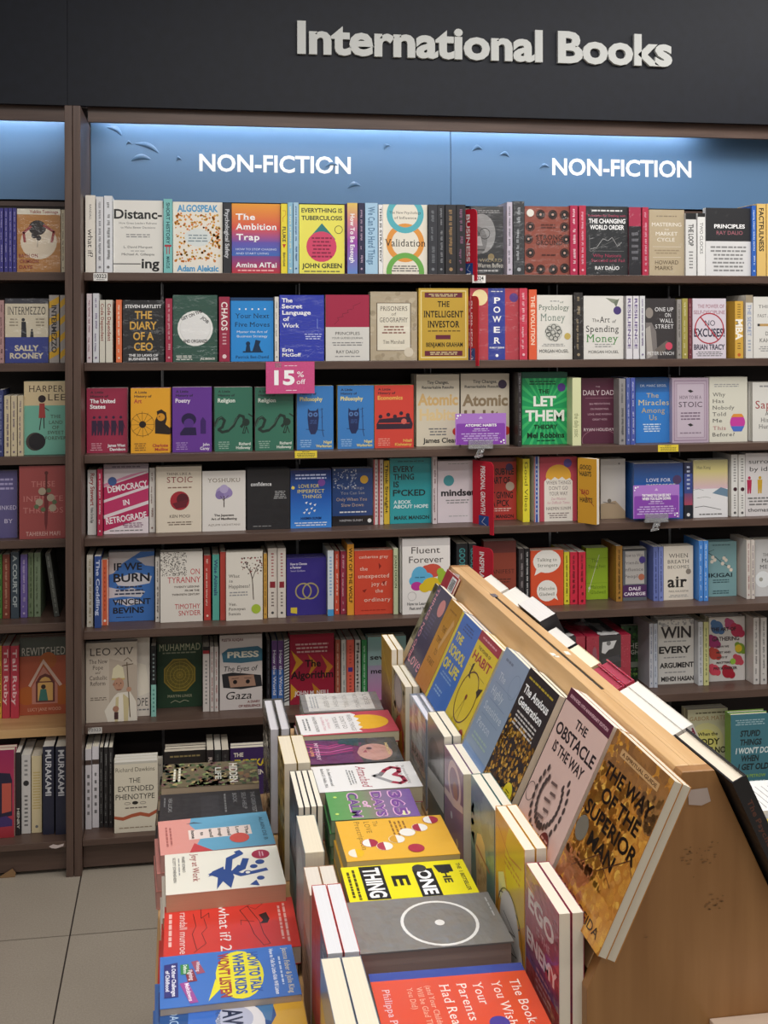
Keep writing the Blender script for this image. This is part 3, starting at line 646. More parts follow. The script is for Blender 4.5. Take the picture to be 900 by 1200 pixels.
def owl():
    n = '24305c'
    return [P([(.3, .35), (.36, .39), (.52, .39), (.58, .35), (.6, .5), (.57, .68), (.5, .76), (.38, .76), (.32, .68), (.29, .5)], n), C(.37, .45, .06, '5a7fb8'), C(.51, .45, .06, '5a7fb8'), C(.37, .45, .025, n), C(.51, .45, .025, n), B(.35, .53, .55, .6, 3, '43609a'), L([(.68, .35), (.7, .72), (.73, .8)], .0018, n), L([(.25, .68), (.75, .7)], .0015, n), L([(.62, .38), (.72, .36)], .001, n), L([(.66, .5), (.72, .48)], .001, n)]
def serpent():
    n = '23362f'
    return [L([(0, .6), (.08, .5), (.18, .47), (.26, .52), (.2, .62), (.1, .66), (.2, .7), (.35, .68), (.5, .6), (.58, .5), (.66, .44), (.76, .46), (.8, .55), (.7, .62)], .009, n), L([(.02, .6), (.1, .49), (.2, .46)], .002, '4c6a5c'), L([(.35, .66), (.5, .57), (.6, .47)], .002, '4c6a5c'), C(.83, .55, .1, n), L([(.8, .6), (.74, .72), (.8, .72), (.84, .62), (.9, .72)], .003, n), L([(.9, .42), (1, .46)], .004, n)]
def people(c):
    o = []
    for k, x in enumerate([.18, .32, .48, .66, .84]):
        s = .9 + .1 * (k % 3); o += [C(x, .47 - .02 * s, .035, c), P([(x - .06, .5), (x + .06, .5), (x + .07, .63), (x + .05, .73), (x + .01, .73), (x, .66), (x - .03, .73), (x - .06, .73)], c), L([(x + .05, .52), (x + .1, .62)], .0022, c)]
    return o
# ---- third shelf
REL = little([('Religion', .205, .46)], None, '9ab8a8', 'Richard', 'Holloway', 'e8efe4', serpent())
PHI = little([('Philosophy', .205, .62)], None, '9ac0e8', 'Nigel', 'Warburton', 'f0e08a', owl())
ROWS[2] = [
 F(101.7, 149.5, 455, 531, 'a02f4c', 'crimson history paperback with a row of standing figures', 'crimson history book', little([('The United', .2, .62), ('States', .285, .38)], None, 'd89aa8', 'James West', 'Davidson', 'fff', people('3a2440')), fin='gloss', n=1, scol='e8d8dc'),
 F(153.3, 199.5, 455, 531, 'eba92e', 'orange-yellow history paperback with flower and face drawing', 'orange-yellow history book', little([('Art', .2, .2)], None, '9a6a28', 'Charlotte', 'Mullins', 'b8443c',
   [C(.3, .56, .09, '2a2018')] + [L([(.3, .56), (.3 + .3 * math.cos(a), .56 + .2 * math.sin(a))], .0009, '2a2018') for a in [k * .52 for k in range(12)]] + [O(.3, .56, .3, .008, '2a2018')] + [P([(.62, .7), (.62, .5), (.68, .42), (.66, .36), (.78, .33), (.9, .38), (.92, .48), (.88, .56), (1, .62), (1, .72)], '2a2018'), C(.77, .45, .1, 'd9962a'), C(.73, .44, .015, '2a2018')]), fin='gloss', n=1, scol='a0347a'),
 F(202, 248, 454, 530, '6a3a98', 'violet history paperback with a resting head drawing', 'violet history book', little([('Poetry', .205, .38)], None, 'a98ac8', 'John', 'Carey', 'f0e8f4',
   [C(.42, .5, .19, '2a1c48', .17), C(.42, .56, .13, '5a3388'), P([(.2, .7), (.3, .62), (.6, .62), (.62, .74), (.2, .74)], '2a1c48'), P([(.72, .72), (.72, .52), (.78, .46), (.86, .52), (.86, .72)], '402468')]), fin='gloss', n=1, scol='d8c8e0'),
 F(251.7, 296, 454, 529, '3b7560', 'green history paperback with coiled serpent, nearer the post', 'left green serpent book', REL, fin='gloss', n=1, scol='e6c2cc'),
 F(299, 344, 454, 528, '3b7560', 'green history paperback with coiled serpent, below the pink sale sign', 'right green serpent book', REL, fin='gloss', n=1, scol='e6c2cc'),
 F(348, 391, 452.5, 527, '3f82c8', 'blue history paperback with an owl, above the yellow shelf tag', 'left blue owl book', PHI, fin='gloss', n=1, scol='e8c838'),
 F(395.7, 438.4, 452, 526, '3f82c8', 'blue history paperback with an owl, beside the coral red one', 'right blue owl book', PHI, fin='gloss', n=1, scol='e8c838'),
 F(439, 485, 451.5, 525, 'd8483c', 'coral red history paperback with a crowd at a table', 'coral red history book', little([('Economics', .2, .64)], None, 'f0a090', 'Niall', 'Kishtainy', 'f0c060',
   [C(x, y, .05, '3a2838') for x, y in [(.15, .5), (.35, .47), (.52, .5), (.68, .45), (.85, .48)]] + [P([(.05, .62), (.12, .54), (.9, .5), (.98, .62), (.95, .7), (.05, .7)], '3a2838'), Rc(.1, .6, .9, .615, 'd8483c'), C(.75, .58, .07, 'd8685c')]), fin='gloss', n=1, scol='a8c83c'),
 F(488, 538.5, 439, 523, 'd8cfba', 'cream face-out book with gold lettering, left of the two', 'left gold-lettered book', [T('Tiny Changes,', .5, .11, .5, .04, '333', 'b'), T('Remarkable Results', .5, .18, .74, .035, '333', 'b'), T('Atomic', .5, .35, .94, .15, 'd8b478', 'k'), T('Habits', .5, .56, .86, .15, 'e4cb98', 'k'), B(.28, .74, .72, .86, 3, '777'), T('James Clear', .55, .92, .8, .065, '222', 'b'), C(.93, .8, .09, 'c0392b')], fin='gloss', n=2, hard=True, t=.026),
 F(540, 597, 438, 522, 'd0c6b2', 'cream face-out book with bronze lettering behind a purple card', 'right bronze-lettered book', [T('Tiny Changes,', .5, .11, .5, .04, '444', 'b'), T('Remarkable Results', .45, .18, .74, .035, '444', 'b'), T('Atomic', .5, .37, .94, .15, '8f7c60', 'k'), T('Habits', .5, .59, .86, .15, '7c6a50', 'k'), C(.86, .15, .09, '40304a'), C(.93, .8, .09, 'c0392b')], fin='gloss', n=3, hard=True, t=.026, scol='6e6862'),
 S(607, 611.2, 437, '2f2b2c', 'black', tc='77777a'),
 F(611.7, 665, 436.5, 521, '1fa060', 'bright green face-out book with huge white words', 'bright green book',
   [P([(.5, .5), (.5 + .9 * math.cos(a), .5 + .9 * math.sin(a)), (.5 + .9 * math.cos(a + .1), .5 + .9 * math.sin(a + .1))], '3fc070') for a in [k * .26 for k in range(24)]] + [Rc(0, 0, 1, .08, '1b5a44'), B(.15, .11, .75, .18, 2, '0c4a30'), T('THE', .48, .265, .24, .055, '14301f'), T('LET', .5, .4, .5, .13, 'f4f8ee', 'k'), T('THEM', .5, .6, .86, .14, 'f4f8ee', 'k'), T('THEORY', .52, .755, .52, .055, '14301f'), T('Mel Robbins', .52, .87, .82, .07, '10281c'), C(.87, .21, .09, '5a3a90'), B(.3, .93, .75, .96, 1, '0c4a30')], fin='gloss', n=1, hard=True, t=.026),
 S(670.7, 681, 443, 'd8dcae', 'pale yellow-green', t='the daily stoic', tc='6f7a4a', st='r', cy=.7, ln=.35),
 F(681.7, 724, 443.5, 520, '5a2c40', 'maroon face-out book with small pale capitals', 'maroon capitals book', [T('THE', .45, .13, .12, .02, 'd8c0c8', 'r'), T('DAILY DAD', .47, .22, .86, .075, 'e4d4d8', 'r')] + sum([[T(t, .5, y, w, .026, 'c8a8b4', 'r')] for t, y, w in (('366 MEDITATIONS', .39, .58), ('ON PARENTING,', .47, .52), ('LOVE, AND RAISING', .55, .66), ('GREAT KIDS', .63, .4))], []) + [T('RYAN HOLIDAY', .48, .785, .84, .045, 'e4d4d8', 'r'), O(.5, .95, .5, .012, 'a87888', .3), Rc(.1, .3, .9, .305, 'a87888')], fin='gloss', n=1),
 S(725.5, 733, 444, '8f8c8c', 'grey', tc='5a5a5e'), S(734, 738.6, 443, '5060a0', 'purple blue', tc='b0b8e0'), S(739.2, 744.5, 443, '4a58a8', 'purple blue', tc='c0c4e8', fin='film'),
 F(745, 787, 443, 519, '2f7fd0', 'blue face-out book with gold title and darker top band', 'gold-titled blue book', [G(0, '2a4a78', .22, '2f6fb8'), T('DR. MARC SIEGEL', .5, .12, .74, .035, 'cfd8e8', 'r'), T('The', .47, .27, .34, .07, 'd8c080', 's'), T('Miracles', .5, .38, .86, .08, 'e4cf90', 's'), T('Among', .48, .5, .66, .08, 'c8b078', 's'), T('Us', .48, .61, .22, .08, 'c8b078', 's'), B(.2, .7, .7, .84, 4, 'd8e8f8')], fin='film', n=1, hard=True),
 F(787.7, 830.8, 443, 519, 'b9a8b8', 'dusty lilac face-out book with a thin double frame', 'lilac framed book', [Rc(.05, .04, .95, .97, '8a6f86'), Rc(.065, .05, .935, .96, 'b9a8b8'), Rc(.12, .09, .88, .92, '8a6f86'), Rc(.13, .095, .87, .915, 'c4b6c4'), T('HOW TO BE A', .5, .3, .6, .05, '4a3a4a', 's'), T('STOIC', .5, .41, .64, .08, '3a2c3c', 's'), B(.22, .52, .78, .66, 3, '7a687a'), P([(.42, .72), (.5, .7), (.58, .73), (.5, .75)], '333'), P([(.42, .2), (.5, .18), (.58, .21), (.5, .23)], '333'), B(.2, .83, .8, .87, 1, '8a7a8a')], fin='gloss', n=1),
 F(831.4, 876, 442, 518, 'dcdacb', 'cream face-out book with a rainbow disc sticker', 'rainbow disc book', [B(.1, .1, .8, .16, 2, '999')] + [T(t, .08 + w / 2, y, w, .055, '444', 's') for t, y, w in (('Why', .27, .34), ('Has', .37, .3), ('Nobody', .47, .58), ('Told', .57, .36), ('Me', .67, .25), ('Before?', .885, .58))] + [T('This', .26, .785, .34, .055, 'b06a70', 's'), C(.74, .7, .2, 'c83ca0'), P([(.57, .62), (.91, .62), (.85, .57), (.63, .57)], 'e0923a'), P([(.56, .76), (.92, .76), (.85, .84), (.63, .84)], '4a70c8')], fin='film', n=1),
 F(882, 930, 448, 517, 'e0dfd8', 'white face-out book with a dark red title at the frame edge', 'dark red title book', [B(.15, .04, .85, .1, 1, '999'), T('Sapiens', .5, .38, .86, .13, 'a02a30', 's'), T('A Brief', .5, .53, .4, .07, '555', 's'), T('History of', .5, .64, .6, .07, '555', 's'), T('Humankind', .5, .75, .7, .07, '555', 's')], fin='film', n=2),
]
# ---- fourth shelf
ROWS[3] = [
 S(102.7, 113, 551, 'e0deda', 'white', sp=[T('Rory Stewart', .55, .3, .5, .45, '9c3a3a', 'b', 90), T('Politics On the Edge', .5, .7, .24, .3, '333', 'b', 90)], b=627), S(114, 120, 550, 'b02c4c', 'crimson', tc='f0d8dc', b=628),
 F(121.7, 174.3, 544, 625.5, 'e4d8dc', 'white face-out book with three slanted crimson banners', 'crimson banner book',
   [Rc(0, 0, 1, .07, '9a8a94'), B(.1, .02, .9, .06, 1, '5a4a54')] + [P([(0, y), (1, y - .2), (1, y - .02), (0, y + .18)], c) for y, c in ((.33, 'b8285c'), (.55, 'c03468'), (.78, 'b8285c'))] + [P([(0, .28), (.6, .15), (1, .1), (0, .32)], 'd88aa8'), T('DEMOCRACY', .53, .325, .9, .085, 'f4eef0', 'b', -8.5), T('IN', .5, .55, .14, .075, 'f4eef0', 'b', -8.5), T('RETROGRADE', .5, .775, .92, .085, 'f4eef0', 'b', -8.5), C(.19, .245, .1, '44609a'), B(.4, .84, .9, .92, 3, '7a4a6a'), B(.1, .94, .9, .97, 1, '777')], fin='gloss', n=1),
 S(175, 181.7, 548.6, 'd8d2cc', 'off-white', tc='8a6a64', b=624),
 F(182.7, 236.6, 547, 624, 'e4d8c4', 'cream face-out book with a dark red ink disc', 'red ink disc book', [T('THINK LIKE A', .5, .11, .54, .035, '4a3028', 's'), T('STOIC', .52, .2, .56, .085, '8a2a2c', 's'), B(.2, .3, .84, .34, 1, '8a6a5a'), C(.52, .52, .21, 'a82c38'), C(.58, .5, .13, '5a1c28'), P([(.36, .56), (.7, .5), (.66, .62), (.44, .64)], '6a1f2c'), T('KEN MOGI', .52, .755, .44, .045, '3a2a24', 'r'), B(.25, .83, .8, .9, 2, '7a6a5a'), Rc(0, 0, .03, 1, 'd0c2ac')], fin='gloss', n=1),
 F(237.2, 288, 552, 622.5, 'e6e1da', 'off-white face-out book with a small lilac tree', 'lilac tree book', [T('YOSHUKU', .5, .155, .76, .065, '7a6a50', 's'), C(.5, .36, .19, 'a898c4', .15), C(.4, .4, .1, '8a78ac'), C(.6, .37, .1, '9a88bc'), C(.5, .3, .1, 'b8aad0'), L([(.5, .42), (.5, .6)], .003, '4a3a3c'), L([(.5, .5), (.42, .42)], .0015, '4a3a3c'), L([(.5, .48), (.6, .41)], .0015, '4a3a3c'), T('The Japanese', .5, .735, .46, .035, '3a3430', 'b'), T('Art of Manifesting', .5, .795, .6, .035, '3a3430', 'b'), T('AZUMI UCHITANI', .5, .895, .74, .03, '8a8278', 'r')], hard=True, n=0, scol='2a2628'),
 F(289.5, 340, 550, 620.5, '2b2a2c', 'plain black face-out book with a tiny white title', 'plain black book', [T('confidence', .33, .245, .48, .06, 'e8e8e8', 'S'), B(.62, .36, .92, .5, 5, 'aaa'), B(.1, .93, .6, .96, 1, '888')], n=2, hard=True),
 F(340.5, 388.6, 551, 619, '2456a8', 'blue face-out book with yellow handwritten title and white birds', 'white birds book', [G(0, '1c2a5c', .5, '2a62b8'), G(.5, '2a62b8', 1, '3f8ae0'), B(.1, .06, .9, .17, 2, 'c8d0f0'), C(.06, .3, .04, 'f0d860'), T('LOVE FOR', .45, .275, .5, .06, 'e8d468', 'r'), T('IMPERFECT', .5, .365, .66, .06, 'e8d468', 'r'), T('THINGS', .52, .455, .48, .06, 'e8d468', 'r'), C(.76, .22, .09, '7a4a98')] + [P([(x, y), (x + .07, y - .02), (x + .04, y + .025)], 'f4f4f8') for x, y in [(.35, .56), (.45, .58), (.56, .6), (.48, .66), (.36, .68), (.55, .7), (.3, .73), (.42, .74)]] + [T('HAEMIN SUNIM', .5, .83, .5, .04, '1c3060', 'b'), B(.08, .89, .92, .97, 2, 'dfe8f8')], fin='gloss', n=1),
 F(389.5, 437, 549, 616, '28467c', 'navy face-out book with black foot, gold disc and blossom branches', 'gold disc navy book', [Rc(0, .83, 1, 1, '1e1d22'), N(70, .02, .02, .6, .35, .018, ['c8ccd8', '8a98b8'], 8), C(.79, .2, .1, 'd8a838'), T('The Things', .5, .34, .56, .05, '9a9aa0', 's'), T('You Can See', .5, .43, .6, .05, '9a9aa0', 's'), T('Only When You', .48, .54, .76, .055, 'c0a890', 's'), T('Slow Down', .5, .64, .56, .055, 'c0a890', 's'), B(.12, .74, .9, .79, 1, 'ddd'), T('HAEMIN SUNIM', .46, .91, .56, .035, 'c8c8cc', 'r'), C(.92, .92, .05, 'e8e8e8')], fin='gloss', n=1),
 S(437.7, 442.9, 538.7, 'd8cfcc', 'white and red', sp=[Rc(0, 0, .3, 1, 'b8404a'), B(.45, .05, .8, .9, 14, '8a4a50')], b=615), S(443.4, 449.2, 538.7, 'd8cfcc', 'white and red', sp=[Rc(0, 0, .3, 1, 'b8404a'), B(.45, .05, .8, .9, 14, '8a4a50')], b=615), S(450, 456.5, 540, 'd9b93c', 'mustard yellow', t='Think Straight', tc='4a3c14', b=614.5),
 F(457, 506, 537, 613.5, '2ba0a8', 'teal face-out book with big black capital title', 'teal capitals book', [B(.1, .03, .9, .07, 1, '1a6a70'), T('EVERY', .33, .165, .5, .085, '10282c'), T('THING', .33, .285, .5, .085, '10282c'), T('IS', .15, .4, .13, .085, '10282c'), T('F*CKED', .46, .53, .78, .09, '10282c'), T('A BOOK', .3, .67, .42, .05, 'e4f4f4'), T('ABOUT HOPE', .5, .74, .84, .05, 'e4f4f4'), T('MARK MANSON', .52, .91, .84, .055, '10282c')], fin='gloss', n=1),
 S(506.8, 512.4, 534, 'd4c8ca', 'white', tc='7a4a50', b=614),
 F(513, 561, 540, 612.5, 'ddd2d8', 'pale pink face-out book with a teal disc over the lowercase title', 'teal disc book', [B(.25, .04, .75, .06, 1, '999'), C(.27, .32, .13, '4a98a0'), T('mindset', .5, .515, .84, .1, '1c1c20', 'k'), B(.18, .62, .78, .7, 2, '888'), B(.25, .88, .75, .91, 1, 'aaa')], n=1),
 F(563, 605.5, 537, 609.5, 'b83a34', 'red face-out book with black capitals behind the red divider', 'black-on-red capitals book', [Rc(0, 0, 1, .06, '6a2a30'), T('THE SUBTLE', .5, .22, .86, .1, '1f1416'), T('ART OF', .57, .36, .5, .1, '1f1416'), T('NOT GIVING', .5, .6, .8, .1, '1f1416'), T("A F*CK", .55, .73, .5, .1, '1f1416'), C(.82, .46, .12, 'c8b8a8'), C(.8, .15, .1, '4a3068'), B(.15, .8, .85, .87, 2, 'e8c8c0'), T('MARK MANSON', .5, .945, .84, .055, '1f1416')], fin='gloss', n=1),
 S(612.7, 620.7, 538, 'e6da3a', 'yellow', t='Good Vibes', tc='5a5014', st='r', b=612), S(626, 632, 535, 'd4d4dc', 'blue and white', sp=[Rc(0, 0, .15, 1, 'b84a50'), Rc(.25, 0, .75, 1, '3f5aa8'), B(.4, .1, .6, .9, 12, 'e8e8f0')], b=612),
 F(632.6, 676.4, 535.5, 611, 'b84858', 'rose red face-out book with cream arch and yellow sun', 'yellow sun book', [C(.5, .3, .34, 'e4ac3c', .3), P([(.12, 1), (.12, .38), (.2, .33), (.3, .36), (.4, .31), (.5, .35), (.6, .31), (.7, .36), (.8, .33), (.88, .38), (.88, 1)], 'e8e2d8'), T('WHEN THINGS', .5, .4, .66, .055, '6a5a58', 's'), T("DON'T GO", .5, .485, .5, .055, '6a5a58', 's'), T('YOUR WAY', .5, .57, .5, .055, '6a5a58', 's'), T('Zen Wisdom', .5, .65, .4, .04, 'c8889a', 'si'), T('for Difficult Times', .5, .71, .6, .04, 'c8889a', 'si'), T('HAEMIN SUNIM', .5, .8, .66, .045, '5a4a4a', 's'), B(.2, .86, .8, .96, 3, '8a7a78'), C(.75, .1, .11, '5a4a90')], n=1),
 F(677, 700.5, 536, 612, 'd8a02c', 'yellow book turned side-on showing its pale fore-edge', 'turned yellow book', [O(.35, .2, .3, .02, '4a3814', .22), T('GOOD', .42, .14, .6, .07, '4a3814'), T('HABITS', .42, .24, .6, .07, '4a3814'), T('BAD', .4, .52, .4, .07, 'a83828'), T('HABITS', .45, .64, .66, .07, '4a3814'), L([(.1, .48), (.85, .72)], .002, 'a83828')], fin='gloss', yaw=-50, t=.018, d=.03),
 F(704, 733, 538, 608, 'c4c0ba', 'grey-white face-out book with a small photo near its foot', 'small photo book', [P([(0, .75), (.6, .7), (1, .88), (1, 1), (0, 1)], 'a89478'), L([(.1, .72), (.6, .75)], .002, '55504a'), C(.35, .7, .08, '6a6258'), C(.75, .08, .04, '777')], fin='film', n=2, t=.016),
 F(743, 800.6, 543, 609, '2a5fa8', 'blue film-wrapped book hidden behind a purple card', 'card-hidden blue book', [G(0, '20305c', .6, '2f6fc0'), T('LOVE FOR', .5, .3, .5, .06, 'e8e8f0', 's'), T('IMPERFECT', .55, .4, .6, .06, 'f0ecd0', 's'), C(.88, .3, .09, '4a3560')], fin='film', n=2, t=.025, d=.03),
 S(801.7, 811.7, 542, '2a2c44', 'navy and pink', sp=[Rc(0, .2, 1, .55, '3a4a8a'), G(.55, '6a4a78', .76, 'a8485c'), Rc(0, .76, 1, 1, '20242e'), B(.3, .05, .7, .5, 6, 'b8c0d8'), C(.5, .93, .2, 'ddd')], b=608),
 F(812.5, 853, 539, 606.5, 'd8d6d4', 'watercolour snowy landscape face-out book, yellow and pink sky', 'snowy landscape book', [G(0, 'b0a878', .2, 'd8cc88'), G(.2, 'd8cc88', .5, 'd8b8c4'), Rc(0, .5, 1, 1, 'e8e8ea'), P([(.55, .58), (.8, .48), (1, .52), (1, .65), (.8, .62)], '6a88a0'), L([(0, .52), (.15, .5), (.3, .53)], .001, '444'), L([(.1, .66), (.35, .64), (.5, .66)], .001, '555'), L([(.05, .82), (.3, .8), (.6, .84), (.8, .87)], .0018, '444'), T('Han Kang', .3, .13, .4, .05, '6a6450', 's'), B(.1, .92, .9, .97, 1, '777')], fin='film', n=1),
 S(857, 864.6, 533, 'dddcd8', 'white', sp=[B(.35, .05, .75, .45, 9, '777'), C(.6, .56, .3, '40202a'), B(.4, .64, .7, .88, 6, '777'), C(.55, .94, .2, '555')], b=605.5), S(865.7, 873.2, 533, 'dddcd8', 'white', sp=[B(.35, .05, .75, .45, 9, '777'), C(.6, .56, .3, '40202a'), B(.4, .64, .7, .88, 6, '777'), C(.55, .94, .2, '555')], b=605.5),
 F(873.6, 930, 531, 604.5, 'd8d4d4', 'white face-out book with a row of coloured human figures', 'coloured figures book',
   [T('surrounded', .5, .13, .86, .07, '333', 'r'), T('by idiots', .42, .25, .66, .07, '333', 'r')] + sum([[C(x, .39, .03, c), P([(x - .05, .42), (x + .05, .42), (x + .045, .52), (x + .035, .64), (x + .005, .64), (x, .54), (x - .01, .64), (x - .04, .64), (x - .045, .52)], c)] for x, c in ((.08, 'b02a50'), (.3, 'c8a030'), (.52, '4a8a3a'), (.74, '3a5a90'))], []) + [B(.03, .69, .95, .84, 3, '777'), T('thomas erikson', .5, .9, .9, .06, '333', 'r')], n=1),
]
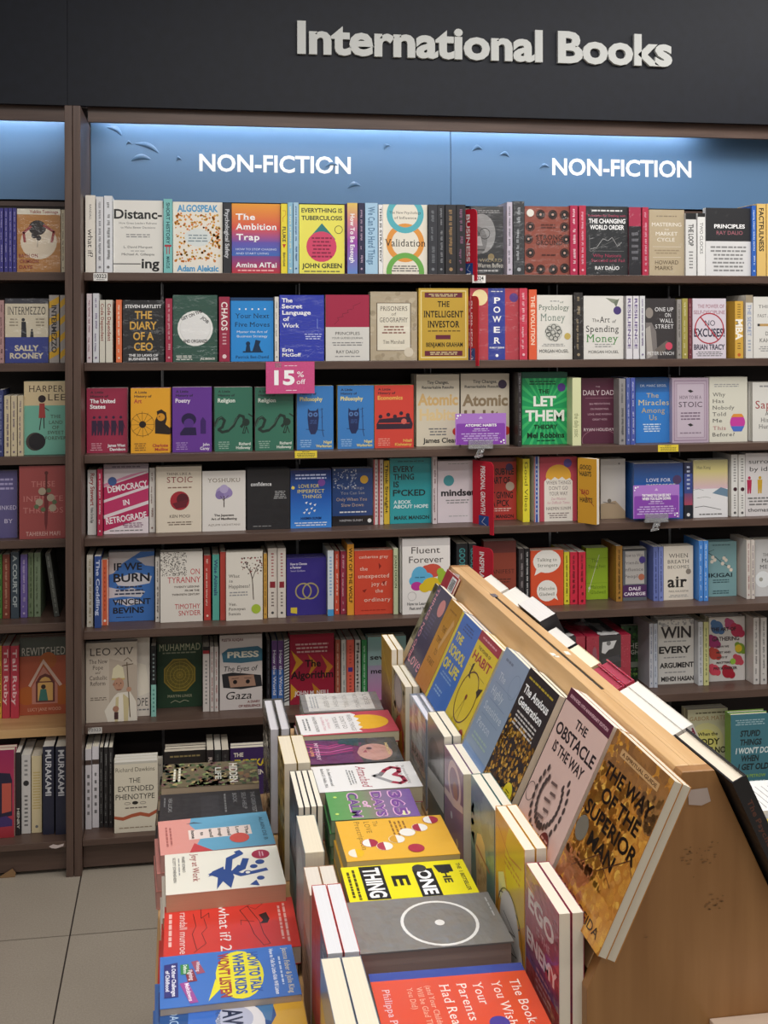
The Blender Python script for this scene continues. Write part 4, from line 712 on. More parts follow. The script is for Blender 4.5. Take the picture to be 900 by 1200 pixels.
# ---- fifth shelf
def splash(x, y, r, c): return [C(x, y, r, c), C(x + r * .7, y + r * .3, r * .6, c), C(x - r * .5, y - r * .4, r * .55, c)]
ROWS[4] = [
 S(101.7, 109, 651, 'd0cabc', 'cream', tc='a89878', b=735), S(110.7, 118.6, 652, '2f4a88', 'navy', t='The Coddling', tc='c8d0e8', b=736), S(119, 126.7, 656, 'd2603c', 'brick orange', sp=[Rc(0, 0, .12, 1, 'e0c8b8'), Rc(.88, 0, 1, 1, 'e0c8b8'), B(.4, .1, .6, .8, 10, 'a03820'), C(.5, .93, .2, 'f0e0d0')], b=733),
 F(127.7, 181, 647, 728, '3f72b8', 'blue face-out book with ragged white clouds and black capitals', 'cloudy blue book',
   [P([(0, 0), (.7, 0), (.45, .1), (.3, .16), (.1, .3), (0, .32)], 'c4bebc'), P([(.6, .1), (1, .06), (1, .22), (.8, .2)], 'b8b4b8'), P([(.1, .38), (.6, .3), (.95, .36), (.9, .46), (.5, .5), (.2, .48)], 'cfccd0'), P([(0, .5), (.3, .55), (.5, .52), (.8, .58), (.7, .66), (.3, .64), (0, .66)], 'c8c6cc'), P([(.1, .7), (.5, .67), (.8, .74), (.4, .78)], 'd0ced4'), T('IF WE', .42, .21, .62, .1, '1c1e28', 'b'), T('BURN', .5, .37, .8, .115, '1c1e28', 'b'), B(.1, .48, .8, .63, 3, '2a3450'), T('VINCENT', .5, .72, .84, .08, '1c1e28'), T('BEVINS', .43, .84, .68, .08, '1c1e28'), B(.1, .93, .6, .95, 1, '2a3450')], n=1),
 S(182, 187.2, 653, 'd8d2ca', 'off-white', tc='5a5450', b=729),
 F(188, 237.8, 647, 729, 'e2dcd2', 'off-white face-out book with a speckled corner and red title', 'red-titled white book', [N(330, 0, 0, .62, .34, .011, ['5a5450', '7a746e', '45403c'], 2), T('ON', .82, .285, .22, .08, 'c03c44', 'r'), T('TYRANNY', .56, .4, .78, .085, 'c03c44', 'r'), T('TWENTY LESSONS', .62, .5, .6, .026, '5a5048', 'b'), T('FROM THE', .75, .555, .34, .026, '5a5048', 'b'), T('TWENTIETH CENTURY', .6, .61, .66, .026, '5a5048', 'b'), T('TIMOTHY', .64, .78, .6, .07, 'c03c44', 'r'), T('SNYDER', .69, .875, .52, .07, 'c03c44', 'r')], n=1),
 S(239, 247, 651, 'b8403a', 'red', tc='e8c8b8', b=727), S(249, 257, 650, '5aa89a', 'teal green', t='Wise Animals', tc='2a3a6a', b=727, cy=.35, ln=.55), S(258, 264.6, 647, 'b84c42', 'dull red', sp=[Rc(.2, .1, .8, .9, 'b8483e')], b=727),
 F(265, 308, 647, 727, 'e2dcd0', 'white face-out book with a leafless tree and lime disc', 'leafless tree book', [L([(.75, .7), (.72, .4), (.65, .25)], .003, '4a3a32'), L([(.72, .4), (.85, .22)], .002, '4a3a32'), L([(.7, .33), (.55, .2)], .0018, '4a3a32'), N(60, .42, .08, .98, .32, .02, ['4a3a34', '6a544a', '8a3a3a'], 4), T('What', .22, .35, .3, .045, '4a4440', 's'), T('is', .13, .42, .1, .04, '4a4440', 's'), T('Happiness?', .36, .5, .58, .05, '4a4440', 's'), B(.08, .57, .6, .65, 2, '999'), T('Ven.', .18, .76, .22, .04, '4a4440', 's'), T('Pomnyun', .3, .83, .46, .04, '4a4440', 's'), T('Sunim', .23, .9, .33, .04, '4a4440', 's'), C(.82, .84, .13, 'a8c040')], n=1),
 S(309, 313, 649, 'c89a48', 'ochre', tc='7a5a28', b=725), S(314, 324.8, 642.7, 'd8cfc4', 'white', sp=[B(.35, .06, .65, .42, 8, 'a04a50'), Rc(.2, .48, .8, .57, '8a2a34'), B(.35, .62, .65, .85, 5, '5a4a48'), C(.5, .93, .15, '444')], b=724), S(325.4, 335, 642.7, 'd8cfc4', 'white', sp=[B(.35, .06, .65, .42, 8, 'a04a50'), Rc(.2, .48, .8, .57, '8a2a34'), B(.35, .62, .65, .85, 5, '5a4a48'), C(.5, .93, .15, '444')], b=724),
 F(336, 382.7, 654, 721, '3a3084', 'deep purple face-out book with two gold interlocked rings', 'interlocked rings book', [T('How to Choose', .3, .1, .42, .04, 'e8e4f0', 'b'), T('a Partner', .23, .16, .28, .04, 'e8e4f0', 'b'), T('Susan Quilliam', .28, .22, .36, .03, 'c8c0e0', 'r'), O(.42, .58, .21, .035, 'a89a6a'), O(.6, .58, .21, .035, 'a89a6a'), P([(.1, .86), (.26, .86), (.26, .97), (.1, .95)], 'd8c040')], n=2, hard=True),
 S(384, 391, 645.6, 'd4dce0', 'white and blue', sp=[B(.3, .08, .7, .7, 12, '6a9ac8'), Rc(0, .9, 1, 1, '4a9ad0')], b=722), S(392, 397.7, 646, 'c8503c', 'brick red', tc='f0d0c0', b=720), S(399, 406, 646, '98344a', 'maroon', tc='e0b0bc', b=720), S(407, 414.8, 638, 'e09a34', 'orange yellow', t='WAY OF THE WOLF', tc='3a2a14', b=721),
 F(415.5, 460.6, 645, 720, 'd04a34', 'vermilion face-out book with a pale lowercase title stepping right', 'lowercase red book', [T('catherine gray', .5, .1, .76, .045, 'f0d8c8', 's'), T('the', .24, .285, .2, .055, 'f0d8c8', 's'), T('unexpected', .5, .4, .82, .06, 'f0d8c8', 's'), T('joy of', .64, .525, .4, .06, 'f0d8c8', 's'), T('the', .64, .635, .2, .055, 'f0d8c8', 's'), T('ordinary', .6, .77, .7, .06, 'f0d8c8', 's'), P([(.63, .2), (.7, .25), (.64, .3)], '8a2a20'), P([(.2, .62), (.32, .6), (.26, .66)], '8a2a20'), P([(.72, .5), (.8, .48), (.77, .55)], '8a2a20'), B(.15, .92, .85, .95, 1, 'a83020')], n=1),
 S(461.3, 466.6, 643, 'c0c8a4', 'pale green', t='JOAN DIDION', tc='4a5a3a', b=720, cy=.35, ln=.5),
 F(471.5, 527.7, 631, 719.5, 'ece8e4', 'white face-out book with a brain of coloured clouds', 'coloured brain book', [Rc(0, 0, 1, .1, 'ccc8c6'), T('Fluent', .49, .155, .6, .085, '3a3638', 'r'), T('Forever', .5, .28, .72, .085, '3a3638', 'r'), C(.63, .43, .2, 'cf5446', .14), C(.5, .42, .1, 'cf5446'), C(.36, .5, .17, '62b4dc', .2), C(.52, .52, .12, '62b4dc', .1), C(.24, .56, .1, '62b4dc', .1), C(.3, .63, .12, 'c03c98', .09), C(.62, .61, .2, 'e0c030', .14), C(.47, .65, .12, 'e0c030', .1), C(.84, .52, .1, '9cbc3c', .14), C(.8, .45, .08, '9cbc3c'), B(.25, .5, .5, .53, 1, '3a7a9a'), O(.2, .76, .09, .006, '999'), T('How to Learn Any Language', .52, .86, .84, .036, '777', 'b'), T('Fast and Never Forget It', .52, .92, .74, .036, '777', 'b')], hard=False, n=1, fin='gloss', t=.024),
 S(535, 548.3, 637, '202428', 'black with teal letters', t='GOOD', tc='3f8a8c', b=716, cy=.22, ln=.3, w=.15), S(549.5, 558.4, 637, '202428', 'black with teal letters', t='GOOD', tc='3f8a8c', b=716, cy=.22, ln=.3, w=.15),
 F(567, 605, 634, 712, '8e4030', 'rust red face-out book behind the lowest red divider', 'rust red book', [Rc(0, 0, 1, .18, '6a3430'), T('MANIFEST', .52, .46, .86, .06, '4a1c18', 's'), B(.15, .56, .85, .64, 2, '5a2820')], n=1),
 S(608, 614.5, 643, '3a3436', 'patterned black', tc='a8a0a0', b=711), S(615, 621, 643, '1f1f22', 'black', tc='d0d0d0', b=711),
 F(621.7, 660.5, 645, 710, 'dd5430', 'orange face-out book with two white speech bubbles', 'speech bubbles book', [C(.5, .2, .42, 'f2efe8', .34), P([(.2, .3), (.12, .45), (.42, .36)], 'f2efe8'), C(.5, .73, .31, 'f2efe8'), P([(.62, .83), (.84, .91), (.76, .78)], 'f2efe8'), T('Talking to', .5, .17, .6, .055, '6a6a5a', 's'), T('Strangers', .52, .27, .6, .055, '6a6a5a', 's'), T('Malcolm', .5, .69, .48, .055, '6a6a5a', 's'), T('Gladwell', .5, .79, .46, .055, '6a6a5a', 's'), Rc(0, 0, .03, 1, 'c8482a')], n=1),
 S(661.2, 667.4, 647, 'ded43c', 'yellow', tc='5a5414', b=708.5), S(668.2, 676.8, 647, 'd02c44', 'red', tc='6a1420', b=708.5), S(678, 686.4, 647, 'd02c44', 'red', tc='6a1420', b=708.5),
 F(687, 712.6, 642, 702.5, '96b82c', 'lime green face-out book with a pale diagonal needle', 'lime green book', [L([(.6, .14), (.1, .85)], .002, 'd8e0c0'), C(.15, .78, .06, 'd8e0c0'), Rc(0, .2, 1, .205, '6a8a1c'), Rc(0, .68, 1, .685, '6a8a1c'), T('The', .4, .25, .3, .07, '5a7818', 's'), T('Tipping Point', .5, .36, .8, .06, '5a7818', 's'), T('Malcolm', .55, .76, .7, .06, '5a7818', 's'), T('Gladwell', .55, .86, .7, .06, '5a7818', 's')], n=1),
 S(722, 729.4, 640, 'a87a34', 'brown gold', tc='4a3818', b=705),
 F(730, 758, 643, 704, '5e646c', 'slate face-out book with purple foot and round stickers', 'slate and purple book', [Rc(0, 0, 1, .04, '333'), Rc(.1, .05, .9, .68, 'b8b4b0'), T('How to Win', .45, .13, .8, .06, '5a5458', 's'), T('Friends &', .45, .27, .8, .06, '5a5458', 's'), T('Influence', .45, .4, .8, .06, '5a5458', 's'), T('People', .4, .53, .7, .06, '5a5458', 's'), Rc(0, .7, 1, .93, '4e2a5c'), T('DALE', .5, .77, .5, .06, 'f0e8f0'), T('CARNEGIE', .5, .87, .9, .06, 'f0e8f0'), C(.82, .22, .14, '4a3a84'), C(.78, .55, .13, 'b06a50')], n=1),
 S(765.7, 771.6, 641, '6a78b8', 'lavender blue', tc='404a80', b=704.5, w=.11), S(772.2, 777.4, 641, '7a88c4', 'lavender blue', tc='404a80', b=704.5, w=.11),
 F(777.8, 812.5, 640, 703, 'e2dacc', 'cream face-out book with a very bold lowercase word', 'bold air-lettered book', [T('WHEN', .5, .18, .66, .075, '4a4440', 's'), T('BREATH', .5, .29, .72, .065, '4a4440', 's'), T('BECOMES', .5, .39, .72, .055, '4a4440', 's'), C(.84, .48, .09, '8a8074'), T('air', .46, .66, .66, .2, '2a2624', 'S'), T('PAUL KALANITHI', .5, .84, .66, .035, '4a4440', 's'), B(.15, .9, .85, .96, 2, '999')], n=1),
 S(819, 824, 634, '4a8ad8', 'bright blue', tc='d0e4fa', b=704.5, w=.11), S(824.7, 830, 634, '5090dc', 'bright blue', tc='d0e4fa', b=704.5, w=.11),
 F(830.4, 863.4, 635, 699, '7fa6aa', 'grey-teal face-out book with a white blossom branch', 'blossom branch book', [L([(0, .2), (.25, .28), (.5, .4), (.8, .48)], .0022, '1f3a40'), L([(.0, .18), (.2, .14)], .0014, '1f3a40'), L([(.4, .35), (.6, .25)], .0012, '1f3a40')] + [C(x, y, .06, 'e4d8c8') for x, y in [(.15, .28), (.22, .33), (.12, .36), (.55, .3), (.62, .34), (.5, .4), (.72, .46), (.8, .52)]] + [T('IKIGAI', .42, .61, .84, .07, '1c3038'), B(.08, .68, .8, .76, 2, '3a5a60'), B(.08, .88, .8, .96, 2, '3a5a60'), B(.1, .04, .8, .08, 1, '4a6a70')], n=1, hard=True),
 S(874.8, 879.6, 633, 'd8d0c8', 'white', tc='a07070', b=702, w=.11), S(880.4, 884.6, 633, 'd8d0c8', 'white', tc='6a5a70', b=702, w=.11),
 F(885, 930, 632, 698.5, 'd0d0d0', 'grey-white face-out book with a balloon and pale flowers', 'balloon book', [C(.55, .15, .06, 'b87058'), T('THE ART OF', .5, .27, .6, .05, '444', 's'), T('MAKING', .5, .37, .66, .065, '444', 's'), T('MEMORIES', .5, .48, .76, .065, '444', 's'), C(.2, .7, .2, 'e8ecee'), C(.15, .7, .05, 'a8a8a0'), B(.3, .8, .8, .84, 1, 'a87868')], n=1),
]
# ---- sixth shelf
ROWS[5] = [
 F(130, 175.7, 748, 840, 'd8d0c4', 'white face-out book half hidden behind the robed-figure book', 'half-hidden white book', [T('POPE', .75, .82, .4, .1, '333', 's'), B(.5, .9, 1, .94, 1, '777'), P([(.6, .3), (.9, .35), (1, .7), (.7, .75)], 'e4dccc')]),
 F(100.8, 161, 753, 846, 'c2b6a6', 'grey-beige face-out book with a robed figure holding a staff', 'robed figure book',
   [P([(.45, .2), (1, .3), (1, 1), (.45, 1)], 'b5a797'), T('LEO XIV', .5, .115, .86, .09, '3a3330', 's'), T('The New', .24, .235, .36, .05, '4a4038', 's'), T('Pope', .23, .31, .2, .05, '4a4038', 's'), T('and', .23, .375, .1, .03, '4a4038', 'si'), T('Catholic', .24, .44, .34, .05, '4a4038', 's'), T('Reform', .23, .51, .3, .05, '4a4038', 's'), B(.06, .68, .42, .73, 2, '7a6e62'),
    P([(.42, 1), (.36, .86), (.44, .78), (.55, .68), (.62, .64), (.86, .63), (.98, .76), (1, 1)], 'ddd6c8'), P([(.58, .7), (.74, .66), (.84, .72), (.82, 1), (.56, 1)], 'c9bb90'), P([(.64, .66), (.72, .66), (.74, 1), (.62, 1)], 'e6dfd0'), P([(.5, .45), (.53, .33), (.62, .28), (.72, .32), (.76, .46)], 'd8cfae'), Rc(.5, .455, .76, .475, 'c0a868'), C(.64, .53, .1, 'b58a72', .13), C(.55, .53, .03, 'a87a64'), C(.6, .52, .012, '3a2a24'), C(.68, .52, .012, '3a2a24'), P([(.63, .53), (.66, .53), (.65, .57)], '9a6e58'), Rc(.6, .595, .69, .605, '7a4a40'), L([(.8, .26), (.86, .95)], .0028, '5a4a38'), L([(.71, .3), (.92, .28)], .0024, '5a4a38'), L([(.74, .24), (.82, .2), (.9, .25)], .0018, '5a4a38'), C(.84, .6, .05, 'b58a72'), C(.58, .84, .06, 'a87a64'), Rc(.55, .88, .63, .97, '4a3030')], scol='d8d0d4', t=.022),
 S(177, 183, 757, '202224', 'black and teal', sp=[Rc(0, .55, 1, 1, '8ac0b4'), B(.3, .1, .7, .5, 7, '8a9a98'), B(.3, .6, .7, .95, 6, '4a8078')], b=840),
 F(184.3, 237, 745, 829, '24402c', 'dark green face-out book with a gold octagon medallion', 'gold octagon book', [Rc(0, 0, 1, .12, '3a4438'), T('MUHAMMAD', .5, .16, .92, .095, 'b8b898', 's'), B(.1, .22, .9, .26, 1, '8a9078'), P([(.5 + .38 * math.cos(a), .55 + .245 * math.sin(a)) for a in [pi / 8 + k * pi / 4 for k in range(8)]], '9a8434'), P([(.5 + .35 * math.cos(a), .55 + .225 * math.sin(a)) for a in [pi / 8 + k * pi / 4 for k in range(8)]], '6f6428')] + [O(.5, .55, r, .012, 'a8923c') for r in (.3, .22, .14, .07)] + [L([(.5, .55), (.5 + .32 * math.cos(a), .55 + .2 * math.sin(a))], .0007, 'a8923c') for a in [k * pi / 8 for k in range(16)]] + [T('MARTIN LINGS', .5, .84, .54, .035, 'b8b898', 's'), L([(.3, .93), (.4, .9), (.5, .93), (.6, .9), (.7, .92)], .0012, 'c8c8a8')], n=1, hard=True),
 S(237.8, 245.5, 758, 'd4ccc6', 'white with red and black top', sp=[Rc(0, 0, 1, .06, '222'), Rc(0, .06, 1, .11, 'a83038'), B(.35, .2, .65, .9, 12, '777')], b=834), S(246.3, 250.6, 758, 'd0c8c2', 'white', tc='a05a5a', b=834), S(251.3, 256, 758, 'd0c8c2', 'white', tc='a05a5a', b=834),
 F(257.5, 307.5, 744, 831.5, 'd4ccc8', 'white face-out book with torn photo bands of a face', 'torn photo book', [T('PLESTIA ALAQAN', .3, .065, .5, .035, '6a3030', 'b'), P([(.05, .24), (.2, .18), (.9, .16), (1, .2), (1, .36), (.5, .38), (.08, .36)], '3f6f84'), T('PRESS', .55, .265, .74, .075, 'd8d4c4', 'k'), P([(.05, .52), (.3, .5), (.97, .55), (1, .7), (.5, .73), (.08, .7)], '2a2a2e'), P([(.2, .55), (.8, .54), (.85, .69), (.25, .7)], 'a88470'), C(.36, .63, .05, '1c1618'), C(.66, .63, .05, '1c1618'), L([(.28, .585), (.44, .58)], .0015, '1c1618'), L([(.58, .58), (.74, .585)], .0015, '1c1618'), T('The Eyes of', .5, .45, .8, .07, '1c1a1c', 'ri'), T('Gaza', .45, .81, .6, .1, '1c1a1c', 'ri'), T('A DIARY', .8, .9, .3, .03, '7a3030'), T('OF RESILIENCE', .7, .955, .52, .03, '7a3030')], n=1),
 S(312.5, 317, 750, '232126', 'dark', tc='6a6a70', b=826), S(318.4, 325, 751, '4870b4', 'blue and red', t='How the World', tc='e0e4f0', b=826, sp=[Rc(0, 0, 1, .45, '6a4a80'), T('How the World', .5, .5, .7, .5, 'e0e0ec', 'b', 90)]), S(325.6, 332.4, 751, '4870b4', 'blue and red', b=826, sp=[Rc(0, 0, 1, .45, '6a4a80'), T('How the World', .5, .5, .7, .5, 'e0e0ec', 'b', 90)]),
 S(333.2, 339, 750, 'd8d8d4', 'black-striped white', sp=[P([(0, y), (1, y - .03), (1, y - .01), (0, y + .02)], '26242a') for y in [k * .045 + .03 for k in range(21)]], b=827),
 F(339.7, 391.7, 743, 825, '9a2038', 'deep red face-out book with yellow arrowheads and black title', 'yellow arrows book', [P([(.02, .22), (.3, .4), (.02, .58), (.14, .4)], 'c8902c'), P([(.4, .28), (.64, .44), (.4, .62), (.5, .44)], 'b87828'), P([(.7, .3), (.98, .48), (.74, .66), (.84, .48)], 'c07a2c'), P([(.02, .7), (.2, .82), (.02, .94)], 'd09a30'), P([(.5, .7), (.76, .86), (.6, .98)], 'b87828'), B(.1, .12, .9, .28, 3, 'd8a8a8'), T('The', .52, .42, .36, .095, '201418'), T('Algorithm', .5, .58, .96, .1, '201418', 'b'), T('JOHN M. NEILL', .5, .84, .8, .06, 'e8d8d8')], n=1),
 S(393, 398.8, 750, 'a85a44', 'reddish brown', tc='e0b8a0', b=822), S(400, 405.6, 750, 'd4d0c8', 'white', tc='8a9a9a', b=822), S(406.3, 415, 750, 'e86a58', 'coral', sp=[B(.35, .08, .65, .4, 6, 'b83a34'), Rc(.2, .45, .8, .52, '4a3a90'), B(.35, .56, .65, .9, 6, '8a2a28')], b=822), S(416.3, 422.6, 750, 'd0ccc4', 'off-white', t='Platonic', tc='4a4440', b=822), S(424, 430, 750, '3a8a50', 'green', tc='c0e0c8', b=822),
 F(431, 476, 746, 820, '8ab0ac', 'grey-teal to pink face-out book with black lowercase title', 'teal to pink book', [G(0, '8ab4b0', .45, 'a0b8b8'), G(.45, 'a8a0b8', 1, 'c078a8'), T('seven', .36, .32, .6, .075, '222', 'b'), T('men', .28, .54, .4, .075, '222', 'b')], n=1),
 F(728, 755.6, 733, 796, '2a4a2c', 'dark green photo book behind the red boxed set', 'dark green photo book', [N(80, 0, 0, 1, .9, .06, ['3a6a34', '24381f', '4a7a3a', '1c2c1a'], 6), T('HER', .65, .38, .6, .1, 'e0e4d8', 's'), T('RIGHTS', .6, .5, .8, .08, 'e0e4d8', 's'), Rc(0, .68, 1, .78, '8a9484'), N(20, .3, .8, 1, 1, .05, ['6a9a4a', '8ab85a'], 7)], d=.02),
 S(761, 765.6, 731, 'c8ccd4', 'pale blue-grey', tc='6a7a9a', b=806), S(766.2, 770.6, 731, 'c4ccd8', 'pale blue-grey', tc='6a7a9a', b=806),
 F(771, 813.4, 726, 801.5, 'd8d6d0', 'pale grey face-out book with stacked black capitals, marbled top', 'stacked capitals book', [N(40, 0, 0, 1, .1, .03, ['aaa', 'bbb', '999'], 9), T('WIN', .5, .2, .84, .17, '2a2428', 'b'), B(.1, .32, .85, .36, 1, '999'), T('EVERY', .47, .47, .88, .1, '1c1a1c', 'k'), B(.1, .57, .85, .61, 1, '999'), T('ARGUMENT', .52, .71, .94, .075, '1c1a1c', 'k'), B(.15, .8, .8, .84, 1, '999'), T('MEHDI HASAN', .54, .92, .9, .065, '1c1a1c', 'k')], n=2, hard=True),
 S(818.4, 823.8, 729, 'd0d4d8', 'white', tc='8a9098', b=803.5), S(824.8, 830.6, 729, 'd4d494', 'pale yellow', tc='6a7a4a', b=803.5),
 F(831, 873, 723, 798, 'dcd8d4', 'white face-out book ringed with bright paint blots', 'paint blots book', splash(.22, .16, .17, '4a74a8') + splash(.58, .12, .14, 'b84a78') + splash(.78, .22, .17, 'c03458') + splash(.12, .38, .16, '9a2a68') + splash(.15, .57, .15, 'c0453c') + splash(.86, .5, .14, '7a9a34') + [C(.82, .5, .1, 'e0c02c')] + splash(.8, .68, .13, 'c84a5c') + [C(.66, .7, .08, '9ac844')] + splash(.14, .82, .14, 'd84a60') + splash(.52, .86, .16, 'b02438') + [T('THE ART OF', .4, .19, .7, .055, '3a2a30'), T('GATHERING', .46, .34, .76, .06, '3a2a30'), T('HOW WE', .38, .46, .34, .03, '4a4444'), T('MEET AND', .4, .55, .4, .03, '4a4444'), T('WHY IT', .36, .63, .3, .03, '4a4444'), T('MATTERS', .4, .71, .4, .03, '4a4444'), T('PRIYA PARKER', .45, .8, .66, .04, '3a2a30')], n=2, hard=True),
 S(883, 889.6, 724, 'd0ccc8', 'white', tc='777', b=802), S(891.6, 898.6, 724, 'd0ccc8', 'white', tc='777', b=802),
]
# ---- bottom shelf
ROWS[6] = [
 S(100, 107.3, 878, 'd4d0d4', 'white', sp=[Rc(0, .14, 1, .2, '4a3a34'), B(.3, .3, .7, .85, 6, '555')], b=972), S(108.2, 116, 875, 'dcd8dc', 'white', sp=[Rc(0, .16, 1, .22, '4a3a34'), B(.3, .3, .7, .85, 6, '555')], b=970),
 S(116.7, 121, 876, '2c2a2b', 'black', tc='8a8a88', b=970), S(122, 126.6, 876, '2c2a2b', 'black', tc='8a8a88', b=970), S(127.4, 132.2, 876, '2c2a2b', 'black', tc='8a8a88', b=970),
 F(134, 185, 892.7, 975, 'e0d8c4', 'cream face-out book with a red-brown wavy ribbon', 'wavy ribbon book', [Rc(0, 0, 1, .03, 'c8c4b8'), T('Richard Dawkins', .48, .11, .9, .06, '6a6458', 'r'), T('THE', .47, .265, .26, .07, '2a2824', 'r'), T('EXTENDED', .5, .38, .82, .075, '2a2824', 'r'), T('PHENOTYPE', .48, .495, .9, .075, '2a2824', 'r'), C(.48, .585, .07, '2a2824', .04), O(.3, .59, .07, .008, '5a4a44', .03), O(.66, .59, .07, .008, '5a4a44', .03), B(.2, .64, .8, .67, 1, '5a4a44'), P([(0, .8), (.2, .83), (.4, .79), (.6, .77), (.8, .8), (1, .74), (1, .69), (.8, .75), (.6, .72), (.4, .74), (.2, .78), (0, .76)], 'b05a3c'), B(.05, .92, .95, .95, 1, '9a8a74')], n=2),
 F(151, 191, 890, 962, 'd8d0c0', 'cream book peeking out behind the wavy ribbon book', 'peeking cream book', [T('Dawkins', .7, .1, .5, .05, '6a6458', 'r'), T('PHENOTYPE', .6, .6, .8, .07, '2a2824', 'r')], d=.09),
 F(192.5, 241.5, 880, 965, '231f1e', 'black face-out book mostly behind the table, gold lettering', 'gold-lettered black book', [B(.1, .05, .9, .1, 1, '8a7a50'), T('RICHARD DAWKINS', .5, .22, .9, .05, '7a6a40', 's')], n=2),
 S(242.3, 250.6, 879, '2a2426', 'charcoal', t='RICHARD', tc='c8b8b0', b=967, cy=.3, ln=.4), S(251.4, 259.4, 879, '26282a', 'charcoal', tc='5a5a58', b=967), S(260, 268.4, 879, '2a2628', 'charcoal', tc='5a5a58', b=967),
 F(270, 318, 876, 965, '3a2458', 'purple face-out book with yellow capitals behind the table', 'purple yellow-lettered book', [T('THE', .2, .09, .24, .05, 'e0d8c8', 'k'), T('EUREKA', .5, .2, .8, .085, 'd8c030', 'k'), T('MOMENT', .6, .33, .7, .06, 'e0d8c8', 'k')], n=1),
 F(806, 853, 831, 908, 'd6d4b0', 'pale yellow face-out book with sunburst glow, right end', 'pale yellow book', [C(.45, .5, .45, 'e0dca0'), C(.45, .5, .3, 'e4dd80'), B(.2, .04, .95, .08, 1, '5a5438'), T('GABOR MATE', .5, .14, .9, .06, 'b08a58', 's'), T('When the', .5, .38, .5, .05, '3a3828', 'b'), T('BODY', .5, .5, .6, .09, '2a2818', 'b'), T('SAYS NO', .6, .63, .7, .09, '2a2818', 'b')], n=1),
 F(856.5, 902, 837, 919, '3f7684', 'steel teal face-out book with hand-lettered black title', 'hand-lettered teal book', [B(.1, .07, .9, .16, 3, '9ab8c0'), T('STUPID', .5, .275, .52, .08, '14262c', 'ki'), T('THINGS', .52, .4, .56, .08, '14262c', 'ki'), T("I WON'T DO", .55, .52, .86, .08, 'd8e4e4', 'bi'), T('WHEN', .5, .63, .46, .08, '14262c', 'ki'), T('I GET OLD', .58, .75, .8, .08, '14262c', 'ki'), T('STEVEN PETROW', .5, .88, .8, .04, '8ab04a', 'b'), B(.2, .94, .9, .97, 1, 'a8c4c8')], scol='7aa04a', n=1, hard=True),
]
RN = ['top shelf', 'second shelf', 'third shelf', 'fourth shelf', 'fifth shelf', 'sixth shelf', 'bottom shelf']
for k in range(7): make_row(RN[k], SZ[k], SY[k], ROWS[k], 'books on the ' + RN[k])

# ---- left bay
LEFT = {}
LEFT[0] = [S(-.5, 4, 244, '3f3a86', 'indigo', tc='a8a0d0'), S(5, 9.4, 244, '403c8a', 'indigo', tc='a8a0d0'), S(10, 14.4, 244, '403c8a', 'indigo', tc='a8a0d0'), S(15, 19.2, 244, '3d3884', 'indigo', tc='a8a0d0'),
 F(20, 71, 245, None, 'b98042', 'ochre face-out book with a long-haired head in a pale disc', 'long-haired head book', [Rc(0, 0, 1, .09, 'e4dcc8'), T('Yukiko Tominaga', .62, .045, .66, .045, '9a3a3a', 'S'), C(.5, .52, .42, 'e4d4bc'), C(.47, .3, .2, '2a2220', .18), L([(.32, .28), (.15, .38), (.18, .52)], .008, '9a3f3c'), L([(.62, .26), (.85, .36), (.8, .52)], .008, '9a3f3c'), C(.4, .42, .07, '2a2220'), C(.5, .46, .06, '2a2220'), L([(.48, .45), (.47, .6)], .0014, '2a2220'), T('BATH ON', .26, .74, .44, .05, '8a3030', 'S'), T('CRIMSON', .28, .83, .44, .05, '8a3030', 'S'), T('DAYS', .2, .92, .3, .05, '8a3030', 'S')], fin='film'),
 S(71.7, 76, 246, 'd8ccb0', 'cream', tc='6a5a48')]
LEFT[1] = [S(-1, 4.6, 352, 'b08a88', 'dusty pink', tc='6a4a4c'),
 F(6, 56.8, 350, None, 'd8cdb4', 'face-out book, cream over navy, with two small standing figures', 'cream over navy book', [Rc(0, .6, 1, 1, '34408c'), Rc(0, 0, 1, .08, '3a3a42'), T('INTERMEZZO', .5, .19, .88, .12, '3a3632', 's'), C(.42, .33, .04, '26262c'), P([(.38, .36), (.48, .36), (.5, .6), (.37, .6)], '26262c'), C(.62, .49, .025, '26262c'), P([(.59, .51), (.65, .51), (.66, .6), (.58, .6)], '26262c'), B(.1, .3, .3, .44, 3, '9a8f7a'), B(.7, .3, .92, .44, 3, '9a8f7a'), T('SALLY', .5, .77, .56, .08, 'd8cdb4', 'k'), T('ROONEY', .5, .89, .78, .08, 'd8cdb4', 'k')], fin='film'),
 S(57.6, 69.2, 346, 'a8a09a', 'yellow and grey', sp=[P([(0, y), (1, y - .08), (1, y + .02), (0, y + .1)], 'd8a82c') for y in (.1, .35, .6, .85)] + [T('INTERMEZZO', .5, .5, .7, .5, '2c2a30', 'b', 90)]), S(70.4, 77.6, 346, 'a8a09a', 'yellow and grey', sp=[P([(0, y), (1, y - .08), (1, y + .02), (0, y + .1)], 'd8a82c') for y in (.1, .35, .6, .85)])]
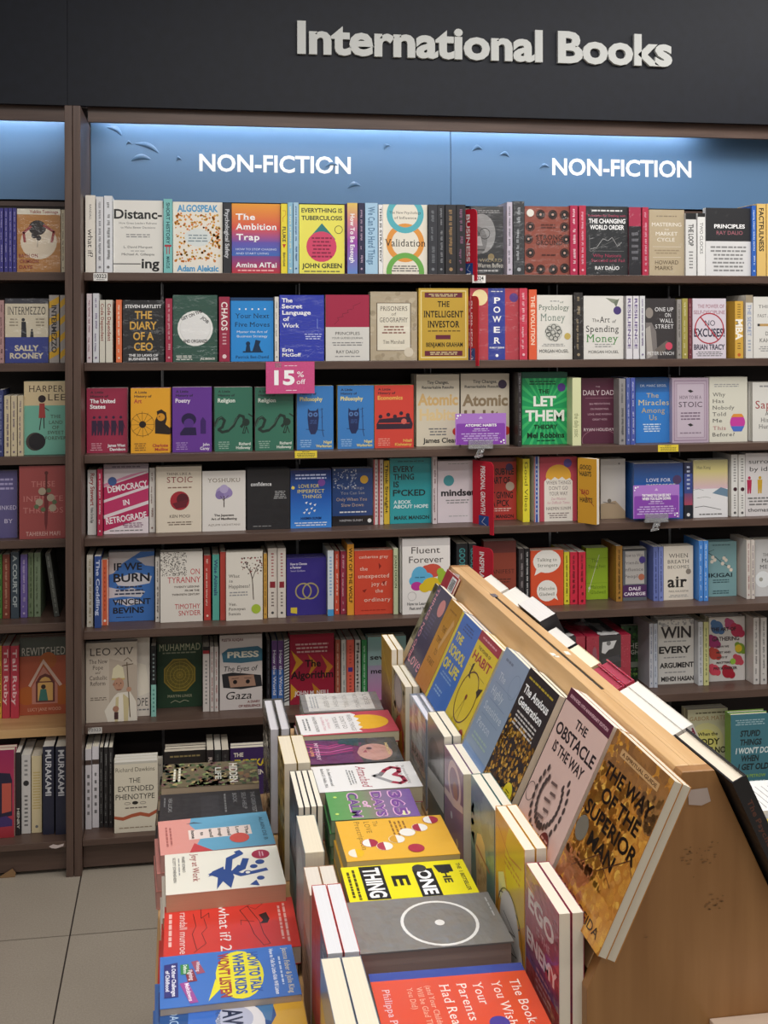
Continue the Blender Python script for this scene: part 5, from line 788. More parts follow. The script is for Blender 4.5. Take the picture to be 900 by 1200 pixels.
LEFT[2] = [S(-2, 4, 457, '3a4070', 'navy', tc='8a90b8'), S(5, 12.2, 464, 'cfc0a0', 'cream', tc='6a5a70'), S(13, 19.8, 464, 'cfc0a0', 'cream', tc='6a5a70'), S(20.7, 27.4, 464, 'cfc0a0', 'cream', tc='6a5a70'),
 F(28.2, 78.5, 447, 533, '78b8a4', 'teal and cream face-out book with a walking girl on a ball', 'walking girl book', [Rc(0, 0, 1, .33, 'd8c49c'), T('HARPER', .52, .1, .82, .085, '4a3c34', 's'), T('LEE', .76, .22, .42, .085, '4a3c34', 's'), C(.42, .24, .09, '2c2024'), P([(.36, .3), (.48, .3), (.5, .5), (.34, .5)], 'a84440'), L([(.4, .5), (.36, .66)], .003, '2c2024'), L([(.46, .5), (.47, .64)], .003, '2c2024'), L([(.48, .36), (.58, .4)], .0022, '2c2024'), C(.26, .82, .22, '4a4440'), C(.3, .82, .2, '262428'), T('THE', .74, .48, .24, .045, '4a4438', 's'), T('LAND', .74, .56, .32, .045, '4a4438', 's'), T('OF', .74, .63, .16, .045, '4a4438', 's'), T('SWEET', .74, .7, .38, .045, '4a4438', 's'), T('FOREVER', .74, .775, .5, .045, '4a4438', 's')], n=1)]
LEFT[3] = [F(-30, 20.6, 552, 631, '5f5886', 'blue-violet face-out book cut by the frame edge', 'blue-violet book', [B(.3, .1, .95, .3, 3, 'a8a0c8'), T('LINKED', .75, .55, .45, .06, 'd0c8e0', 's'), T('BY', .8, .75, .2, .06, 'd0c8e0', 's')]),
 F(22.6, 78.6, 546, 631.5, '9a4a48', 'dull red face-out book with a dagger wrapped in roses', 'dagger and roses book', [T('THESE', .5, .25, .5, .075, 'c07a74', 's'), T('INFINITE', .5, .45, .84, .075, 'c07a74', 's'), T('THREADS', .5, .61, .84, .075, 'c07a74', 's'), P([(.52, .4), (.62, .4), (.59, .8), (.56, .9), (.53, .8)], '6a2a2c'), L([(.57, .12), (.57, .4)], .006, '5a2826'), L([(.45, .4), (.7, .4)], .004, '4a2220'), C(.57, .1, .04, '5a2826')] + [C(x, y, .08, 'a89a84') for x, y in [(.42, .5), (.66, .44), (.48, .35), (.7, .58)]] + [C(x, y, .05, '5c6a4c') for x, y in [(.36, .56), (.74, .5), (.5, .6), (.62, .34)]] + [T('TAHEREH MAFI', .5, .93, .72, .055, 'd8b0a8', 's')], n=1)]
LEFT[4] = [S(-1, 2.4, 650, '4a7a34', 'grass green', b=725), S(3, 11.6, 650, '7a3a2c', 'rust brown', tc='b88a70', b=725), S(12.7, 22.2, 647, '3a4650', 'slate', t='A COURT OF', tc='a8b0b0', b=725), S(24, 32.2, 650, '6a5a98', 'violet', tc='b8a8c8', b=724), S(33, 39.4, 648, '6a7a5a', 'moss green', tc='3a4a2a', b=723), S(40.2, 47.6, 648, '76866a', 'moss green', tc='3a4a2a', b=723), S(63.5, 69.6, 648, '4a4c46', 'leaning dark grey', tc='8a8c84', b=723, lean=-8),
 F(80.2, 82.5, 660, 722, '222', 'x', 'x', [])][:-1]
LEFT[5] = [S(-2, 2, 757, 'd8a83c', 'yellow', b=842), S(2.4, 11.6, 757, 'c03a4c', 'crimson red', t='Tall Ruby', tc='f0c8c8', st='S', b=842), S(12.4, 22, 757, 'c03a4c', 'crimson red', t='Tall Ruby', tc='f0c8c8', st='S', b=842),
 F(23, 78.8, 747, 837.5, 'b0583c', 'rust face-out book with a pointed gable window scene', 'gable window book', [Rc(0, 0, 1, .24, '4a5048'), T('REWITCHED', .5, .18, .92, .1, 'c8c4b8', 's'), C(.15, .75, .2, 'b8642c'), C(.9, .75, .22, 'b8642c'), C(.6, .3, .18, 'b0602c'), P([(.18, .62), (.5, .28), (.9, .62), (.84, .64), (.5, .34), (.23, .64)], 'd8b8a8'), P([(.26, .64), (.5, .38), (.8, .62), (.8, .86), (.26, .86)], 'c48474'), P([(.34, .84), (.34, .58), (.42, .5), (.54, .47), (.66, .5), (.74, .58), (.74, .84)], '6a3430'), P([(.38, .82), (.38, .6), (.46, .53), (.54, .51), (.62, .53), (.7, .6), (.7, .82)], 'e0b068'), C(.5, .64, .05, '3a2a24'), P([(.44, .67), (.56, .67), (.6, .82), (.4, .82)], '3f7a70'), Rc(.34, .57, .74, .585, '6a3430'), T('LUCY JANE WOOD', .52, .93, .7, .04, 'e8b8a0', 's')], n=1)]
LEFT[6] = [F(-32, 17, 880, 983, 'a83050', 'magenta to red face-out book cut by the frame edge', 'magenta book', [G(0, '9a2858', .6, 'b83a54'), G(.6, 'b83a54', 1, 'a03038'), P([(.55, .25), (.9, .27), (.95, .35), (.95, .75), (.6, .78)], '26203a'), P([(.7, .38), (.93, .38), (.93, .7), (.7, .72)], 'c0584a'), P([(.3, .8), (.8, .75), (.95, .8), (.95, .87), (.4, .88)], '44306a')], n=1),
 S(18.4, 24.2, 882, '262426', 'black', t='HENRY', tc='c8c4b8', b=979, cy=.8, ln=.25), S(25.2, 36, 885, 'd0ccc8', 'pale grey', sp=[C(.5, .36, .32, '2a2a2c'), B(.3, .05, .7, .28, 4, '777'), B(.3, .5, .7, .92, 8, '555')], b=977), S(37, 49, 886, 'd8c8a0', 'straw', sp=[B(.1, .2, .9, .7, 14, 'c0a868'), C(.5, .92, .15, '777')], b=976), S(50, 63.4, 875, '26283c', 'navy black', t='MURAKAMI', tc='d0d0d4', b=978, cy=.3, ln=.52), S(65, 78.4, 875, '26283c', 'navy black', t='MURAKAMI', tc='d0d0d4', b=978, cy=.3, ln=.52)]
for k in range(7): make_row("left bay's " + RN[k], LZ[k], SY[k], LEFT[k], "books on the left bay's " + RN[k])

# ---- red divider fins
def divider(x0, x1, ytop, ybot, k, label, txt, yaw):
    x0p, x1p = onY(x0, (ytop + ybot) / 2, SY[k] - .012), onY(x1, (ytop + ybot) / 2, SY[k] - .012)
    zt, zb = onY(x0, ytop, SY[k] - .012).z, onY(x0, ybot, SY[k] - .012).z
    root = empty('shelf_divider', (x1p.x, SY[k] - .012, zb), label, 'divider', 'red section dividers')
    m_ = Mb(); wd = x1p.x - x0p.x; dep = .07
    # a rounded plate set at an angle: near edge at right, far edge into the shelf at left
    n = Vector((-wd, dep, 0)).normalized(); t = Vector((-n.y, n.x, 0)) * .0016
    hh = zt - zb; Ln = math.hypot(wd, dep); r = .018
    zs = SZ[k] - zb + .001
    prof = [(0, 0)] + [(r * (1 - math.sin(a)), hh - r + r * math.cos(a)) for a in [pi / 2 - i * pi / 10 for i in range(6)]] + [(Ln, hh), (Ln, zs), (.0125 * Ln / dep, zs), (.0125 * Ln / dep, 0)]
    A = [n * s + Vector((0, 0, z)) + t for s, z in prof]; B2 = [n * s + Vector((0, 0, z)) - t for s, z in prof]
    c = hx('c01f34'); m_.poly(A, c); m_.poly(B2[::-1], c)
    for i in range(len(A)):
        j = (i + 1) % len(A); m_.poly([A[i], A[j], B2[j], B2[i]], c)
    def pt(u, v, l): return tuple(n * ((1 - u) * Ln) + Vector((0, 0, hh * (1 - v))) + t * (1 + .06 * (l + 1)))
    draw(m_, [T(txt, .5, .4, .66, .2, 'f4e8e8', 'b', 90), Rc(.3, .75, .78, .93, '2a4a8c'), L([(.6, .77), (.45, .84), (.66, .88)], .0012, 'f0f0f4'), P([(.4, .89), (.68, .89), (.6, .91), (.45, .91)], 'f0f0f4')], pt, Ln, hh)
    m_.build('fin', 'plastic', root)
    return root
divider(545.7, 559, 244, 329, 0, 'red divider fin beside the grey portrait book on the top shelf', 'BUSINESS', 0)
divider(550, 561, 346.5, 429, 1, 'red divider fin right of the gold and maroon book, second shelf', 'BUSINESS', 0)
divider(561, 578.5, 542, 628, 3, 'red divider fin over the black-on-red capitals book, fourth shelf', 'PERSONAL GROWTH', 0)
divider(559, 578, 644, 724, 4, 'red divider fin in front of the rust red book, fifth shelf', 'INSPIRATION', 0)

# ---- tags on the shelf edges
def tag_strip(name, x0, y0, x1, y1, k, col, ops, label, group=None, lift=.0006, cat='label', mt='paint'):
    Y = SY[k] - lift
    a, b2 = onY(x0, y0, Y), onY(x1, y0, Y); z0 = onY(x0, y1, Y).z
    wd, hh = b2.x - a.x, a.z - z0
    root = empty(name, (a.x, Y, z0), label, cat, group)
    m_ = Mb(); m_.box(0, -.0005, 0, wd, 0, hh, hx(col)); draw(m_, ops, lambda u, v, l: (u * wd, -.0005 - EPS * l, (1 - v) * hh), wd, hh)
    m_.build('card', mt, root); return root
tag_strip('shelf_label', 109.5, 320, 126, 329, 0, 'e8e6e2', [T('10323', .5, .4, .84, .5, '222'), B(.2, .76, .8, .95, 1, '555')], 'small white number label at left end of the top shelf edge', 'white shelf labels')
tag_strip('shelf_label', 553.5, 322.5, 569, 331.5, 0, 'e8e6e2', [T('2024', .5, .4, .7, .5, '222'), B(.2, .76, .8, .95, 1, '555')], 'small white number label under the grey portrait book, top shelf edge', 'white shelf labels')
tag_strip('shelf_label', 103, 853, 119.5, 860, 5, 'c8c4be', [T('10323', .5, .4, .84, .5, '777'), P([(0, 0), (.3, 0), (.05, .5), (0, .6)], '8a8078')], 'worn white label at left end of the sixth shelf edge', 'white shelf labels')
tag_strip('shelf_tag', 345.5, 528.5, 371.5, 537, 2, 'e4cc3c', [B(.3, .05, .7, .25, 1, '4a4420'), B(.06, .3, .94, .9, 3, '6a6230')], 'yellow paper tag under the left blue owl book, third shelf edge', 'yellow shelf tags')
tag_strip('shelf_tag', 771, 521.5, 795, 529.5, 2, 'e4cc3c', [B(.3, .05, .7, .25, 1, '4a4420'), B(.06, .3, .94, .9, 3, '6a6230')], 'yellow paper tag under the gold-titled blue book, third shelf edge', 'yellow shelf tags')
m_ = Mb(); a, b2 = onY(57, 988, SY[6] - .001), onY(75, 993, SY[6] - .001); wd = b2.x - a.x
root = empty('tape_scrap', (a.x, SY[6] - .0012, b2.z), "torn white tape on the edge of the left bay's bottom shelf", 'tape')
m_.poly([(0, 0, .006), (wd * .3, 0, .012), (wd * .6, 0, .008), (wd, 0, .012), (wd * .95, 0, .004), (wd * .5, 0, -.002), (wd * .2, 0, 0)], hx('c8b8b4')); m_.build('strip', 'paint', root)
# pink sale card hung from the second shelf
sale = tag_strip('sale_sign', 311.6, 424, 368.5, 461.5, 1, 'cf4f86', [N(500, 0, 0, 1, 1, .006, ['d85c92', 'c44880', 'dd6a9c'], 12), B(.36, .11, .66, .15, 1, 'f8e8f0'), T('15', .38, .5, .42, .42, 'fff', 'k'), T('%', .71, .4, .14, .17, 'fff', 'r'), T('off', .72, .63, .18, .15, 'fff', 'r'), B(.4, .88, .64, .92, 1, 'f8e8f0')],
     'pink square card with a large white discount number hanging from second shelf', None, .004, 'sign')
m_ = Mb(); m_.box(.03, -.0006, .085, .05, .004, .1, hx('ddd')); m_.build('adhesive_tab', 'clear', sale)

def placard(x0, y0, x1, y1, k, title, label, clipx, clipy):
    Y = SY[k] - .012
    a, b2 = onY(x0, y0, Y), onY(x1, y0, Y); z0 = onY(x0, y1, Y).z; wd, hh = b2.x - a.x, a.z - z0
    root = empty('promotional_card', (a.x, Y, z0), label, 'sign', 'purple promotional cards')
    m_ = Mb(); m_.box(0, -.0006, 0, wd, 0, hh, hx('b07cd0'))
    ops = [P([(.02, .36), (.04, .32), (.96, .32), (.98, .36), (.98, 1), (.02, 1)], '8a46b0'), P([(.46, .17), (.5, .09), (.54, .17)], 'd8c0ea'), C(.05, .07, .02, 'fff'), C(.1, .05, .014, 'fff'), C(.03, .15, .014, 'fff'), C(.95, .87, .02, 'fff'), C(.9, .92, .016, 'fff'), C(.96, .96, .014, 'fff')]
    ops += [T(t, .5, y, .62, .075, 'fff', 'k') for t, y in title] + [B(.35, .47, .65, .53, 1, 'e0d0f0'), B(.3, .54, .7, .58, 1, 'd8c8ec'), B(.08, .62, .92, .9, 4, 'd0b8e8')]
    draw(m_, ops, lambda u, v, l: (u * wd, -.0006 - EPS * l, (1 - v) * hh), wd, hh)
    m_.build('card', 'gloss', root)
    m_ = Mb(); cx = onY(clipx, y1, Y).x - a.x; d = -.004
    zs = SZ[k] - z0
    m_.box(cx - .042, d, -.012, cx + .042, d + .002, .016); m_.box(cx - .042, .0008, -.012, cx + .042, .0024, .012); m_.box(cx - .042, d, -.014, cx + .042, .0024, -.012)
    m_.tube((cx - .004, -.001, -.014), (cx - .012, -.002, -.034), .004, hx('fff')); m_.tube((cx + .012, -.001, -.014), (cx - .002, -.003, -.03), .004, hx('fff'))
    m_.tube((cx - .022, -.006, -.04), (cx + .006, -.006, -.036), .004, hx('fff')); m_.tube((cx + .004, -.008, -.022), (cx + .004, .011, -.022), .006, hx('fff'))
    m_.build('clear_clip_stand', 'clear', root)['label'] = 'clear plastic clip'
    return root
placard(533.5, 484.8, 593, 521.5, 2, [('ATOMIC HABITS', .38)], 'purple card in a clear clip before the right bronze-lettered book', 563, 522)
placard(742, 569, 796, 608, 3, [('THE THINGS YOU CAN SEE ONLY', .31), ('WHEN YOU SLOW DOWN', .41)], 'purple card in a clear clip on the fourth shelf', 769, 608)

# ---- red boxed sets at the front of the sixth shelf
def boxed_set(x0, x1, yt, label):
    Y = SY[5] - .03; dep = .21
    a, b2 = onY(x0, 770, Y), onY(x1, 770, Y); zt = onY(x1, yt, Y).z
    wd, hh = b2.x - a.x, zt - SZ[5] - .0006
    root = empty('boxed_book_set', (a.x, Y, SZ[5] + .0006), label, 'box', 'red boxed sets')
    m_ = Mb(); c = hx('9c2038'); m_.box(0, 0, 0, wd, dep, hh, c)
    draw(m_, [N(220, .0, .0, 1, 1, .012, ['b8485a', '8a1a30', 'a83048'], 4), Rc(.28, 0, .78, .5, '26262a'), P([(.36, .1), (.68, .08), (.6, .2), (.5, .22), (.42, .28), (.34, .26)], 'c8c8c8'), C(.5, .12, .05, '6a6a6a'), P([(.34, .36), (.74, .3), (.78, .4), (.4, .44)], '34343a'), O(.66, .56, .08, .025, 'd8d4d4'), O(.66, .56, .035, .012, 'd8d4d4'), P([(.5, .63), (.56, .58), (.74, .6), (.86, .62), (.78, .66), (.56, .66)], 'd8d4d4'), L([(.3, .52), (.46, .5)], .006, 'd8d4d4'), P([(.1, .5), (.14, .2), (.18, .16), (.22, .2), (.26, .5)], '8a4a58'), C(.3, .62, .03, 'c0b8bc')],
         lambda u, v, l: (u * wd, -EPS * l, (1 - v) * hh), wd, hh)
    draw(m_, [N(160, 0, 0, 1, 1, .012, ['b8485a', '8a1a30', 'a83048'], 5), Rc(.3, 0, .78, 1, '3a3a3e'), P([(.3, .9), (.36, .78), (.44, .82), (.52, .74), (.62, .82), (.74, .78), (.8, .9), (.7, .96), (.34, .97)], 'e8e6e4'), Rc(.44, .38, .62, .72, '8a8a88'), C(.53, .36, .14, 'b8b8b4', .1), C(.36, .2, .13, '8f8f8c', .08)],
         lambda u, v, l: (u * wd, dep * (1 - v), hh + EPS * l), wd, dep)
    m_.build('slipcase', 'film', root)
    m_ = Mb(); cx, cy = wd * .28, dep * .68
    prof = [(.03, 0), (.024, .004), (.01, .009), (.005, .016), (.009, .021), (.007, .028), (.0, .031)]
    for i in range(len(prof) - 1):
        for s in range(10):
            t0, t1 = 2 * pi * s / 10, 2 * pi * (s + 1) / 10; (r0, z0), (r1, z1) = prof[i], prof[i + 1]
            m_.poly([(cx + r0 * math.cos(t0), cy + r0 * math.sin(t0) * .7, hh + .0008 + z0), (cx + r0 * math.cos(t1), cy + r0 * math.sin(t1) * .7, hh + .0008 + z0), (cx + r1 * math.cos(t1), cy + r1 * math.sin(t1) * .7, hh + .0008 + z1), (cx + r1 * math.cos(t0), cy + r1 * math.sin(t0) * .7, hh + .0008 + z1)], hx('eee'))
    m_.build('wrap_tip', 'clear', root)['label'] = 'gathered tip of clear film'
    return root
boxed_set(687.5, 739, 743.5, 'red boxed book set with black panel, right one of two on the sixth shelf')
boxed_set(637, 685.6, 745.5, 'red boxed book set half hidden by the table, left one of two')

# scrap of brown card on the toe kick
root = empty('card_scrap', (onY(8, 1024, YF + .02).x, YF + .024, .0008), 'small tan card scrap leaning on the base of the left bookcase', 'scrap')
m_ = Mb(); m_.prism([(-.03, 0), (.024, .0), (.026, .012), (.016, .026)], 0, .0015, hx('8a6a48')); m_.build('card', 'paint', root)

# ================================================================ stepped display table, square to the wall
TH = math.radians(25.57); sn, cs = math.sin(TH), math.cos(TH)
XM, ZR = .623, 1.141
YN, YFAR, YT = -2.164, -1.042, -2.22
ZA, ZB_, ZC, ZD = .615, .65, .762, .772
tb = empty('display_table', (XM, -1.7, 0), 'stepped maple display table with a ridge, carrying books in the foreground', 'table')
tp = lambda x, y, z: (x - XM, y + 1.7, z)
def tpart(name, x0, y0, z0, x1, y1, z1, mt, bev=.001):
    m_ = Mb(); m_.box(*tp(x0, y0, z0), *tp(x1, y1, z1)); return m_.build(name, mt, tb, bev)
LX = lambda z: .602 - (ZR - z) * sn / cs          # left slope line at the board surface
RX = lambda z: 2 * XM - LX(z)
# end panels
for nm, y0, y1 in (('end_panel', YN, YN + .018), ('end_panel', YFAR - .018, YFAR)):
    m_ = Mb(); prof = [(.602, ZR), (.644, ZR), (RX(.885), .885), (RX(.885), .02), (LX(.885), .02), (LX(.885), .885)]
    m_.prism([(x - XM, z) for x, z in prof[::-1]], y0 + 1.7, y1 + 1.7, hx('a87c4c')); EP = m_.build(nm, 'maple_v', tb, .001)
    if y0 == YN: NEARP = EP
# ridge cap in two strips with the sign slot between them, and a steel clip
ys0 = onZ(577, 697, ZR).y; ys1 = onZ(709, 807.5, ZR).y
tpart('ridge_filler', .6205, ys0 + .0, ZR - .0178, .626, YFAR - .0183, ZR - .0002, 'maple', 0); tpart('ridge_filler', .6205, YN + .0183, ZR - .0178, .626, ys1, ZR - .0002, 'maple', 0)
m_ = Mb(); m_.box(*tp(.6205, ys1 + .0002, ZR - .0178), *tp(.626, ys0 - .0002, ZR - .0015), hx('2a241c')); m_.build('slot_shade', 'plastic', tb)  # dark box added in the slot, its colour standing for the shade inside
m_ = Mb(); p = onZ(583, 699, ZR); m_.box(*tp(.617, ys0 - .02, ZR + .0002), *tp(.628, ys0 + .004, ZR + .0012), hx('777')); m_.build('slot_clip', 'steel', tb)
for (x, y, l) in [(*onZ(*q, ZR)[:2], l) for q, l in (((646, 765), .02), ((662, 763), .022), ((651, 768), .012))]:
    m_ = Mb(); m_.poly([tp(x - .003, y, ZR + .0003), tp(x + .004, y - .004, ZR + .0003), tp(x + .003, y - l, ZR + .0003), tp(x - .004, y - l * .8, ZR + .0003)], hx('efe6d6')); m_.build('tape_fleck', 'paint', tb)['label'] = 'white tape fleck'
# sloping back boards and ledges
for sg, nm in ((1, 'left'), (-1, 'right')):
    def X(x): return (x - XM) * sg
    m_ = Mb()
    pr = [(X(.602), ZR), (X(.6203), ZR), (X(.6203), ZR - .016), (X(LX(.9) + .018), .9), (X(LX(.9)), .9)]
    m_.prism(pr if sg < 0 else pr[::-1], YN + .0183 + 1.7, YFAR - .0183 + 1.7, hx('c39a68')); m_.build('slope_board', 'maple', tb, .0008)
    m_ = Mb(); bx, bz = .478, .948
    a = (bx + .010 * cs, bz - .010 * sn - .0008)
    pr = [(X(a[0] + .001), a[1] - .0005), (X(a[0] + .017 * cs), a[1] - .017 * sn), (X(a[0] + .017 * cs - .008 * sn), a[1] - .017 * sn - .008 * cs), (X(a[0] - .008 * sn), a[1] - .008 * cs)]
    m_.prism(pr if sg > 0 else pr[::-1], YN + .022 + 1.7, YFAR - .022 + 1.7, hx('c39a68')); m_.build('book_ledge', 'maple', tb, .0005)
    def bx_(name, x0, z0, x1, z1, y0=YT, y1=-.975, mt='maple'):
        m2 = Mb(); xa, xb = sorted((X(x0), X(x1))); m2.box(xa, y0 + 1.7, z0, xb, y1 + 1.7, z1, hx('c39a68')); m2.build(name, mt, tb, .001)
    xin = LX(.885)
    bx_('step_shelf', .4495, ZD - .009, .4775, ZD); bx_('step_shelf', .4778, ZD - .009, .53, ZD, YN + .0185, YFAR - .0185)
    bx_('step_riser', .4575, ZC, .4775, ZD - .0092)
    bx_('tier_shelf', .234, ZC - .018, .4575, ZC - .0002)
    bx_('tier_riser', .236, .02, .252, ZC - .0185)
    bx_('step_shelf', .1785, ZB_ - .016, .2355, ZB_)
    bx_('step_riser', .182, ZA, .2355, ZB_ - .0162)
    bx_('tier_shelf', -.05, ZA - .018, .2355, ZA - .0002)
    bx_('base_panel', -.03, .02, -.012, ZA - .0185)
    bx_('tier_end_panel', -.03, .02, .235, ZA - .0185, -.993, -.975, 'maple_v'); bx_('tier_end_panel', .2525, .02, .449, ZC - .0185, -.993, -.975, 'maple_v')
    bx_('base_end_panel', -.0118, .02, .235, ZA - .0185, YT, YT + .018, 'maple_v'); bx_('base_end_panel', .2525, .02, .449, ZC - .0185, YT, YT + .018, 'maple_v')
    bx_('plinth', -.02, .0006, .44, .0195, YT + .02, -1.0, 'walnut')
m_ = Mb(); m_.box(*tp(onY(831, 1193, YN).x, YN - .11, onY(831, 1193, YN).z - .016), *tp(RX(.885) + .02, YN - .0005, onY(831, 1193, YN).z), hx('e4cdb8')); o = m_.build('end_shelf', 'paint', tb, .001); o['label'] = 'pale pinkish end shelf'
# remains of tape and scuffs on the end panel
c = [onY(*q, YN - .0008) for q in ((806, 926), (829, 923), (833, 939), (822, 944), (807, 943))]
m_ = Mb(); m_.poly([(v.x - XM, v.y + 1.7, v.z) for v in c][::-1], hx('b5a49a')); m_.build('tape_patch', 'paint', NEARP)['label'] = 'greyish tape patch'
for (cx, cy, n_, w_, h_, s_) in ((822, 1000, 26, 24, 13, 1), (838, 1057, 16, 12, 9, 3), (812, 1027, 1, 1, 1, 2), (757, 1098, 1, 1, 1, 5)):
    rr = random.Random(s_); m_ = Mb()
    for _ in range(n_):
        v = onY(cx + rr.uniform(-w_, w_), cy + rr.uniform(-h_, h_), YN - .0007); l = rr.uniform(.001, .004)
        m_.poly([(v.x - XM - l, v.y + 1.7, v.z), (v.x - XM, v.y + 1.7, v.z - .0008), (v.x - XM + l, v.y + 1.7, v.z + .0003), (v.x - XM, v.y + 1.7, v.z + .001)], hx('7d5a36'))
    m_.build('scuff_mark', 'paint', NEARP)['label'] = 'brown scuff mark'

FLATG = 'books lying face up on the display table'
def flat(q, z, n, zb, col, look, ref, art, w_=None, scol=None, fin='matte', hard=False, page=None, jit=.004, sart=()):
    FL, FR, NR, NL = [onZ(*c, z) for c in q]
    za = ((FR - FL) + (NR - NL)).normalized(); h = ((FR - FL).length + (NR - NL).length) / 2
    xa = Vector((za.y, -za.x, 0)); wm = w_ or ((NL - FL).length + (NR - FR).length) / 2
    t = (z - zb - .0006) / n - .0005
    bs = basis(xa, Vector((0, 0, -1)), za)
    r = book(Vector((FL.x, FL.y, z)), bs, wm, t, h, col, look, FLATG, art, sart, scol, fin, hard, page)
    for k in range(1, n):
        duplicate(r, (R_.uniform(-jit, 0) - (.004 * k if zb == ZA else 0), 0, -k * (t + .0005)), '%s copy down under the %s on the display table' % (ORD[k + 1], ref))
    return r
STG = 'books standing face-left on the display table'
def stand(x, y0, y1, zt, zb, t, n, col, look, ref, art, fin='matte', hard=False, page='ece4d2', tilt=0, zd=0):
    r = book(Vector((x, y0, zb + .0006)), FACE_LEFT, y0 - y1 - .0012, t, zt - zb, col, look, STG, art, (), None, fin, hard, page)
    for k in range(1, n):
        duplicate(r, (k * (t + .0012), R_.uniform(-.001, .001), 0), '%s copy behind the %s on the display table' % (ORD[k], ref))
    return r
SLG = 'books leaning on the table ridge, left slope'
SL_B = basis((0, -1, 0), (cs, 0, -sn), (sn, 0, cs)); SR_B = basis((0, 1, 0), (-cs, 0, -sn), (-sn, 0, cs))
PF = Vector((.575, 0, 1.15)); NF = (-cs, 0, sn)
def lean(tl, tr, t, n, col, look, ref, art, off=0, fin='matte', hard=False, page='e6dcc8', y=None):
    a, b2 = hit(*tl, PF, NF), hit(*tr, PF, NF)
    y0, y1 = y or (a.y, b2.y)
    h = ((a.z + b2.z) / 2 - .948) / cs
    o = Vector((.478, y0, .948)) + Vector((cs, 0, -sn)) * off
    r = book(o, SL_B, y0 - y1 - .0008, t, h, col, look, SLG, art, (), None, fin, hard, page)
    for k in range(1, n):
        duplicate(r, Vector((cs, 0, -sn)) * k * (t + .0008) + Vector((0, R_.uniform(-.002, .002), 0)), '%s copy behind the %s on the ridge' % (ORD[k], ref))
    return r

# ---- upper flat column
o_ = Vector((.6, 0, 1.141)); n_ = Vector((-cs, 0, sn)); pts = [hit(*q, Vector((.602, 0, ZR)) + n_ * .0006, n_) for q in ((531, 671), (538.5, 674), (536.5, 685), (529.5, 680))]
m_ = Mb(); m_.poly([tp(*v) for v in pts], hx('ddd6d4')); m_.build('sticker', 'paint', tb)['label'] = 'small white sticker'
U = ', upper flat row'
RT = lambda t, x, y, l, h, c='444', st='r': T(t, y, x, l, h, c, st)   # helper kept for symmetry with cover coordinates
ZU = .85
flat(((351, 814), (432.5, 811), (447.6, 831), (345.8, 836)), ZU, 3, ZC, '8f8a84', 'grey flat book with a white title plate, farthest' + U, 'grey plate book',
     [Rc(.0, .1, .94, .93, 'e4e0d8'), T('LOSE', .42, .17, .6, .055, '9a948a', 's'), T('NOTHING', .45, .3, .76, .055, '9a948a', 's'), T('YOU WILL', .45, .44, .7, .055, 'a8a298', 's'), T('WISH', .45, .57, .6, .055, 'a8a298', 's'), T('TO KEEP', .45, .69, .66, .055, 'a8a298', 's'), B(.15, .79, .8, .9, 3, 'aaa')], fin='film', hard=True)
flat(((346, 838), (454, 831), (468.6, 856), (354, 862)), ZU, 4, ZC, 'c04c58', 'rose red flat book with white arch and yellow sun' + U, 'rose red flat book',
     [C(.5, .3, .34, 'e8b22c', .42), P([(.04, 1), (.04, .42), (.14, .37), (.24, .4), (.34, .35), (.44, .39), (.54, .35), (.64, .39), (.74, .35), (.84, .4), (.94, .37), (.96, 1)], 'ebe8e6'), T('WHEN THINGS', .5, .45, .76, .045, '6a6664', 's'), T("DON'T GO", .48, .53, .56, .045, '6a6664', 's'), T('YOUR WAY', .48, .61, .56, .045, '6a6664', 's'), T('Zen Wisdom', .5, .69, .46, .03, 'd89aa8', 'si'), T('for Difficult Times', .5, .74, .64, .03, 'd89aa8', 'si'), T('HAEMIN SUNIM', .5, .82, .7, .035, '6a6664', 's'), B(.2, .88, .8, .96, 2, '888')], page='d9cfae')
flat(((356, 868), (467, 864), (471, 891), (365, 897)), ZU, 3, ZC, '3a3f40', 'dark flat book showing a face and a magenta scarf' + U, 'magenta scarf book',
     [P([(0, .05), (.5, .0), (1, .1), (1, .4), (0, .3)], '4a4a48'), C(.6, .27, .34, 'c8988c', .3), C(.45, .32, .05, '5a3a3a'), P([(.5, .36), (.62, .35), (.6, .4)], 'a85058'), P([(.2, .38), (.6, .46), (1, .42), (1, 1), (0, 1), (.1, .6)], '6a2a58')] + [L([(.1 + .1 * k, .5), (.3 + .08 * k, .75), (.15 + .12 * k, 1)], .004, c) for k, c in enumerate(['b83a78', 'c8488a', '8a2a60', 'd05a98', 'b03070', '4a1a48'])] + [P([(0, .4), (.35, .42), (.2, .65), (0, .6)], '2a4a48'), T('MEMOIR', .5, .12, .5, .03, 'e0c890'), T('MY STORY', .5, .88, .7, .04, 'e8c8d8'), T('A LIFE', .5, .94, .4, .03, 'f0b070')], fin='film', hard=True)
flat(((364, 899), (480.5, 891), (497.6, 921), (375, 928)), ZU, 3, ZC, 'e8e6e4', 'white flat book with a heart made of two magnets' + U, 'magnet heart book',
     [T('"A groundbreaking', .5, .1, .72, .03, '666', 'si'), T('book." -John Gray', .5, .15, .72, .03, '666', 'si'), L([(.5, .36), (.3, .29), (.2, .22), (.26, .15), (.4, .16), (.5, .22)], .009, 'a8324c'), L([(.5, .22), (.6, .15), (.76, .14), (.84, .2), (.76, .28)], .009, 'a8324c'), L([(.76, .28), (.5, .42), (.46, .37)], .009, '9a9a9c'), L([(.5, .36), (.4, .33)], .009, '77777a'), T('Attached', .5, .52, .84, .09, 'a8324c', 'si'), B(.2, .6, .8, .68, 3, '888'), T('Dr. Amir Levine and', .46, .84, .66, .03, '444', 's'), T('Rachel S.F. Heller, M.A.', .48, .9, .74, .03, '444', 's')], page='cfc0a2', scol='a8324c')
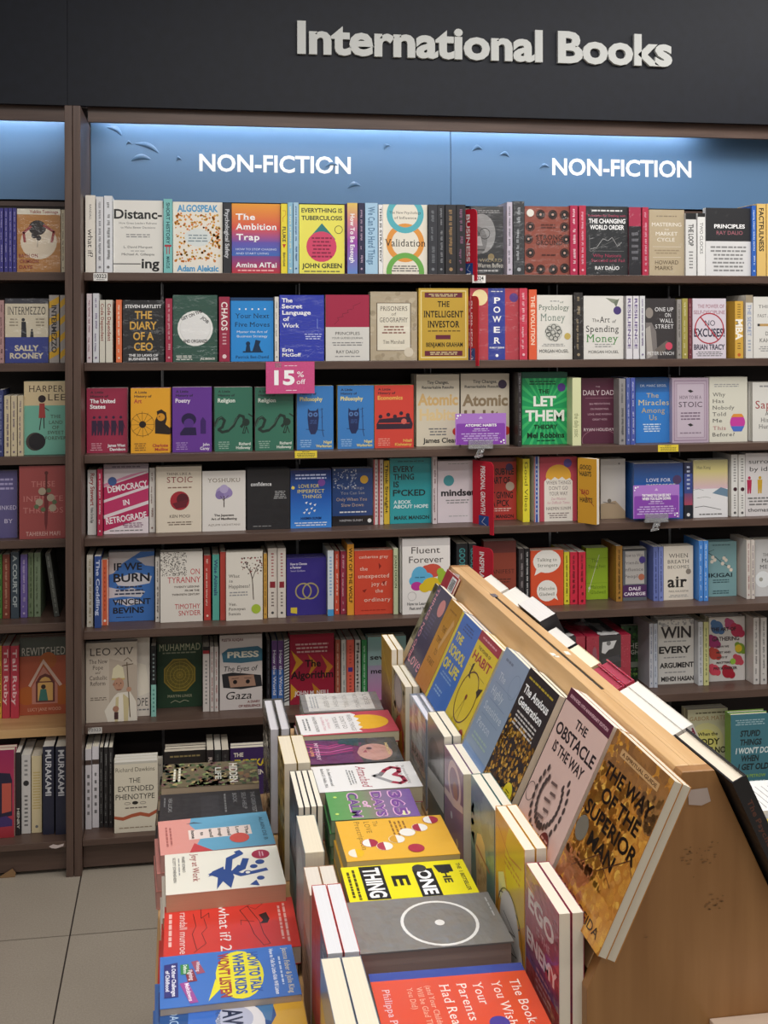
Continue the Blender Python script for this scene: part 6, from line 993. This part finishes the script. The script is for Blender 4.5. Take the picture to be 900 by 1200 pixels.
flat(((381, 929), (481, 923.5), (495, 956), (392, 961)), .852, 4, ZC, '6a8a70', 'green to purple flat book with bubbly outlined lettering' + U, 'bubbly lettering book',
     [G(0, '7a5aa0', .45, '8a7a90'), G(.45, '8a8078', .75, '6a9a5c'), G(.75, '6a9a5c', 1, '5a9a58'), C(.85, .16, .09, 'dfe4a8'), T('365', .5, .2, .9, .15, 'e8b8d8', 'k'), T('365', .5, .2, .86, .13, '7a4a98', 'b'), T('DAYS', .5, .42, .9, .12, 'e8b8d8', 'k'), T('DAYS', .5, .42, .86, .1, '7a4a98', 'b'), T('of', .5, .56, .24, .08, 'e8b8d8', 'k'), T('CALM', .5, .7, .9, .12, 'e8b8d8', 'k'), T('CALM', .5, .7, .86, .1, '6a4a88', 'b'), C(.2, .9, .03, 'c8e070'), C(.8, .92, .03, 'c8e070')], scol='3f6a40', page='8aa080')
flat(((393, 963), (520, 957), (534, 1000.7), (405, 1012.7)), .855, 3, ZC, 'e8b23c', 'golden flat book with a chain of two-tone pills' + U, 'pill chain book',
     [T('The', .12, .64, .14, .045, '8a6420', 's'), T('LOVE', .2, .72, .3, .05, '8a6420', 's'), T('Prescription', .4, .81, .72, .05, '8a6420', 's'), B(.06, .36, .5, .52, 4, '9a6a2a')] + sum([[C(x, y, .1, c1, .1), P([(x - .1, y), (x + .1, y), (x + .085, y + .035), (x + .05, y + .06), (x, y + .068), (x - .05, y + .06), (x - .085, y + .035)], c2)] for x, y, c1, c2 in ((.82, .9, 'e8b820', 'e8e0d0'), (.6, .75, 'a83048', 'ece8e0'), (.7, .63, 'ece8e0', 'b03a50'), (.55, .5, 'ece8e0', 'd8a030'), (.4, .38, 'ece8e0', 'ece8e0'), (.3, .25, 'ece8e0', 'a83048'), (.12, .12, 'a83048', 'ece8e0'))], []) + [C(.8, .36, .1, 'b03048')], page='e0c890', scol='d8a838')
flat(((399, 1017), (541.7, 1010), (561.7, 1046.7), (409, 1062)), .85, 2, ZC, 'efe21c', 'bright yellow flat book with black boxed capitals' + U, 'boxed capitals book',
     [T('THE #1 BESTSELLER', .5, .06, .8, .03, '222'), P([(.12, .12), (.34, .12), (.34, .24), (.12, .26)], '2a2a2a'), T('THE', .4, .19, .5, .06, '222', 'k'), Rc(.2, .28, .98, .44, '1c1c1c'), T('ONE', .58, .36, .7, .1, 'fff', 'k'), C(.18, .38, .11, '3a3a3a'), Rc(.22, .48, .98, .64, 'efe21c'), T('E', .5, .56, .3, .12, '1c1c1c', 'k'), Rc(.03, .68, .97, .86, '1c1c1c'), T('THING', .5, .77, .84, .12, 'f4f4f0', 'k'), B(.1, .89, .95, .98, 2, '4a4410')], page='b8a88a')
flat(((405, 1058), (573, 1048), (602, 1103), (422, 1122)), .852, 2, ZC, '7f7b76', 'thick grey flat book with a white ring and dot' + U, 'ring and dot book', [O(.54, .42, .44, .035, 'eceae6'), C(.54, .42, .055, 'eceae6'), B(.1, .03, .5, .05, 1, 'bbb')], fin='film', hard=True, page='a58e84')
flat(((431.7, 1141.7), (611.7, 1130), (652, 1210), (455, 1230)), .85, 3, ZC, 'dd5030', 'orange flat book with blue spine edge, nearest' + U, 'orange blue-edged book',
     [Rc(0, 0, .12, 1, '3a4a9c'), T('The Book', .55, .1, .62, .06, 'f4e8e0', 's'), T('You Wish', .55, .22, .62, .06, 'f4e8e0', 's'), T('Your', .4, .34, .32, .06, 'f4e8e0', 's'), T('Parents', .5, .44, .52, .06, 'f4e8e0', 's'), T('Had Read', .56, .55, .64, .06, 'f4e8e0', 's'), T('(and Your Children', .55, .65, .62, .035, 'f0c0a8', 's'), T('Will be Glad That', .55, .71, .6, .035, 'f0c0a8', 's'), T('You Did)', .4, .77, .3, .035, 'f0c0a8', 's'), T('Philippa Perry', .6, .92, .7, .045, 'e8d0d8', 's'), C(.82, .3, .09, '4a3a94')], scol='3a4a9c', fin='gloss')
# ---- lower flat column
LW = ', lower flat row'
ZL = .72
flat(((191.7, 896), (303, 889), (304, 917.5), (191.7, 922)), ZL, 4, ZA, '6a6048', 'flat book with a forest photo cover, farthest' + LW, 'forest photo book',
     [N(260, 0, 0, 1, 1, .05, ['7a8a58', '4a5a38', '8a6a4a', '5a3a3a', 'a89868', '3a4a30', '6a4a48', '2a3428'], 3), T('HIDDEN', .5, .26, .8, .08, 'dcd8cc', 'b'), T('LIFE', .5, .42, .5, .06, 'c8c8bc', 'b'), B(.2, .8, .8, .9, 2, 'e0dcc8')], page='b8a288')
flat(((188, 931.7), (303, 923), (310, 951), (187.5, 958)), .712, 3, ZA, '2f2e30', 'black flat book with small grey capitals' + LW, 'small grey capitals book',
     [T('THE GREATEST', .46, .08, .74, .04, '8f8f8f', 'r'), T('SELF-HELP', .4, .17, .6, .04, '8f8f8f', 'r'), T('BOOK', .28, .26, .34, .04, '8f8f8f', 'r'), B(.1, .34, .8, .38, 1, '777'), Rc(.15, .42, .9, .6, '38373a'), T('VEX LUCAS', .4, .9, .5, .035, '999', 'r'), B(.1, .94, .5, .97, 1, '777')], w_=.124)
flat(((185, 963), (312, 951), (320, 989), (185, 1003)), .715, 3, ZA, 'e09a90', 'pink and sky-blue flat book with a white strip' + LW, 'pink and blue book',
     [P([(0, 0), (1, 0), (1, .6), (.8, .68), (.55, .62), (.2, .72), (0, .7)], '6aa8c8'), P([(1, .55), (1, .75), (.75, .7)], 'c8484c'), P([(.12, .68), (.18, .6), (.16, .75)], '4a5a6a'), Rc(.36, .18, .64, .74, 'eedcd4')] + [T(t, .5, y, .24 if len(t) > 2 else .1, .03, '333', 'b') for t, y in (('The', .22), ('Low', .3), ('road', .38), ('through', .46), ('and', .54), ('to', .62), ('home', .7))] + [C(.72, .3, .14, 'd05a50'), T('ALAIN DE B', .5, .07, .7, .035, '3a5a70', 'r'), B(.2, .88, .8, .95, 2, 'b06a64')], page='c8968c', w_=.134)
flat(((193, 1002), (325, 990), (332.6, 1035), (193, 1048)), .73, 3, ZA, 'eeeadc', 'cream flat book with a dark blue leaping figure' + LW, 'leaping figure book',
     [C(.2, .16, .12, 'a82848'), B(.12, .13, .28, .18, 2, 'e0b0bc'), C(.64, .3, .055, '2a4a8c'), L([(.6, .14), (.64, .24), (.68, .36), (.6, .42), (.46, .36)], .010, '2a4a8c'), L([(.08, .36), (.14, .34), (.25, .44), (.5, .46)], .012, '2a4a8c'), L([(.3, .3), (.52, .34), (.6, .42)], .012, '2a4a8c'), C(.5, .24, .05, '2a4a8c'), C(.4, .18, .06, '2a4a8c'), C(.8, .2, .05, '2a4a8c'), P([(.5, .44), (.72, .42), (.98, .46), (.8, .52), (.98, .58), (.7, .56), (.6, .64), (.52, .56)], '2a4a8c'), P([(.44, .5), (.56, .5), (.66, .64), (.54, .6)], '2a4a8c'), P([(.84, .24), (.98, .22), (.94, .3)], '2a4a8c'), C(.64, .3, .03, 'eeeadc'), T('Joy at Work', .4, .74, .7, .055, 'a84848', 's'), T('MARIE KONDO', .3, .84, .4, .025, '666', 'r'), T('SCOTT SONENSHEIN', .42, .92, .62, .025, '666', 'r'), B(.1, .87, .6, .89, 1, '999')], page='cf9f80', fin='gloss', w_=.136)
flat(((193, 1063), (341.7, 1049), (355, 1113), (193, 1125)), .70, 3, ZA, 'd63a30', 'red flat book with line-drawn aircraft and white lettering' + LW, 'line-drawn aircraft book',
     [B(.1, .06, .9, .14, 2, 'e8b0a8'), L([(.12, .36), (.2, .3), (.1, .24), (.06, .3), (.12, .36)], .0008, '2a1a1c'), L([(.12, .36), (.45, .28), (.7, .26), (.9, .22), (.92, .27), (.7, .33), (.45, .36), (.2, .42), (.12, .36)], .0011, '2a1a1c'), L([(.45, .32), (.4, .42), (.5, .42)], .001, '2a1a1c'), P([(.28, .22), (.42, .2), (.5, .22), (.5, .28), (.44, .25), (.32, .28)], '1f1a1e'), T('what if? 2', .52, .545, .9, .08, 'f4ecea', 'r'), L([(.06, .72), (.3, .72), (.2, .66), (.3, .66)], .001, '2a1a1c'), L([(.3, .7), (.5, .68), (.6, .72), (.8, .69), (.95, .78)], .0009, '2a1a1c'), L([(.2, .78), (.45, .76), (.6, .79), (.9, .76)], .0009, '2a1a1c'), T('randall munroe', .56, .855, .8, .055, 'f0d8d4', 'r'), B(.1, .93, .9, .98, 1, 'f0c0b8')], scol='c83028', page='d8c4b0', fin='gloss', w_=.145)
flat(((187.5, 1122), (341.7, 1107), (354, 1165), (188, 1183)), .735, 3, ZA, '3f74c4', 'blue flat book with a yellow speech balloon' + LW, 'speech balloon book',
     [T('Joanna Faber & Julie King', .5, .06, .9, .04, 'f0e0a8', 's'), B(.2, .1, .8, .13, 1, 'c8d8f0'), T('How to Talk So Little Kids Will Listen', .5, .165, .9, .028, 'e8eef8', 'b'), C(.5, .42, .47, 'ece22c', .29), P([(.55, .6), (.95, .66), (.7, .55)], 'ece22c'), T('HOW TO TALK', .48, .31, .8, .075, '2f5aa8', 'k'), T('WHEN KIDS', .48, .42, .8, .075, '2f5aa8', 'k'), T("WON'T LISTEN", .48, .53, .86, .075, 'a83a3c', 'k'), P([(.14, .72), (.4, .67), (.42, .73), (.16, .77)], 'a0506a'), P([(.3, .76), (.55, .73), (.56, .8), (.32, .82)], '8a2a3c'), P([(.2, .79), (.4, .78), (.4, .85), (.2, .85)], '3a8a4a'), P([(.55, .8), (.95, .73), (.96, .79), (.57, .86)], 'a04a98'), P([(.15, .87), (.82, .87), (.82, .97), (.18, .97)], '2f2f78'), T('& Other Challenges', .5, .9, .6, .028, 'f0f0f8', 'b'), T('of Childhood', .5, .945, .4, .028, 'f0f0f8', 'b'), T('Whining', .27, .72, .2, .025, 'f0e0e8'), T('Fighting', .43, .775, .2, .03, 'f0e0e8', 'b', -6), T('Defiance', .3, .815, .17, .025, 'e8f4e8', 'b'), T('Meltdowns', .75, .795, .34, .03, 'f8e8f8', 'b', -8)], fin='gloss', page='c8b8a8')
flat(((187, 1184), (353, 1167), (368, 1232), (186, 1250)), .725, 3, ZA, '24508c', 'dark blue, white and yellow flat book cut by the frame' + LW, 'white swirl book',
     [P([(0, 0), (1, 0), (1, .3), (.6, .28), (.3, .2), (0, .22)], 'd8a838'), P([(0, .2), (.4, .24), (.3, .34), (0, .32)], '4a7aa8'), C(.4, .45, .4, 'e4e2e4', .3), C(.3, .5, .25, 'b8bcd0'), P([(0, .55), (.3, .62), (.6, .58), (1, .66), (1, .82), (0, .8)], '3a6cc0'), T('AWE', .36, .5, .5, .13, '1c2a48', 'b'), T('THE POWER OF', .3, .6, .44, .03, '3a4a68', 'r'), T('DACHER', .3, .9, .5, .06, 'b8d0e8', 'r')], fin='gloss')
p = onZ(171, 1187, .735); q2 = onZ(188, 1184, .735)
root = empty('price_holder', (p.x, p.y - .012, ZA + .0006), 'small white price card on a clear stem at the table edge', 'label')
m_ = Mb(); m_.box(0, -.001, .095, .022, .0, .108, hx('e8e6e2')); draw(m_, [B(.1, .2, .9, .8, 2, '777')], lambda u, v, l: (u * .022, -.001 - EPS * l, .108 - .013 * v), .022, .013); m_.build('card', 'paint', root)
m_ = Mb(); m_.box(.006, .0002, 0, .02, .0016, .1); m_.build('stem', 'clear', root)

# ---- upper standing row (two copies each)
US = ', upper standing row'
def photo(a, b2, c, seed): return [N(50, 0, 0, 1, 1, .12, [a, b2, c], seed)]
stand(.45, -1.001, -1.118, 0.976, ZD, .013, 2, 'b8902c', 'yellow-edged standing book with a plum lower half, farthest' + US, 'yellow-edged standing book', [G(.35, 'b08a3c', .8, '8a3a58'), Rc(0, .8, 1, 1, '7a3050'), L([(0, .05), (.5, .3), (1, .45)], .003, 'e0c048')])
stand(.45, -1.121, -1.262, 0.944, ZD, .015, 2, 'b8a878', 'tan standing book with a clock face and red flame' + US, 'clock face book', [N(60, 0, 0, 1, 1, .06, ['a89868', 'c8b888', '8a7a58'], 2), C(.5, .2, .3, '8f8a90'), C(.5, .2, .24, 'b8b0b0'), P([(.2, .95), (.3, .6), (.6, .45), (.9, .6), (.9, .95)], 'c04a3c'), P([(.5, .95), (.55, .7), (.75, .6), (.85, .95)], 'e0a030'), Rc(0, .9, 1, 1, '9a4a40')])
stand(.45, -1.304, -1.446, 0.945, ZD, .016, 2, '8f9aa8', 'blue-grey wrapped standing hardback with pale oval' + US, 'pale oval hardback', [C(.45, .3, .32, 'c4ccd0', .5), C(.45, .22, .12, 'a8a8a4'), P([(.1, .5), (.9, .45), (.9, .62), (.1, .65)], 'b8a0a8'), T('BRAVE', .5, .56, .7, .07, '3a4050', 'ki'), Rc(0, .7, 1, .86, 'a8b8c0'), B(.1, .88, .9, .96, 2, '5a6878')], fin='film', hard=True, page='e6e4ee')
stand(.45, -1.462, -1.584, 0.966, ZD, .0155, 2, '5f6a6c', 'dark grey standing book with an elephant and white field' + US, 'elephant standing book', [Rc(0, 0, 1, .3, '6f7476'), C(.45, .32, .36, '4c5052', .26), P([(.12, .3), (.25, .32), (.22, .56), (.12, .55)], '43484a'), Rc(.3, .4, .4, .54, '43484a'), Rc(.6, .4, .7, .54, '43484a'), P([(0, .52), (1, .46), (1, .7), (0, .72)], 'd4d8d8'), Rc(0, .72, 1, 1, '486066')], fin='gloss')
stand(.45, -1.587, -1.711, 0.954, ZD, .0155, 2, '8a6a90', 'mauve standing book with a pale looped ribbon' + US, 'looped ribbon book', [G(.3, '9a7aa8', 1, '7a5a80'), O(.55, .22, .34, .09, 'e8d4dc', .3), C(.6, .27, .12, 'b08078'), P([(0, .4), (.5, .36), (1, .3), (1, .36), (.5, .44), (0, .46)], 'e8d4dc'), C(.4, .55, .05, 'e0e4f0'), C(.7, .72, .06, 'e0c8a0'), P([(0, .86), (1, .8), (1, 1), (0, 1)], 'c89a80')], fin='gloss')
stand(.45, -1.758, -1.884, 0.975, ZD, .0155, 2, '4f7f80', 'teal standing book with a tall cream tower figure' + US, 'cream tower book', [N(40, 0, 0, 1, .5, .1, ['5a8a8a', '47777a', '6a9494'], 3), P([(.3, 1), (.2, .5), (.28, .38), (.45, .34), (.6, .38), (.68, .55), (.7, 1)], 'd8bc88'), L([(.25, .48), (.8, .52)], .004, 'a85a38'), N(30, .3, .55, .65, .95, .03, ['b8945c', 'c8a870'], 5), P([(.2, .82), (.75, .8), (.72, 1), (.22, 1)], 'd0cc7c')], fin='gloss')
stand(.45, -1.889, -2.02, 0.984, ZD, .0155, 2, 'dd9a28', 'orange-yellow standing book with a cartoon chair and scribbled cloud' + US, 'cartoon cloud book', [C(.75, .25, .4, 'e4c41c', .5), L([(.1, .1), (.5, .2), (.9, .16)], .003, 'c8742c'), B(.3, .22, .9, .3, 2, 'c87830'), P([(.1, .42), (.3, .36), (.45, .5), (.4, .6), (.12, .58)], 'ece8b0'), O(.5, .55, .36, .02, '3a342c', .1), C(.5, .7, .34, 'e4e2dc', .42), C(.75, .78, .2, 'e4e2dc'), C(.3, .8, .2, 'e4e2dc'), L([(.3, .62), (.7, .66), (.35, .72), (.75, .78), (.4, .84), (.7, .9)], .0014, '3a342c'), O(.5, .75, .46, .014, '3a342c', .52)], fin='gloss')
stand(.45, -2.025, -2.149, 0.97, ZD, .0155, 2, 'a0304c', 'crimson standing book with slanted white capitals, nearest' + US, 'slanted capitals book', [G(.0, 'b04a60', .5, '9a2a48'), G(.5, '8a2a50', .62, '6a3a88'), G(.62, 'b8303c', 1, 'a82838'), L([(0, .1), (.4, .16)], .004, 'd8747c'), L([(.35, .13), (.7, .2)], .0014, 'e8a0a8'), T('EGO', .48, .2, .78, .12, 'f0e8e4', 'k'), T('IS THE', .55, .33, .4, .045, 'd8a8b0', 'b'), T('ENEMY', .5, .46, .92, .1, 'f0e8e4', 'k'), B(.3, .56, .8, .72, 4, 'd89aa4'), T('RYAN HOLIDAY', .5, .84, .7, .05, 'f0dcd8', 'b')], fin='film')
# ---- lower standing row
LS = ', lower standing row'
stand(0.17, -1.076, -1.25, .868, ZB_, .021, 2, '4a443c', 'dark patterned wrapped standing hardback, farthest' + LS, 'dark wrapped hardback', [N(90, 0, 0, 1, 1, .07, ['6a604c', '2f2b28', '8a7a5a', '3a3a3c'], 7), C(.5, .5, .2, '9a8a60')], fin='film', hard=True, page='d0ccd0')
stand(0.183, -1.293, -1.428, .87, ZB_, .0245, 2, 'a88a34', 'thick gold patterned standing book' + LS, 'gold patterned book', [N(120, 0, 0, 1, 1, .06, ['8a6f24', 'c8a848', '6a5820', 'b89438'], 9), L([(0, .15), (1, .1)], .003, 'e0cc88')], page='e4d8c0')
stand(0.19, -1.459, -1.608, .87, ZB_, .0098, 4, '3c4044', 'slim dark standing book with grey-teal foot' + LS, 'slim dark standing book', [N(60, 0, .1, 1, .6, .06, ['4a4a4c', '2c3034', '5a5856'], 3), Rc(0, .62, 1, 1, '7a9898'), B(.2, .3, .8, .5, 3, '6a6a6c')])
stand(0.184, -1.631, -1.757, .868, ZB_, .031, 1, '8f9a98', 'single thick standing book with grey-green cover' + LS, 'thick grey-green book', [C(.5, .4, .4, 'a8b4b0', .5), Rc(0, .75, 1, 1, 'b89478'), B(.15, .8, .85, .9, 2, '6a5a4a')], page='e6dac2')
stand(0.18, -1.773, -1.855, .855, ZB_, .0225, 2, 'b0886a', 'narrow brown standing book with plain cover' + LS, 'narrow brown book', [Rc(0, 0, 1, .4, 'c8b49a'), B(.2, .5, .8, .7, 3, '6a4a34')], page='ddd4c8')
stand(0.182, -1.858, -2.027, .872, ZB_, .021, 2, 'c84a44', 'red and slate standing book with white page tops' + LS, 'red and slate book', [Rc(0, .0, .58, 1, 'cc5048'), Rc(.58, 0, 1, 1, '6a7688'), T('Laura Lynne Jackson', .79, .45, .8, .12, 'c8d0dc', 's', 90), P([(.0, .8), (1, .7), (1, 1), (0, 1)], 'b8923c')], page='dfdfe2')
stand(0.172, -2.036, -2.214, .873, ZB_, .0255, 2, '7a8494', 'blue-grey and yellow standing book, nearest' + LS, 'blue-grey and yellow book', [Rc(0, .3, 1, 1, '6a7484'), P([(0, .2), (.6, .3), (1, .2), (1, .6), (.4, .7), (0, .6)], 'd0a440'), C(.4, .8, .3, '8a94a4')], page='e9ddc6', fin='gloss')

# ---- left slope of the ridge
LR = ', left slope'
lean((517, 668), (526, 668), .005, 1, 'a83038', 'red book with a white barcode label at the far end' + LR, 'barcode book', [Rc(.55, .02, .95, .2, 'ececec')] + [Rc(.6 + .045 * k, .04, .6 + .045 * k + (.02 if k % 2 else .03), .15, '222') for k in range(7)], off=.0205, y=(-1.062, -1.16))
lean((506.7, 686), (514, 687), .0065, 1, '8a8468', 'olive-beige book mostly behind the navy one' + LR, 'olive-beige book', [N(40, 0, 0, 1, 1, .12, ['9a9478', '7a7458', '6a684c'], 4), Rc(0, .75, 1, 1, 'c8b898')], off=.0132, y=(-1.046, -1.15))
lean((515, 685), (530, 700), .0125, 1, '2a2a54', 'navy book with pink column lettering and pink oval' + LR, 'navy pink-lettered book', [T('THINGS NO ONE', .13, .47, .88, .13, 'e89aa8', 'b', 90), C(.72, .19, .2, 'e08a88', .17), B(.3, .3, .7, .6, 7, '4a4a78'), T('Love', .55, .86, .84, .15, 'e898b0', 'si')], fin='gloss')
lean((530, 700), (542, 717), .0122, 2, 'c88a34', 'ochre book with dark capitals down its cover' + LR, 'ochre capitals book', [G(0, 'b8862c', .5, 'd09438'), G(.5, 'd09438', 1, 'c07838'), B(.2, .08, .8, .12, 1, '9a6a28'), T('THE', .4, .32, .3, .06, '6a4a24', 's'), T('TIME', .4, .45, .42, .06, '6a4a24', 's'), T('TO', .5, .58, .2, .06, '6a4a24', 's'), T('START', .45, .7, .5, .06, '6a4a24', 's'), P([(.75, .15), (.9, .2), (.6, .55), (.5, .5)], 'd8a86a')])
lean((542, 718), (566, 737), .0122, 2, '2f70c8', 'blue book with yellow spine edge and yellow block title' + LR, 'blue yellow-edged book', [Rc(0, 0, .1, 1, 'e4cc2c'), B(.3, .06, .8, .16, 3, '1c4a8a'), T('THE', .34, .245, .34, .085, 'e8d848', 'k'), T('SCHOOL', .52, .395, .74, .1, 'e8d848', 'k'), T('OF LIFE', .5, .55, .74, .1, 'e8d848', 'k'), B(.2, .63, .8, .7, 2, '8ab0e0'), B(.2, .8, .6, .88, 2, '9ac0e8')], fin='gloss')
lean((564, 741), (590.7, 758.7), .0122, 2, 'e6cc30', 'yellow book with crimson top band and a drawn wheel' + LR, 'yellow wheel book', [Rc(0, 0, 1, .1, 'a82c40'), B(.1, .03, .9, .07, 1, 'e0a0a8'), T('THE POWER OF', .45, .155, .6, .03, '6a5a1c'), T('HABIT', .5, .245, .84, .085, 'a83038', 'b'), L([(.1, .36), (.9, .38)], .0005, '5a4a20'), O(.5, .62, .38, .022, '5a3424'), C(.5, .62, .04, '8a3a28'), L([(.5, .62), (.55, .98)], .001, '5a3424'), L([(.5, .62), (.3, .96)], .001, '5a3424'), P([(.22, .33), (.3, .3), (.28, .42), (.36, .46), (.24, .45)], '2a2a1c'), P([(.8, .46), (.95, .43), (.88, .54), (.76, .5)], '2a2a1c'), C(.86, .93, .09, 'a83038')], fin='gloss')
lean((593, 760), (622, 782), .0122, 2, '8fa3bc', 'powder blue book with pale serif title, no picture' + LR, 'powder blue book', [B(.15, .06, .5, .11, 1, '6a7a90'), O(.8, .22, .17, .006, '7488a0'), T('The', .32, .235, .26, .065, 'c8d4e0', 's'), T('Highly', .4, .375, .5, .07, 'c8d4e0', 's'), T('Sensitive', .5, .525, .74, .07, 'c8d4e0', 's'), T('Person', .4, .675, .54, .07, 'c8d4e0', 's')] + [Rc(.15, y, .85, y + .003, '6a80a0') for y in (.3, .45, .6)] + [B(.15, .76, .8, .84, 2, 'a8c0b8'), G(.9, '7a9ac8', 1, '6a90c8')], fin='gloss')
lean((622, 782), (656, 814.7), .0122, 2, '2c2628', 'black book with a swarm of golden specks' + LR, 'golden specks book', [N(460, 0, .42, 1, 1, .024, ['b8862c', 'd8a848', '8a5c1c', '5a3a18', 'c8983a', '3a2a1c'], 6), B(.08, .05, .92, .085, 1, 'b8a030'), T('The Anxious', .5, .16, .84, .065, 'f4f4f4', 'b'), T('Generation', .47, .265, .8, .065, 'f4f4f4', 'b'), B(.12, .33, .88, .46, 4, 'c8c4c0'), C(.8, .88, .13, 'e0cc2c'), B(.72, .85, .88, .91, 3, '6a5a10')])
lean((670, 805), (720, 851.7), .0122, 2, 'd8b8ae', 'dusty pink book with a laurel wreath' + LR, 'laurel wreath book', [Rc(0, 0, 1, .085, '5a2438'), T('EXPANDED 10TH ANNIVERSARY EDITION', .5, .045, .88, .02, 'd8b0b8', 'b'), T('THE', .5, .16, .26, .055, '2a2024'), T('OBSTACLE', .5, .265, .9, .075, '2a2024'), T('IS THE WAY', .5, .375, .72, .065, '2a2024')] + sum([[C(.5 + .26 * math.cos(a) + d * .05 * math.cos(a), .66 + (.2 + d * .035) * math.sin(a), .022, '4a3c3a', .034)] for a in [math.radians(k) for k in list(range(-50, 100, 14)) + list(range(80, 232, 14))] for d in (-1, 1)], []) + [L([(.42 + .06 * (k % 2), .56 + .055 * k), (.54 + .04 * (k % 2), .55 + .055 * k)], .004, '6a5450') for k in range(5)] + [O(.12, .72, .09, .008, '5a4844'), C(.72, .88, .1, '6a2a2c'), B(.64, .84, .8, .92, 3, 'c89a90'), T('RYAN HOLIDAY', .45, .96, .7, .03, '2a2024')], page='e8dccc')
lean((723, 855), (791.7, 913), .0122, 2, 'b8782c', 'amber weathered-texture book with dark capitals, nearest' + LR, 'amber weathered book', [N(700, 0, 0, 1, 1, .04, ['cc8a38', 'dca244', 'd2963c', 'c48438', 'e2b050', 'c88c42'], 11), N(160, 0, .0, 1, .2, .035, ['9a6a38', '8a5f36', 'a07040'], 12), N(50, .72, .12, 1, .32, .03, ['6a4a2c', '966c3c'], 13), N(120, 0, .72, .5, 1, .035, ['a8683a', 'b46c40'], 14), Rc(.2, .07, .86, .115, 'c8a070'), T('A SPIRITUAL GUIDE', .53, .093, .6, .02, '5a3a1c'), T('THE WAY', .5, .225, .84, .08, '1c120c', 'b'), T('OF THE', .52, .35, .66, .08, '1c120c', 'b'), T('SUPERIOR', .5, .475, .92, .08, '1c120c', 'b'), T('MAN', .5, .6, .46, .08, '1c120c', 'b'), C(.12, .6, .1, '7a7468'), L([(.2, .8), (.5, .62), (.8, .7)], .0012, '6a3a24'), L([(.55, .7), (.9, .5), (1, .56)], .0012, '5a3420'), T('DAVID DEIDA', .5, .93, .8, .05, '2c1e16', 'r')], page='d8cdb8', fin='gloss')
# ---- right slope of the ridge: page tops and near spines show
SRG = 'books leaning on the table ridge, right slope'
def rslope(y0, y1, h, t, n, col, look, ref, scol=None, sart=(), hard=False, page='e9e6de', fin='matte', off=None):
    o = Vector((2 * XM - .478, y1, .948)) + Vector((-cs, 0, -sn)) * (.0045 if off is None else off)
    tot = n * (t + .0008)
    o = o - Vector((-cs, 0, -sn)) * max(0, tot - .0225)
    r = book(o, SR_B, y0 - y1 - .0012, t, h, col, look, SRG, (), sart, scol, fin, hard, page)
    for k in range(1, n): duplicate(r, Vector((-cs, 0, -sn)) * k * (t + .0008), '%s copy behind the %s, right slope' % (ORD[k], ref))
RS = ', right slope of the ridge'
rslope(-1.132, -1.257, 0.214, .022, 1, 'd8d4cc', 'first white-topped book from the far end' + RS, 'x')
rslope(-1.283, -1.387, 0.22, .032, 1, 'dcd8d4', 'second, thicker white-topped book from the far end' + RS, 'x')
rslope(-1.403, -1.531, 0.232, .034, 1, '26242a', 'tall white-topped book with black cover' + RS, 'x', page='e4e0dc')
rslope(-1.54, -1.64, 0.214, .022, 1, '2a2a30', 'lower white-topped book before the black-covered one' + RS, 'x', page='e0ddd8')
rslope(-1.647, -1.746, 0.214, .02, 1, 'c8b890', 'cream-topped book near the middle' + RS, 'x', page='efe6cc')
rslope(-1.75, -1.853, 0.216, .016, 2, 'b02a44', 'red film-wrapped book' + RS, 'red film-wrapped book', page='a83a50', fin='film', hard=True)
rslope(-1.863, -2.038, 0.218, .0165, 2, 'e0dcd4', 'white book with maroon spine lettering' + RS, 'white maroon-lettered book', sart=[T('THE BODY', .5, .2, .36, .7, '8a2a48', 'S', 90)])
rslope(-2.044, -2.195, 0.222, .02, 1, '1c1b1e', 'thick black hardback overhanging the near end' + RS, 'x', sart=[T('The Psychology of Money', .5, .46, .66, .32, '5a3428', 'S', 90), C(.5, .92, .18, '3a3034')], hard=True, page='e8dcc8')
# ---- flat books on the right side of the table
P0 = onZ(884, 951, .72)
def flat_r(P, h, w_, z, n, zb, col, look, ref, art):
    t = (z - zb - .0006) / n - .0005
    r = book(Vector((P.x + h, P.y, z)), basis((0, 1, 0), (0, 0, -1), (-1, 0, 0)), w_, t, h, col, look, FLATG, art)
    for k in range(1, n): duplicate(r, (R_.uniform(-.002, .002), 0, -k * (t + .0005)), '%s copy down under the %s on the display table' % (ORD[k + 1], ref))
flat_r(P0, .2, .13, .72, 4, ZA, 'e8e8e6', 'white flat book with thin grey lines on the right side of the table', 'white lined book', [L([(.1, .1 + .07 * k), (.8, .1 + .07 * k)], .0015, '888') for k in range(11)])
flat_r(P0 + Vector((.005, -.14, 0)), .2, .128, .71, 3, ZA, 'b09a48', 'mustard flat book before the white lined one, right side of the table', 'mustard flat book', [C(.5, .4, .3, 'd8d0c0'), B(.2, .7, .8, .9, 3, '5a4a20')])
for im in list(bpy.data.objects):
    l = im.get('label')
    if l and im.parent is None and not 4 <= len(l.split()) <= 16: print('LABEL LENGTH', len(l.split()), l)
